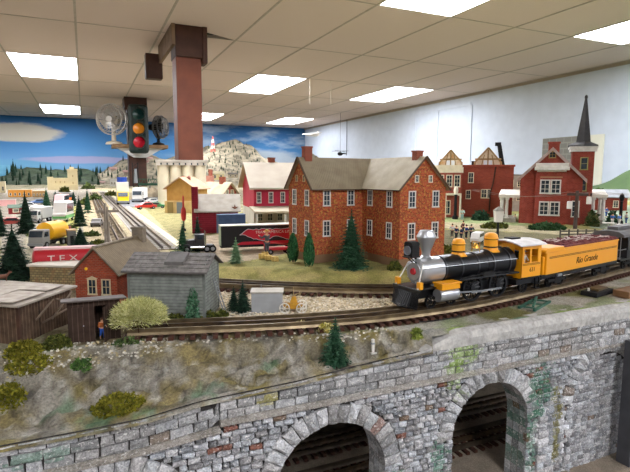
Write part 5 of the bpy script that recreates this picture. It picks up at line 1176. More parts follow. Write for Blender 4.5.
b = MB(); b.tube([(.005, .008, .0185), (.0225, .008, .026)], .0009, 6); b.cyl((.0215, .003, .0257), (.0215, .013, .0257), .0007, n=6); b.cyl((.0058, .003, .0188), (.0058, .013, .0188), .0007, n=6); b.cyl((.0135, .008, .021), (.0135, .008, .034), .0005, n=5); b.build('pump_handle', mat('handle wood', 'a08a62'), hc)
for x in (.002, .0245):
    for y in (-.0015, .0175): wheel('wheel', hc, x, y, .007, 6, mat('pale wheel', 'd6d0c2', rough=.5), .0025)
p = at(373, 337, 1.318); mk = thing('marker_post', 'short white marker post with a grey band between the front track and the wall edge', 'post', (p.x, p.y, ground_z(p.x, p.y)-.001), 0)
MB().box(-.0015, .0015, -.0015, .0015, 0, .0165).build('post', WHITE, mk, bevel=.0003); MB().box(-.0018, .0018, -.0018, .0018, .0105, .0125).build('band', GREYMETAL, mk); MB().box(-.004, .004, -.004, .004, 0, .0015).build('foot', WHITE, mk)
pts = [atg(*q)+Vector((0, 0, .0012)) for q in ((418, 323), (432, 322), (446, 320), (456, 318), (464, 314), (470, 311))]; tag(MB().tube(pts, .0008, 6).build('black_wire', MATTEBLACK), 'loose black wire lying beside the front track below the locomotive', 'wire')
gq = atg(535, 305); gf = thing('track_frame', 'flat green toy frame lying on the wall edge below the cab', 'frame', (gq.x, gq.y, gq.z), R(24)); GRP = mat('dull green plastic', '44705c', '345a4a', 60, rough=.5)
b = MB(); b.box(-.036, .036, .008, .0115, 0, .003); b.box(-.036, .03, -.0125, -.009, 0, .003); b.build('long_bar', GRP, gf)
b = MB()
for x in (-.034, -.008, .018): b.cb((x, 0, .0035), (.003, .022, .0015), R(12))
b.build('cross_bar', GRP, gf)
b = MB(); b.cb((.002, .001, .0048), (.062, .003, .002), R(14)); b.build('sloping_bar', GRP, gf)
sq = atg(597, 294); sw = thing('switch_machine', 'black flat switch motor box beside the front track below the tender', 'switch motor', (sq.x, sq.y, sq.z), R(12)); MB().box(-.028, .028, -.0125, .0125, 0, .007).build('box', MATTEBLACK, sw, bevel=.0008); MB().box(-.014, .018, -.008, .008, .007, .0105).build('cover', mat('bronze cover', '5a4a30', '463a26', 90, rough=.5), sw, bevel=.0008); MB().cyl((-.02, .004, .007), (-.02, .004, .011), .0018, n=8).build('lamp', WHITE, sw)
bq = atg(622, 297); bx2 = thing('wooden_block', 'brown wooden block at the picture edge beside the black switch motor', 'block', (bq.x+.012, bq.y, bq.z), R(8)); MB().box(-.02, .03, -.012, .012, 0, .011).build('block', mat('block wood', '7a5a3a', '64492e', 60), bx2, bevel=.001)
pq = atY(623, 400, .435); tag(MB().box(0, .03, -.01, .01, -.155, .045).build('support_post', mat('dark slate board', '4c4c50', '424246', 40, rough=.6), None, loc=(pq.x+.012, .437, 1.228), bevel=.001), 'dark grey upright post standing before the walled-up arch at the picture edge', 'post')

# ------------------------------------------------------------------ room furniture: post, signal, fans, poster
PW = mat('stained post', '6f3c29', '5a2f20', 5, rough=.55, bmp=.2, bd=.01); PD = mat('stained beam', '452a1f', '382118', 12, rough=.6)
PX0, PX1, PY = .665, .855, 4.0
po = thing('wooden_post', 'stained brown square wooden post rising from the layout to a heavy ceiling bracket', 'post', ((PX0+PX1)/2, PY+.09, 0)); w_ = (PX1-PX0)/2
MB().box(-w_, w_, -.09, .09, 0, 2.40).build('post', PW, po, bevel=.006)
pb = MB(); pb.box(-w_-.005, w_+.04, -.11, .11, 2.38, 2.62); bb = pb.build('beam_head', PD, po, bevel=.006)
pb = MB(); pb.box(-w_-.03, -w_-.005, -.12, .62, 2.46, 2.61); pb.build('side_board', mat('side board', '7a6350', '66513f', 14), po); pb = MB(); pb.box(-w_-.14, -w_-.0, .6, .7, 2.33, 2.54); pb.build('far_block', PD, po, bevel=.005); pb = MB(); pb.box(w_+.005, w_+.045, -.12, .0, 2.34, 2.62); pb.build('hook_block', PD, po, bevel=.01)
TLY = 7.75; c0 = atY(137.5, 130, TLY); s = mpp(c0)
p2 = thing('wooden_post', 'second dark wooden post far behind the traffic signal', 'post', (c0.x, TLY+.26, 0)); MB().box(-8.5*s, 8.5*s, -.12, .14, 0, 2.58).build('post', PD, p2); MB().box(-11*s, 11*s, -.14, .2, 2.43, 2.61).build('beam_head', PD, p2, bevel=.005)
tl = thing('traffic_light', 'dark green traffic signal with amber and red lenses glowing, before the far post', 'traffic light', (c0.x, TLY-.14, c0.z), R(-4))
HG = mat('signal green', '1c2b28', '17231f', 20, rough=.5); hh_ = 23.5*s; wd = 9.2*s
MB().box(-wd, wd, -.09, .09, -hh_, hh_).build('housing', HG, tl, bevel=.04)
MB().box(-.03, .03, .08, .275, .2, .26).build('mounting_arm', HG, tl)
AMB = mat('amber lens', 'c4751a', rough=.3, emit=.06); RDL = mat('red lens', 'a81426', rough=.3, emit=.05); GRL = mat('unlit green lens', '12332f', rough=.25)
for z, m_, nm in ((13.5*s, GRL, 'unlit green lens'), (0, AMB, 'glowing amber lens'), (-13*s, RDL, 'glowing red lens')):
    b = MB(); b.lathe([(0, -.02), (4*s, -.012), (5.3*s, 0)], (0, -.09, z), 'Y', 24); ln = b.build('lens', m_, tl, smooth=True); ln['label'] = nm
    b = MB(); b.lathe([(5.6*s, -.16), (5.6*s, .0), (6.3*s, .0), (6.3*s, -.16), (5.6*s, -.16)], (0, -.09, z), 'Y', 20, a0=R(-15), a1=R(195)); b.build('visor', HG, ln)
SHW = mat('shelf wood', '8f7355', '775d43', 12); sh2 = thing('wall_shelf', 'plain wooden shelf board across the far post carrying the two fans', 'shelf', (c0.x+.03, TLY+.02, c0.z-16*s), 0)
MB().box(-26*s, 27*s, -.06, .1, -.025, .025).box(-26*s, -11.5*s, .1, .38, -.025, .025).box(9.5*s, 27*s, .1, .38, -.025, .025).build('board', SHW, sh2, bevel=.004); b = MB(); b.prism([(-22*s, -.025), (22*s, -.025), (6*s, -.16), (-6*s, -.16)], .0, .09, 'XZ'); b.build('bracket', mat('bracket white', 'c9c8c4', rough=.6), sh2)
def fan(loc, rz, r_, m_body, m_cage, lab):
    t = thing('desk_fan', lab, 'fan', loc, rz); hz = r_*1.62
    b_ = MB(); b_.lathe([(0, 0), (r_*.55, 0), (r_*.5, .03), (r_*.15, .05), (r_*.1, hz-.06), (0, hz-.06)], n=20); b_.build('stand', m_body, t, smooth=True)
    b_ = MB(); b_.lathe([(0, .0), (r_*.26, .01), (r_*.28, .10), (r_*.2, .16), (0, .18)], (0, 0, hz), 'Y', 18); b_.build('motor', m_body, t, smooth=True)
    b_ = MB()
    for k in range(4):
        a = k*PI/2; vs_ = []
        for i in range(5):
            for u in (0, 1): q = a+(.18+.75*(i/4)**.6)*u+.1*i*.2; rr = r_*(.16+.68*i/4); vs_.append((rr*math.cos(q), -.05+(.05 if u else -.01), hz+rr*math.sin(q)))
        b_.add(vs_, [(2*i, 2*i+1, 2*i+3, 2*i+2) for i in range(4)])
    b_.cyl((0, -.09, hz), (0, 0, hz), r_*.16, n=14); b_.build('blades', m_cage if m_body is not MATTEBLACK else MATTEBLACK, t)
    b_ = MB()
    for dy, rr in ((-.12, .35), (-.125, .6), (-.11, .82), (-.06, 1), (0, 1), (.03, .8), (.05, .5)):
        pts = [(r_*rr*math.cos(2*PI*k/28), dy, hz+r_*rr*math.sin(2*PI*k/28)) for k in range(29)]; b_.tube(pts, .009 if rr == 1 else .0045, 4)
    for k in range(36):
        a = 2*PI*k/36; P_ = lambda rr, y: (r_*rr*math.cos(a), y, hz+r_*rr*math.sin(a)); b_.tube([P_(.2, -.12), P_(.6, -.125), P_(.85, -.105), P_(1, -.05), P_(1, .0), P_(.75, .04), P_(.3, .06)], .0034, 3)
    b_.lathe([(0, -.13), (r_*.2, -.128), (r_*.2, -.118), (0, -.118)], (0, 0, hz), 'Y', 16); b_.build('cage', m_cage, t)
    return t
fz = c0.z-16*s+.025
fl = atY(112, 144, TLY); fan((fl.x+.035, TLY+.14, fz), R(-28), 15*s, mat('fan beige', 'c9bda6', rough=.5), mat('fan wire', 'a7a29a', rough=.35, metal=.5), 'beige wire-caged desk fan on the shelf left of the traffic signal')
fr = atY(157, 144, TLY); fan((fr.x+.04, TLY+.14, fz), R(58), 11.5*s, MATTEBLACK, mat('fan wire dark', '6f6c68', rough=.4, metal=.5), 'black desk fan on the shelf right of the traffic signal, turned sideways')
# poster on the pale wall behind the church
m, nt, bs = newmat('poster print'); L = nt.links.new; tc = N(nt, 'ShaderNodeTexCoord'); sp = N(nt, 'ShaderNodeSeparateXYZ'); L(tc.outputs['Generated'], sp.inputs[0])
bt = N(nt, 'ShaderNodeTexBrick', Scale=4.0); bt.inputs['Color1'].default_value = lin('716f66'); bt.inputs['Color2'].default_value = lin('69695f'); bt.inputs['Mortar'].default_value = lin('7f7d72'); bt.inputs['Mortar Size'].default_value = .03
cb = N(nt, 'ShaderNodeCombineXYZ'); L(sp.outputs[1], cb.inputs[0]); L(sp.outputs[2], cb.inputs[1]); L(cb.outputs[0], bt.inputs['Vector'])
nz = N(nt, 'ShaderNodeTexNoise', Scale=5.0, Detail=5); L(tc.outputs['Generated'], nz.inputs['Vector']); rr = ramp(nt, [(.45, '2f3a48'), (.6, '8f8f86')]); L(nz.outputs['Fac'], rr.inputs[0])
rz_ = ramp(nt, [(.68, (0, 0, 0)), (.72, (1, 1, 1))]); L(sp.outputs[2], rz_.inputs[0]); mx = N(nt, 'ShaderNodeMix', data_type='RGBA'); L(rz_.outputs[0], mx.inputs[0]); L(rr.outputs[0], mx.inputs[6]); L(bt.outputs[0], mx.inputs[7])
ry_ = ramp(nt, [(.2, (1, 1, 1)), (.22, (0, 0, 0))]); L(sp.outputs[1], ry_.inputs[0]); mx2 = N(nt, 'ShaderNodeMix', data_type='RGBA'); L(ry_.outputs[0], mx2.inputs[0]); L(mx.outputs[2], mx2.inputs[6]); mx2.inputs[7].default_value = lin('cfcdbb'); L(mx2.outputs[2], bs.inputs['Base Color']); bs.inputs['Roughness'].default_value = .5
d = ray(543, 150); pa = CAM+d*(WX/d.x); d = ray(604, 150); pe = CAM+d*(WX/d.x); d = ray(604, 134); zt_ = (CAM+d*(WX/d.x)).z
t = tag(MB().box(WX-.012, WX-.001, pe.y, pa.y, zt_-1.0, zt_).build('wall_poster', m), 'faded poster of a grey-roofed building on the pale wall behind the church spire', 'poster')
# aircraft hung under the ceiling
d = ray(312, 135); X = 4.35; q = CAM+d*(X/d.x); pn = thing('model_airplane', 'small white model airplane hanging in the far room corner beside the mural', 'model airplane', q, R(15)); s = mpp(q)
MB().lathe([(0, -9*s), (1*s, -8*s), (1.5*s, -1*s), (1.2*s, 6*s), (0, 9*s)], axis='X', n=12).build('fuselage', WHITE, pn, smooth=True); MB().box(-2*s, 2*s, -13*s, 13*s, 1.2*s, 1.7*s).build('wing', WHITE, pn); MB().box(6*s, 8.5*s, -4*s, 4*s, 0, .4*s).box(6.5*s, 9*s, -.3*s, .3*s, 0, 4*s).build('tail', WHITE, pn); MB().cyl((0, 0, 1.6*s), (0, 0, CZ-q.z), .003, n=4).build('hanging_line', GREYMETAL, pn); MB().cyl((-9*s, -3*s, 0), (-9*s, 3*s, 0), .3*s, n=5).build('propeller', MATTEBLACK, pn)
d = ray(342, 154); X = 4.3; q = CAM+d*(X/d.x); s = mpp(q); hp = thing('model_helicopter', 'small black model helicopter hanging by the pale wall above the brick house roof', 'model helicopter', q, R(35))
MB().ball((-4*s, 0, 0), (4.5*s, 2*s, 1.9*s)).cyl((-1*s, 0, .4*s), (10*s, 0, .8*s), .9*s, .4*s, 8).build('fuselage', MATTEBLACK, hp, smooth=True); MB().box(-14*s, 7*s, -.4*s, .4*s, 2.6*s, 2.9*s).box(-4.4*s, -3.6*s, -9*s, 9*s, 2.6*s, 2.9*s).cyl((-4*s, 0, 1*s), (-4*s, 0, 3*s), .4*s, n=6).build('rotor', MATTEBLACK, hp); MB().box(9.4*s, 10.2*s, -.2*s, .2*s, -1*s, 3.4*s).build('tail_rotor', MATTEBLACK, hp); MB().cyl((-4*s, 0, 2.8*s), (-4*s, 0, CZ-q.z), .0025, n=4).build('hanging_line', MATTEBLACK, hp)
for px, y0, y1, lab in ((310, 79, 104, 'fine pale cord hanging at the corner of the middle ceiling light'), (331, 80, 105, 'fine pale cord hanging between the middle ceiling light and the next')):
    q = at(px, y0, CZ); e = atY(px, y1, q.y); t = MB().cyl(q, e, .004, n=5); tag(t.build('hanging_cord', mat('cord pale', 'cfc4b4')), lab, 'cord')
# ------------------------------------------------------------------ middle distance: silos, barns, houses
TZ = 1.335
def rect_on(px, py): p = at(px, py, TZ); return p, mpp(p)
q, s = rect_on(187, 208); sl_ = thing('grain_silo', 'row of cream cylindrical grain silos joined under a flat top gallery, before the brown post', 'silo', (q.x, q.y+.12, TZ), R(-8))
SIL = mat('silo cream', 'cfc5ac', 'bfb49b', 14, rough=.6)
for k in range(4): x = (-18.3+12.2*k)*s; MB().cyl((x, 0, 0), (x, 0, 42.5*s), 6.1*s, n=28).build('silo_tube', SIL, sl_, smooth=True)
b = MB(); b.box(-25*s, 25*s, -6.5*s, 6.5*s, 42.5*s, 46*s); b.box(-25.5*s, 25.5*s, -7*s, 7*s, 46*s, 48*s); ga = b.build('top_gallery', mat('gallery grey', 'b9b2a8', 'a39b90', 20), sl_)
b = MB()
for k in range(8): b.box((-21+6*k)*s, (-19.6+6*k)*s, -6.7*s, -6.4*s, 43*s, 45*s)
b.build('gallery_window', GLASS, ga)
q, s = rect_on(173, 213); oc = thing('ochre_barn', 'ochre yellow gabled barn with a peach roof standing against the silos', 'barn', (q.x+.035, q.y+.0, TZ), R(-35))
OCH = mat('ochre wall', 'b58a4a', 'a57c40', 40, rough=.85); w = 15*s
b = MB(); gable_walls(b, -w, w, 0, .14, 25*s, 35*s); b.build('walls', OCH, oc); r = MB(); gable_roof(r, -w, w, 0, .14, 25*s, 35*s, .012, .004, ends=.012); r.build('roof', mat('peach roof', 'b5957a', 'a5876c', 30), oc)
b = MB(); b.box(-w+.004, w-.004, -.03, 0, 0, 12*s); b.build('lean_to', mat('tan board', 'c7a870', 'b59660', 40), oc)
for x, c_ in ((-8*s, mat('barn door', '8a7444')), (2*s, mat('barn door grey', '6e7476'))): MB().box(x-3*s, x+3*s, -.033, -.03, 0, 11*s).build('door', c_, oc)
b = MB()
for x in (-3*s, 3*s): b.lathe([(2*s, 0), (2*s, 2.5*s), (2.6*s, 2.6*s), (0, 4*s)], (x, .06, 33*s), n=8)
b.build('roof_vent', mat('vent red', '8f5347'), oc)
b = MB()
for k in range(4): b.box(-w-.002, -w, .02+.03*k, .03+.03*k, 0, 24*s)
b.build('wall_batten', mat('tan board', 'c7a870', 'b59660', 40), oc)
q, s = rect_on(214, 233); mb_ = thing('maroon_barn', 'maroon barn with a tall tower at one gable, in front of a tan-roofed cottage', 'barn', (q.x, q.y, TZ), R(-14))
MRN = stripes('maroon boards', '8f2430', '7a1c28', 2, .006, .12, .7, .4, .3); BL = 21*s; BD = .10
b = MB(); gable_walls(b, -16*s, 24*s, 0, BD, 24*s, 37*s, 'x'); b.build('walls', MRN, mb_); r = MB(); gable_roof(r, -16*s, 24*s, 0, BD, 24*s, 37*s, .012, .004, 'x', ends=.008); r.build('roof', mat('barn roof pale', 'b5ad9f', 'a29a8c', 40), mb_)
b = MB(); b.box(-21*s, -15*s, -.004, .03, 0, 46*s); b.build('tower', MRN, mb_)
window(mb_, 9*s, 0, 10*s, 8*s, 9*s, '-y', WHITE, depth=.003); b = MB()
for k in range(5): a = PI/2+2*PI*k/5; b.add([(21*s, -.006, 25*s), (21*s+1.4*s*math.cos(a-.6), -.003, 25*s+1.4*s*math.sin(a-.6)), (21*s+3.6*s*math.cos(a), -.003, 25*s+3.6*s*math.sin(a)), (21*s+1.4*s*math.cos(a+.6), -.003, 25*s+1.4*s*math.sin(a+.6))], [(0, 1, 2, 3)])
b.build('star', mat('rust star', '7a4a38'), mb_)
q, s = rect_on(184, 231); t = thing('red_lantern', 'slim red street clock-like lantern on a dark stand beside the ochre barn', 'lantern', (q.x, q.y, TZ), 0)
b = MB(); b.lathe([(0, 0), (2.2*s, 0), (2*s, 2*s), (.7*s, 3*s), (.6*s, 10*s), (0, 10*s)], n=10); b.build('stand', MATTEBLACK, t); b = MB(); b.lathe([(.8*s, 10*s), (2.3*s, 12*s), (2.6*s, 16*s), (2.2*s, 22*s), (1*s, 24*s), (.8*s, 34*s), (0, 36*s)], n=14); b.build('red_body', mat('signal red', 'b8342c', rough=.5), t, smooth=True)
q, s = rect_on(228, 208); bh = thing('brick_cottage', 'small brick cottage with a tan roof and gable windows behind the maroon barn', 'house', (q.x, q.y-.04, TZ), R(30)); w = 9*s
b = MB(); gable_walls(b, -w, w, 0, .15, 16*s, 25*s); b.build('brick_walls', CB, bh); r = MB(); gable_roof(r, -w, w, 0, .15, 16*s, 25*s, .02, .005, ends=.015); r.build('roof', mat('tan roof', 'b3a58c', '9c8e76', 20), bh)
for x, z in ((-4*s, 4*s), (4*s, 4*s), (-4*s, 12*s), (3*s, 12*s)): window(bh, x, 0, z, 4.2*s, 6.5*s, '-y', CREAM, depth=.004)
chimney(bh, 0, .05, 22*s, 31*s, 4.5*s, 4.5*s, RB)
q, s = rect_on(209, 206); t = thing('brick_tower', 'narrow pinkish brick stack building between the silos and the tan-roofed cottage', 'building', (q.x+.06, q.y+.25, TZ), R(-20)); b = MB(); b.box(-4*s, 4*s, 0, .06, 0, 30*s); b.box(-10*s, -4*s, 0, .06, 0, 22*s); b.build('walls', mat('pink brick', 'b47c68', 'a06a58', 60), t); MB().box(-10.5*s, 4.5*s, -.004, .064, 22*s, 23*s).build('roof_edge', CREAM, t); chimney(t, 1*s, .03, 30*s, 37*s, 4*s, 4*s, RB)
# pink-red house with white porch
q, s = rect_on(271, 226); ph = thing('red_house', 'crimson house with pale roof and white ground floor, behind the black trailer', 'house', (q.x, q.y, TZ), R(-8)); PD_ = .24
CR = mat('crimson wall', 'b02c40', 'a02438', 20, rough=.8); x0, x1 = -17*s, 28*s
MB().box(x0, x1, .0, PD_, 0, 17*s).build('ground_floor', mat('white wall', 'c3beb2', 'b5afa3', 30), ph); b = MB(); b.prism([(0, 17*s), (PD_, 17*s), (PD_, 40*s), (PD_/2, 62*s), (0, 40*s)], x0, x1, 'YZ'); b.build('upper_walls', CR, ph)
r = MB(); gable_roof(r, x0, x1, 0, PD_, 40*s, 62*s, .02, .006, 'x', ends=.016); r.build('roof', mat('pale roof', 'b0a594', 'a39786', 16), ph)
r = MB(); r.slab((x0-.015, -.11, 17*s), (x1, -.11, 17*s), (x1, .0, 20*s), (x0-.015, .0, 20*s), .006); r.build('porch_roof', mat('porch roof', 'b8ac95', 'a99d86', 30), ph)
for x in (x0-.008, x0+.08, x0+.2): MB().box(x-.003, x+.003, -.105, -.099, 0, 16*s).build('porch_post', WHITE, ph)
for k in range(3): window(ph, x0+(5+12*k)*s, 0, 23*s, 4.6*s, 11*s, '-y', WHITE, depth=.004)
for k in range(3): window(ph, x0+(6+10*k)*s, 0, 5*s, 6*s, 8*s, '-y', WHITE, depth=.004, bars=(2, 2))
chimney(ph, 9*s, PD_*.55, 56*s, 69*s, 6.5*s, 6.5*s, RB)
window(ph, x1, PD_/2, 24*s, 4*s, 9*s, '+x', WHITE, depth=.003)
# blue trailer and black truck with red lettered trailer
def wheels(parent, xs, yw, r_, w_, name='wheel'):
    for x in xs:
        for sg in (-1, 1):
            b_ = MB(); y0, y1 = sorted((sg*yw, sg*(yw-w_))); b_.lathe([(0, y0), (r_*.9, y0), (r_, y0+w_*.15), (r_, y1-w_*.15), (r_*.9, y1), (0, y1)], axis='Y', n=16); o_ = b_.build(name, TYRE, parent, smooth=True, loc=(x, 0, r_)); h_ = MB(); yy = sg*yw; h_.lathe([(0, yy+sg*.0008), (r_*.5, yy+sg*.0006), (r_*.55, yy-sg*.0002)], axis='Y', n=12); h_.build('hub', GREYMETAL, o_, smooth=True)
a0 = at(222, 253, TZ); a1 = at(292, 250, TZ); ang = math.atan2(a1.y-a0.y, a1.x-a0.x); LT_ = .19
st_ = thing('semi_trailer', 'long black box trailer with torn red stripe lettering, behind the farmer and hay bales', 'trailer', (a0.x+.004, a0.y+.03, TZ), ang)
s = mpp(a0); HT = 26*s*1.0
MB().box(0, LT_, -.017, .017, .011, HT).build('box_body', mat('trailer black', '1c1a1c', rough=.4), st_, bevel=.0006); MB().box(-.001, LT_+.001, -.0178, .0178, HT, HT+.0016).build('roof_edge', mat('trailer top', 'd6d0c4', rough=.5), st_); MB().box(-.0012, 0, -.016, .016, .013, HT-.001).build('front_panel', mat('pale green panel', 'b3bf9d', 'a0ad8b', 60), st_)
b = MB(); up_ = []; dn_ = []; L0, L1 = .04, LT_-.004
for k in range(25):
    u = k/24; x = L0+(L1-L0)*u; up_.append((x, .036+.0115*min(1, u*9)+rnd.uniform(-.0012, .0012))); dn_.append((x, .036-.010*min(1, u*7)+.004*math.sin(u*14)+rnd.uniform(-.0015, .0015)))
b.prism(up_+dn_[::-1], -.0176, -.0169, 'XZ'); b.prism([(.03, .014), (LT_-.004, .014), (LT_-.004, .021), (.045, .0205), (.038, .018)], -.0176, -.0169, 'XZ'); b.build('red_flash', mat('flash red', 'b01e2e', rough=.45), st_)
b = MB()
for p_, r_ in ((up_, .0007), (dn_, .0007)): b.tube([(x, -.0176, z) for x, z in p_], r_, 4)
b.build('flash_outline', mat('outline grey', 'b9bcc0', rough=.5), st_)
text('lettering', 'TRANS AMERICA LINES', .0085, WHITE, st_, (.118, -.0178, .0405), (R(90), 0, 0), .0001, .1, 1.0)
MB().box(.0, LT_, -.012, .012, .008, .011).build('chassis', MATTEBLACK, st_); wheels(st_, (LT_-.018, LT_-.034), .0165, .0075, .006)
tk = thing('truck_tractor', 'black long-nosed truck tractor with chrome stacks and grille in front of the black trailer', 'truck', (a0.x-.048*math.cos(ang), a0.y+.03-.048*math.sin(ang), TZ), ang)
b = MB(); b.prism([(-.034, .01), (.036, .01), (.036, .016), (.017, .017), (.017, .040), (.001, .040), (-.004, .0285), (-.034, .0255)], -.0105, .0105, 'XZ'); b.box(-.003, .017, -.0135, .0135, .012, .0395); b.prism([(-.032, .0085), (-.010, .0085), (-.012, .0165), (-.018, .019), (-.026, .019), (-.031, .015)], -.0145, .0145, 'XZ'); b.build('cab', mat('truck black', '232025', rough=.3, spec=.6), tk, bevel=.0012)
b = MB(); b.add([(-.0042, -.012, .029), (-.0042, .012, .029), (.0004, .012, .039), (.0004, -.012, .039)], [(0, 1, 2, 3)])
for sg in (-1, 1): b.box(.002, .013, sg*.0137-.0003, sg*.0137+.0003, .029, .038)
b.build('windshield', GLASS, tk); MB().box(-.0355, -.034, -.009, .009, .0115, .0245).build('grille', CHROME, tk); MB().box(-.0385, -.0355, -.0145, .0145, .006, .0105).build('bumper', CHROME, tk, bevel=.0005)
for sg in (-1, 1): MB().cyl((.0195, sg*.012, .012), (.0195, sg*.012, .046), .0012, n=10).build('exhaust_stack', CHROME, tk); MB().lathe([(0, -.017), (.004, -.0165), (.004, .012), (0, .0125)], (.004, sg*.0125, .012), 'X', 12).build('fuel_tank', CHROME, tk, smooth=True); MB().ball((-.033, sg*.0123, .0185), .0018, 8, 6).build('headlamp', WHITE, tk, smooth=True)
wheels(tk, (-.02, .022, .034), .0145, .0078, .006)
b0 = at(221, 240, TZ); bt_ = thing('box_trailer', 'plain slate blue box trailer parked behind the black truck, before the red house', 'trailer', (b0.x+.004, b0.y+.05, TZ), ang+R(4)); s = mpp(b0); MB().box(0, 28*s, -.016, .016, .012, .012+19*s).build('box_body', BLUEP, bt_, bevel=.0006); MB().box(-.0006, 28*s+.0006, -.0166, .0166, .012+19*s, .0134+19*s).build('roof_edge', mat('slate top', '4f617a'), bt_); wheels(bt_, (.012, 28*s-.012), .015, .006, .005)
# tow vehicle in red behind the farmer
q = at(286, 254, TZ); rc = thing('flat_wagon', 'low red farm wagon beside the farmer, before the brick house gable', 'wagon', (q.x-.012, q.y+.012, TZ), ang+R(2)); MB().box(-.03, .026, -.010, .010, .0085, .0135).build('bed', REDP, rc, bevel=.0006); MB().box(-.03, -.028, -.01, .01, .0135, .02).build('headboard', REDP, rc); wheels(rc, (-.02, .017), .0105, .0055, .003); MB().cb((.0, .0, .0215), (.07, .0025, .002), R(-6), R(8)).build('boom', mat('boom red', '9c3830'), rc)
for k, (px, py) in enumerate(((262, 257.5), (268.5, 259), (275, 260.5), (265, 255.5))):
    q = at(px, py+1, TZ); hb_ = thing('hay_bale', ['straw-coloured hay bale at the truck end of the front row', 'straw-coloured hay bale in the middle of the front row before the farmer', 'straw-coloured hay bale at the cypress end of the front row', 'straw-coloured hay bale lying behind the front row'][k], 'hay bale', (q.x, q.y, 1.3352), R(-18), 'hay bales before the farmer'); HAY = mat('hay', 'cdb06a', 'b3944c', 400, rough=1, bmp=.6)
    MB().box(-.0068, .0068, -.0045, .0045, 0, .0095).build('bale', HAY, hb_, bevel=.0008); MB().box(-.0035, -.003, -.0048, .0048, -.0001, .0098).box(.003, .0035, -.0048, .0048, -.0001, .0098).build('twine', mat('twine', '8a6a3a'), hb_)

# ------------------------------------------------------------------ street and far tracks running to the mural
xs_ = at(101, 208, TZ).x; xt_ = at(119, 208, TZ).x
track([(xs_, 1.15), (xs_, 2.4), (xs_, 5.2)], 'long straight track on the sandy ground running away towards the pale tower', z=1.344, parts=False, step=.03, group=None, tie=mat('far tie', '7d6b56', '665543', 60))
track([(xt_, 1.15), (xt_, 2.4), (xt_, 5.2)], 'second straight track running away beside the grey street', z=1.344, parts=False, step=.03, tie=MATS['far tie'])
ASP = mat('street grey', 'a19c93', '8c877e', 30, rough=.95)
struct(MB().box(xt_-.035, xt_+.035, 1.15, 5.6, 1.333, 1.3362).build('street', ASP)); struct(MB().box(xt_+.035, xt_+.055, 1.15, 5.6, 1.334, 1.3375).build('kerb', mat('kerb pale', 'd8cfae', 'cabf9b', 30)))
struct(MB().box(at(136, 203, TZ).x-.1, at(162, 203, TZ).x+.1, at(146, 207, TZ).y, at(146, 200, TZ).y, 1.333, 1.338).build('side_road', mat('side road', '8f9092', '7f8082', 30)))
q = at(108, 247, TZ); s = mpp(q); up2 = thing('utility_pole', 'grey wooden utility pole with crossarm beside the sandy street, above the brown ribbed cottage roof', 'utility pole', (q.x, q.y, TZ), R(-12)); PWG = mat('grey pole', 'a0968a', '857b6f', 60)
for x in (-1.6*s, 1.2*s): MB().cyl((x, 0, 0), (x*.6, 0, 44*s if x < 0 else 40*s), 1.5*s, 1.1*s, 8).build('pole', PWG, up2)
MB().box(-10*s, 12*s, -.0016, .0016, 34.6*s, 37*s).build('crossarm', PWG, up2); MB().box(-5*s, 5*s, -.0016, .0016, 19*s, 21*s).build('transformer_shelf', PWG, up2)
for x, z, h_ in ((-3*s, 21*s, 4*s), (2.5*s, 21*s, 4*s), (-6*s, 36.6*s, 3*s), (-1*s, 36.6*s, 3*s), (7*s, 36.6*s, 3*s)): MB().cyl((x, 0, z), (x, 0, z+h_), 1.2*s, .9*s, 8).build('insulator', PWG, up2)

def car(px, py, lab, colr, L_=.10, rz=0, kind='car', cat=None, name=None, col2=None, Hs=1, group=None):
    q = at(px, py, TZ); k = L_/4.5; t = thing(name or ('van' if kind == 'van' else 'car'), lab, cat or kind, (q.x, q.y, TZ), rz, group); P_ = mat('car '+colr, colr, rough=.3, spec=.6)
    w = .86*k
    if kind == 'van': pr_ = [(-2.2, .35), (2.2, .35), (2.25, 1.1), (2.2, 2.2*Hs), (-1.4, 2.2*Hs), (-2.0, 1.3), (-2.25, 1.1)]; wn = [(-1.75, 1.35), (2.0, 1.35), (2.0, 2.0*Hs), (-1.35, 2.0*Hs)]
    else: pr_ = [(-2.2, .35), (2.2, .35), (2.25, .85), (1.5, .95), (1.0, 1.45), (-.5, 1.45), (-1.1, .95), (-2.15, .85)]; wn = [(-.95, .97), (1.35, .97), (.95, 1.38), (-.45, 1.38)]
    b_ = MB(); b_.prism([(x*k, z*k) for x, z in pr_], -w, w, 'XZ'); b_.build('body', P_, t, bevel=.1*k)
    b_ = MB(); b_.prism([(x*k, z*k) for x, z in wn], -w-.01*k, w+.01*k, 'XZ'); b_.build('windows', GLASS, t)
    if col2: MB().box(-2.23*k, 2.23*k, -w-.02*k, w+.02*k, .5*k, .95*k).build('stripe', mat('car '+col2, col2, rough=.4), t)
    wheels(t, (-1.4*k, 1.4*k), w+.02*k, .33*k, .22*k); return t
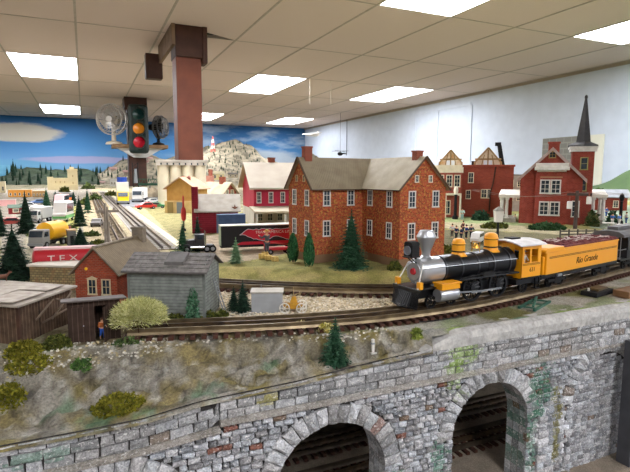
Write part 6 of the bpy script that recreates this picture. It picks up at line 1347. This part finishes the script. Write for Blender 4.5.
def boxtruck(px, py, lab, cabc, boxc, L_=.16, rz=0, Hb=3.2, tank=False, flat=False):
    q = at(px, py, TZ); k = L_/7; t = thing('tank_truck' if tank else 'truck', lab, 'truck', (q.x, q.y, TZ), rz)
    b_ = MB(); b_.prism([(x*k, z*k) for x, z in ((-3.5, .5), (-1.6, .5), (-1.6, 2.7), (-3.0, 2.7), (-3.4, 1.6))], -1.1*k, 1.1*k, 'XZ'); c_ = b_.build('cab', mat('cab '+cabc, cabc, rough=.35), t, bevel=.12*k)
    b_ = MB(); b_.prism([(x*k, z*k) for x, z in ((-3.3, 1.7), (-3.03, 2.5), (-3.10, 2.55), (-3.45, 1.7))], -.95*k, .95*k, 'XZ'); b_.prism([(x*k, z*k) for x, z in ((-3.1, 1.7), (-2.0, 1.7), (-2.0, 2.4), (-2.9, 2.4))], -1.12*k, 1.12*k, 'XZ'); b_.build('windshield', GLASS, c_)
    MB().box(-3.6*k, -3.45*k, -1.1*k, 1.1*k, .45*k, .85*k).build('bumper', GREYMETAL, t); MB().box(-1.6*k, 3.4*k, -.5*k, .5*k, .6*k, .9*k).build('chassis', MATTEBLACK, t)
    if tank: b_ = MB(); b_.lathe([(0, -1.5*k), (.9*k, -1.4*k), (1.35*k, -1.1*k), (1.35*k, 3.0*k), (.9*k, 3.3*k), (0, 3.4*k)], (0, 0, 2.25*k), 'X', 22); b_.build('tank', mat('tank '+boxc, boxc, rough=.4), t, smooth=True)
    else: MB().box(-1.45*k, 3.5*k, -1.2*k, 1.2*k, .9*k, Hb*k).build('cargo_box', mat('box '+boxc, boxc, rough=.5), t, bevel=.05*k)
    wheels(t, (-2.6*k, 1.6*k, 2.7*k), 1.2*k, .5*k, .4*k); return t
boxtruck(50, 246, 'truck with a fat yellow tank and grey cab behind the red tank trailer', '8c8a84', 'e9ab12', .11, R(62), tank=True)
boxtruck(40, 222, 'white box truck between the dark fir and the white bus', 'b9b7b0', 'cfccc5', .115, R(70))
t = boxtruck(123, 204, 'tall white truck with a yellow front and a blue-topped load beside the far street', 'e8c012', 'bdbab3', .19, R(88), 4.6); p_ = t.location; k = .19/7; MB().cyl((0, 0, 4.6*k), (0, 0, 5.6*k), 1.0*k, n=16).build('blue_drum', mat('drum blue', '1f3f8c', rough=.4), t)
boxtruck(140, 202, 'white box truck with dark chassis right of the yellow-fronted truck', 'c9c5bc', 'e6e3dc', .19, R(75))
car(146, 209, 'bright red car parked on the grey side road', 'c22a24', .10, R(12)); car(157, 208, 'dark green car parked beside the silos', '2f7a4a', .09, R(165))
q = at(64, 222, TZ); car(64, 221, 'white minibus with a green stripe beside the firs along the street', 'cfc9c3', .115, R(78), 'van', 'bus', 'minibus', '59a05a', 1.25)
car(62, 207, 'pale pink van behind the white minibus', 'c9a09e', .12, R(78), 'van', 'van', None, None, 1.1)
car(477, 243, 'small white van standing between the two yellow domes, behind the locomotive', 'd6d3cc', .055, R(35), 'van')
car(48, 213, 'pale grey car left of the pink van', 'a5a4a0', .08, R(60)); car(36, 214, 'white car parked beside the box truck, under the dark fir', 'd5d2cb', .11, R(30))
# red tank trailer lettered TEXACO
a0 = at(34, 274, TZ); a1 = at(94, 271, TZ); an_ = math.atan2(a1.y-a0.y, a1.x-a0.x); tt = thing('tank_trailer', 'long red tank trailer with white lettering and a painted top highlight, behind the wooden shack', 'tank trailer', (a0.x, a0.y, TZ), an_); TLn = .13
RT_ = mat('tank red', 'b0202a', rough=.3, spec=.6); b = MB(); b.lathe([(0, 0), (.012, .001), (.0165, .005), (.0165, TLn-.005), (.012, TLn-.001), (0, TLn)], (0, 0, .026), 'X', 28); b.build('tank', RT_, tt, smooth=True)
MB().box(.003, TLn-.003, -.008, .008, .0405, .0445).build('top_highlight', mat('top_highlight', 'd8b8b4', 'cfa9a5', 60), tt); text('lettering', 'T E X A C O', .0145, WHITE, tt, (.077, -.0168, .0265), (R(88), 0, 0), .0002, 0, 1.35); MB().box(.006, TLn, -.009, .009, .008, .011).build('chassis', MATTEBLACK, tt); wheels(tt, (TLn-.012, TLn-.03, .02), .0155, .0065, .005)  # pale pink strip paints the highlight along the tank top
# low buildings and yard at the left
def block(px, py, w, h_, lab, wc, rc, rz=0, dep=.5, nwin=4, name='building', z=TZ, gab=0):
    q = at(px, py, z) if z < 1.34 else atY(px, py, 8.5); z = q.z-.03*(z > 1.34); s_ = mpp(q); t = thing(name, lab, 'building', (q.x, q.y, z), rz); W2 = w*s_/2; H_ = h_*s_; D2 = w*s_*dep
    b_ = MB()
    if gab: gable_walls(b_, -W2, W2, 0, D2, H_*.7, H_, 'x')
    else: b_.box(-W2, W2, 0, D2, 0, H_)
    b_.build('walls', mat('wall '+wc, wc, rough=.85), t); r_ = MB()
    if gab: gable_roof(r_, -W2, W2, 0, D2, H_*.7, H_, H_*.08, H_*.05, 'x')
    else: r_.box(-W2*1.03, W2*1.03, -D2*.04, D2*1.04, H_, H_*1.05)
    r_.build('roof', mat('roof '+rc, rc, rough=.8), t)
    for k in range(nwin): window(t, -W2+2*W2*(k+.5)/nwin, 0, H_*.2, 2*W2/nwin*.45, H_*.4, '-y', CREAM, depth=.008, bars=(1, 2))
    return t
block(20, 197, 20, 7, 'long low orange shop building with a tan roof near the picture edge', 'd9953e', 'cdb78e', R(-2), .4, 5); block(39, 197, 11, 6, 'small tan shop with a pale roof between the orange shop and the fir', 'b08a58', 'd3c2a0', R(-2), .5, 4); block(1, 193, 8, 11, 'cream box-like building cut by the picture edge', 'ddd0ae', 'cfc2a0', 0, .6, 2)
block(64, 200, 18, 7, 'grey flat-roofed warehouse behind the orange digger', '8d8a84', '9c9a95', R(-4), .5, 5); block(4, 206, 20, 6, 'pink flat-topped container-like hut at the picture edge', 'cf9a94', 'd8c9bd', 0, .35, 0); block(16, 214, 12, 9, 'small red cabin behind the dark firs at the left yard', '9c3034', '5c6a5c', R(10), .7, 1, gab=1)
block(118, 186, 14, 7, 'low grey-white factory hall far behind the street', 'b5b0a6', 'a39d92', 0, .5, 5); block(140, 183, 14, 5, 'far pale hall behind the green girder bridge', 'aaa69c', '94615a', 0, .5, 4)
block(218, 178, 12, 8, 'small pale yellow house far on the snowy hillside foot', 'dccb92', 'c9bd96', R(-10), .7, 2, gab=1, z=1.35); block(233, 176, 9, 5, 'small dark-roofed far house beside the lone fir on the hillside', 'b3a58c', '5c564e', R(-10), .7, 2, gab=1, z=1.36)
q = atY(257, 177, 8.2); s = mpp(q); t = thing('domed_hut', 'rounded white dome far behind the red house roof', 'building', (q.x, q.y, 1.335), 0); dz = q.z-1.355; MB().lathe([(9*s, 0), (9*s, dz+2*s), (7.5*s, dz+6*s), (4*s, dz+8.5*s), (0, dz+9.5*s)], n=24).build('dome', WHITE, t, smooth=True); MB().box(-2*s, 2*s, -9.3*s, -8*s, 0, 3*s).build('door', GLASS, t)
q = at(64, 190, TZ); s = mpp(q); ct = thing('tower_building', 'pale cream stepped building with a square tower in front of the green mural hills', 'building', (q.x, q.y, TZ), R(3)); CT = mat('tower cream', 'd2c49c', 'c0b28c', 6, rough=.9)
b = MB(); b.box(-14*s, 4*s, 0, 8*s, 0, 12*s); b.box(-14.4*s, -9*s, -.4*s, 2*s, 0, 13*s); b.build('main_block', CT, ct); b = MB(); b.box(4*s, 13*s, 0, 8*s, 0, 21*s); b.box(3.6*s, 13.4*s, -.4*s, 8.4*s, 19.5*s, 20.5*s); b.box(6*s, 10*s, 2*s, 6*s, 21*s, 23*s); b.build('tower', CT, ct); MB().box(-9*s, 13*s, -3*s, 0, 0, 5*s).build('front_block', CT, ct)
for k in range(4): window(ct, (-11+4*k)*s, 0, 7*s, .8*s, 2*s, '-y', TAN, depth=.01, bars=(1, 2), pane=mat('tan pane', '8f8262'))
for z in (6*s, 13*s): window(ct, 8.5*s, 0, z, 1*s, 2*s, '-y', TAN, depth=.01, bars=(1, 2), pane=MATS['tan pane'])
q = at(69, 203, TZ); s = mpp(q); dg_ = thing('digger', 'orange construction digger beside the little fir near the street end', 'digger', (q.x, q.y, TZ), R(30)); OR = mat('digger orange', 'd8701e', rough=.5)
MB().box(-4*s, 4*s, -2.5*s, 2.5*s, 2.5*s, 5.5*s).build('body', OR, dg_, bevel=.3*s); b = MB(); b.box(-1*s, 2.5*s, -2*s, 2*s, 5.5*s, 8.5*s); b.build('cab', GLASS, dg_); b = MB(); b.cb((-5*s, 0, 7*s), (7*s, 1*s, 1.2*s), 0, R(35)); b.cb((-8.5*s, 0, 6.5*s), (1.2*s, 1*s, 6*s)); b.box(-10*s, -7.5*s, -1.5*s, 1.5*s, 2*s, 3.8*s); b.build('boom', OR, dg_)
for sg in (-1, 1): MB().box(-4*s, 4*s, sg*2.2*s-.8*s, sg*2.2*s+.8*s, 0, 2.4*s).build('crawler', TYRE, dg_, bevel=.6*s)
q = at(150, 190, TZ); s = mpp(q); gb = thing('girder_bridge', 'dark green girder bridge on piers far below the traffic signal', 'bridge', (q.x, q.y, TZ), R(-5)); GBM = mat('bridge green', '2f5a48', '27493b', 20)
b = MB(); b.box(-11*s, 11*s, 0, 3*s, 4.5*s, 6*s); b.box(-11*s, 11*s, 0, .4*s, 6*s, 6.8*s); b.box(-11*s, 11*s, 0, .4*s, 10.5*s, 11.2*s)
for k in range(8): b.cb(((-9.7+2.75*k)*s, .2*s, 8.5*s), (.5*s, .4*s, 5*s), 0, R(28 if k % 2 else -28))
b.build('girder', GBM, gb)
for x in (-9*s, 0, 9*s): MB().box(x-1*s, x+1*s, 0, 3*s, 0, 4.5*s).build('pier', mat('pier grey', '8a867e', '77736b', 30), gb)
q = at(136, 187, TZ); s = mpp(q); t = thing('signal_mast', 'dark lattice mast standing before the far post under the traffic signal', 'mast', (q.x, q.y, TZ), 0); b = MB()
for x in (-2.5*s, 2.5*s): b.cyl((x, 0, 0), (x, 0, 24*s), .5*s, n=6)
for k in range(6): b.cyl((-2.5*s, 0, k*4*s), (2.5*s, 0, (k+1)*4*s), .35*s, n=5)
b.build('lattice', MATTEBLACK, t); MB().cyl((0, -.5*s, 4*s), (0, -.5*s, 18*s), 2*s, 1.2*s, 12).build('grey_stack', GREYMETAL, t)
def rockpile(px, py, rx, rz, lab, n=14, cols=ROCK, name='rock_mound', z=TZ):
    q = at(px, py, z); s_ = mpp(q); r_ = random.Random(px); b_ = MB(); NX, NY = 26, 16
    P_ = []
    for j in range(NY+1):
        for i in range(NX+1):
            u, v_ = i/NX*2-1, j/NY*2-1; d_ = max(0, 1-(u*u+v_*v_)); P_.append((u*rx*s_, v_*rx*s_*.6, rz*s_*d_**.6*(1+.5*h2(u*3+px, v_*3))+(.04*rz*s_*h2(u*9, v_*9+px))-.002*s_))
    b_.add(P_, [(j*(NX+1)+i, j*(NX+1)+i+1, (j+1)*(NX+1)+i+1, (j+1)*(NX+1)+i) for j in range(NY) for i in range(NX)])
    t = thing(name, lab, 'rocks', (q.x, q.y, z), 0); b_.build('mound', cols, t); return t
rockpile(152, 197, 8, 9, 'tan rocky mound between the white box truck and the silos', cols=mat('tan rock', 'a5957a', '6f6350', 18, bmp=.8, bd=.03))

q = at(75, 247, TZ); s = mpp(q); t = thing('lineside_hut', 'small dark grey hut with a tan top beside the short broad fir', 'hut', (q.x-.006, q.y+.03, TZ), R(8)); MB().box(-4*s, 4*s, 0, 8*s, 0, 15*s).build('walls', mat('hut grey', '6f6d69', '5f5d59', 40), t); MB().box(-4.5*s, 4.5*s, -.5*s, 8.5*s, 15*s, 16.5*s).build('roof', mat('hut roof', 'c2a27c', 'b09068', 40), t); MB().box(-1.6*s, 1.6*s, -.3*s, 0, 0, 10*s).build('door', MATTEBLACK, t)
for k, (px, py, cc, rz_, lab) in enumerate(((58, 232, '7d2a2a', 50, 'dark red car beside the yellow tank truck, behind the hut'), (38, 204, '3d5a86', 20, 'blue car between the shop row and the white box truck'), (28, 208, 'b8b5ae', 5, 'silver car left of the dark fir, before the shop row'), (72, 200, 'c9c4bb', 70, 'cream car near the orange digger'), (97, 226, '55504a', 80, 'dark brown car standing on the sand beside the straight track'), (10, 226, 'a0342c', 10, 'red car between the firs at the picture edge'), (122, 192, '8f8d88', 85, 'grey car behind the yellow-fronted truck'), (152, 203, 'b9b6ae', 15, 'light grey car between the red and green cars and the silos'))):
    car(px, py, lab, cc, .075 if k in (0, 4) else .085, R(rz_))
for k, (px, py, w_, h_, lab) in enumerate(((92, 236, 16, 4, 'dry olive scrub on the sand beside the utility pole'), (98, 244, 14, 4, 'dry scrub right at the cottage roof ridge beside the sandy street'), (70, 230, 10, 5, 'green weeds beside the white bus and the hut'), (84, 205, 8, 6, 'round green shrub beside the thin fir at the street end'), (96, 200, 9, 5, 'round green shrub at the far street end'), (112, 196, 12, 4, 'green verge bush before the yellow-fronted truck'), (34, 236, 12, 4, 'low green weeds beside the grey truck cab'), (65, 192, 8, 4, 'dark bush before the pale tower building'), (88, 189, 12, 5, 'dark bush at the foot of the green hills beside the pale tower'))):
    bush(px, py, w_, h_, lab, (DKO if k % 2 else ('4f5f34', '64713f', '3c4a28')), 220)
# ------------------------------------------------------------------ hills behind the layout
def hill(name, X0_, X1_, Ya, Yb, crest, m_, seed, kind='structure', nx=90, ny=24, rough_=.05):
    b_ = MB(); P_ = []
    for j in range(ny+1):
        for i in range(nx+1):
            u, v_ = i/nx, j/ny; x = X0_+(X1_-X0_)*u; y = Ya+(Yb-Ya)*v_; z = TZ-.02+crest(x)*sm(0, .85, v_)*(1+.12*h2(x*2.5, v_*5, seed))+rough_*h2(x*5, y*5, seed)*sm(0, .3, v_)+rough_*.5*h2(x*14, y*14, seed)*sm(0, .3, v_); P_.append((x, y, z))
    b_.add(P_, [(j*(nx+1)+i, j*(nx+1)+i+1, (j+1)*(nx+1)+i+1, (j+1)*(nx+1)+i) for j in range(ny) for i in range(nx)])
    o_ = b_.build(name, m_, smooth=True, kind=kind); return o_, P_
def lerp_pts(pts): 
    def f_(x):
        if x <= pts[0][0]: return pts[0][1]
        for (a, za), (c_, zc) in zip(pts, pts[1:]):
            if x <= c_: t_ = (x-a)/(c_-a); return za+(zc-za)*t_*t_*(3-2*t_)
        return pts[-1][1]
    return f_
def crest_px(pts, Y): return lerp_pts([(atY(px, py, Y).x, atY(px, py, Y).z-TZ) for px, py in pts])
GH = mat('green hills', '1a2315', '2d3823', 7, rough=.95, bmp=.5, bd=.05, detail=8)
Yh = 10.7; hill('hills_1', -4.2, 2.0, 9.0, 11.2, crest_px([(-60, 172), (8, 176), (14, 168), (28, 167), (60, 169), (88, 169), (105, 173), (125, 180), (150, 183)], Yh), GH, 1)
SN = mat('snowy hillside', '857b66', '585243', 9, rough=.95, bmp=.6, bd=.05, detail=9, lo=.4, hi=.62)
hill('hills_2', .1, 4.83, 8.9, 11.25, crest_px([(88, 182), (100, 172), (112, 166), (128, 158), (150, 154), (165, 158), (200, 152), (215, 143), (236, 139), (250, 144), (266, 157), (290, 166), (306, 160), (320, 150)], Yh), SN, 2)
q = atY(0, 180, 10.5); struct(MB().box(-3.4, atY(14, 180, 10.9).x, 11.2, 11.28, 1.3, atY(5, 151+14, 11.2).z).build('sea_panel', mat('painted sea', '54889f', '6699b0', 8, rough=.7)))
# trees and huts on the snowy hill
SPOTS = []
def free(p_, d_):
    if p_ is None or any((p_-q_).length < max(d_, e_) for q_, e_ in SPOTS): return False
    SPOTS.append((p_, d_)); return True
cone = None; r_ = random.Random(5); kinds = []
cr2 = crest_px([(88, 182), (100, 172), (112, 166), (128, 158), (150, 154), (165, 158), (200, 152), (215, 143), (236, 139), (250, 144), (266, 157), (290, 166), (306, 160), (320, 150)], Yh)
dgp = bpy.context.evaluated_depsgraph_get(); dgp.update()
def hill_pt(px, py, o_):
    ok, lo_, nrm, idx = o_.ray_cast(CAM, ray(px, py).normalized()); return lo_ if ok else None
H2 = bpy.data.objects['hills_2']; H1 = bpy.data.objects['hills_1']
protoF = None; n = 0
def fartree(loc, H_, lab, grp):
    global protoF
    if protoF is None:
        protoF = conifer('far_fir', lab, 'tree', loc, 1.0, .5, 60, DK, grp, 77); protoF.scale = (H_,)*3; return protoF
    return dup(protoF, loc, r_.uniform(0, 6), lab, H_)
for k in range(150):
    px = r_.uniform(206, 262); py = r_.uniform(143, 176); p_ = hill_pt(px, py, H2)
    if not free(p_, .06): continue
    fartree(p_-Vector((0, 0, .004)), r_.uniform(.045, .10), 'tiny dark fir sprinkled on the snowy hillside below the red and white mast', 'firs on the snowy hillside')
for k in range(75):
    px = r_.uniform(88, 172); py = r_.uniform(160, 184); p_ = hill_pt(px, py, H2)
    if 127 < px < 150 and py < 170 or not free(p_, .09): continue
    o_ = fartree(p_-Vector((0, 0, .004)), r_.uniform(.06, .14), 'small dark fir on the grey slope behind the street end', None); o_['group'] = 'firs on the grey slope'
for k in range(110):
    px = r_.uniform(2, 105); py = r_.uniform(169, 187); p_ = hill_pt(px, py, H1)
    if not free(p_, .13): continue
    o_ = fartree(p_-Vector((0, 0, .004)), r_.uniform(.10, .2), 'dark fir on the green hills around the pale tower building', None); o_['group'] = 'firs on the green hills'
o_ = fartree(hill_pt(14, 178, H1) or atY(14, 180, 10), .33, 'tall dark fir at the edge of the painted sea', None); del o_['group']
hut0 = None; n = 0
for k in range(110):
    px = r_.uniform(94, 172); py = r_.uniform(160, 184); p_ = hill_pt(px, py, H2)
    if not free(p_, .17): continue
    if hut0 is None:
        hut0 = thing('far_house', 'tiny far house on the grey slope beyond the street, below the traffic signal', 'house', p_, 0, 'tiny houses on the far slope'); b = MB(); gable_walls(b, -.06, .06, 0, .09, .05, .08, 'x'); b.build('walls', mat('far wall', 'a89f90', '7d6358', 3), hut0); b = MB(); gable_roof(b, -.06, .06, 0, .09, .05, .08, .008, .006, 'x'); b.build('roof', mat('far roof', '8f6a60', '6f6762', 3), hut0)
    else: dup(hut0, p_-Vector((0, 0, .01)), r_.uniform(-.5, .5), None, r_.uniform(.6, 1.3))
p_ = hill_pt(213, 152, H2) or atY(213, 152, 10.5); s = mpp(p_); t = thing('radio_mast', 'red and white lattice radio mast on the crest of the snowy hill', 'mast', p_, 0); 
for k in range(5):
    b = MB(); w0, w1 = (1.9-.36*k)*s, (1.9-.36*(k+1))*s; z0, z1 = k*3.1*s, (k+1)*3.1*s
    for x, y in ((-1, -1), (1, -1), (1, 1), (-1, 1)): b.cyl((x*w0, y*w0, z0), (x*w1, y*w1, z1), .35*s, n=4)
    b.cyl((-w0, -w0, z0), (w1, -w1, z1), .28*s, n=4); b.cyl((w0, -w0, z0), (-w1, -w1, z1), .28*s, n=4); b.build('mast_section', mat('mast red', 'b8584c') if k % 2 == 0 else WHITE, t)
GH2 = mat('far green hills', '4a5c38', '384b2d', 3, rough=.95, bmp=.3, bd=.03)
def hillX():
    b_ = MB(); P_ = []; nx, ny = 60, 20
    for j in range(ny+1):
        for i in range(nx+1):
            y = .8+(4.6-.8)*i/nx; v_ = j/ny; x = 3.6+1.22*v_
            pts = [(1.0, .5), (2.2, .43), (2.87, .32), (3.15, .18), (3.5, .02), (5, 0)]
            z = TZ-.02+lerp_pts(pts)(y)*sm(0, .9, v_)*(1+.15*h2(y*2, v_*3, 9))+.02*h2(y*4, x*4, 9); P_.append((x, y, z))
    b_.add(P_, [(j*(nx+1)+i, j*(nx+1)+i+1, (j+1)*(nx+1)+i+1, (j+1)*(nx+1)+i) for j in range(ny) for i in range(nx)]); b_.build('hills_3', GH2, smooth=True, kind='structure')
hillX()
# ------------------------------------------------------------------ light and view
w = bpy.data.worlds.new('world'); SC.world = w; w.use_nodes = True; w.node_tree.nodes['Background'].inputs[0].default_value = (.8, .8, .8, 1); w.node_tree.nodes['Background'].inputs[1].default_value = .25
SC.view_settings.view_transform = 'Standard'; SC.view_settings.look = 'None'; SC.view_settings.gamma = 1; SC.view_settings.exposure = 1.17; SC.view_settings.use_curve_mapping = False
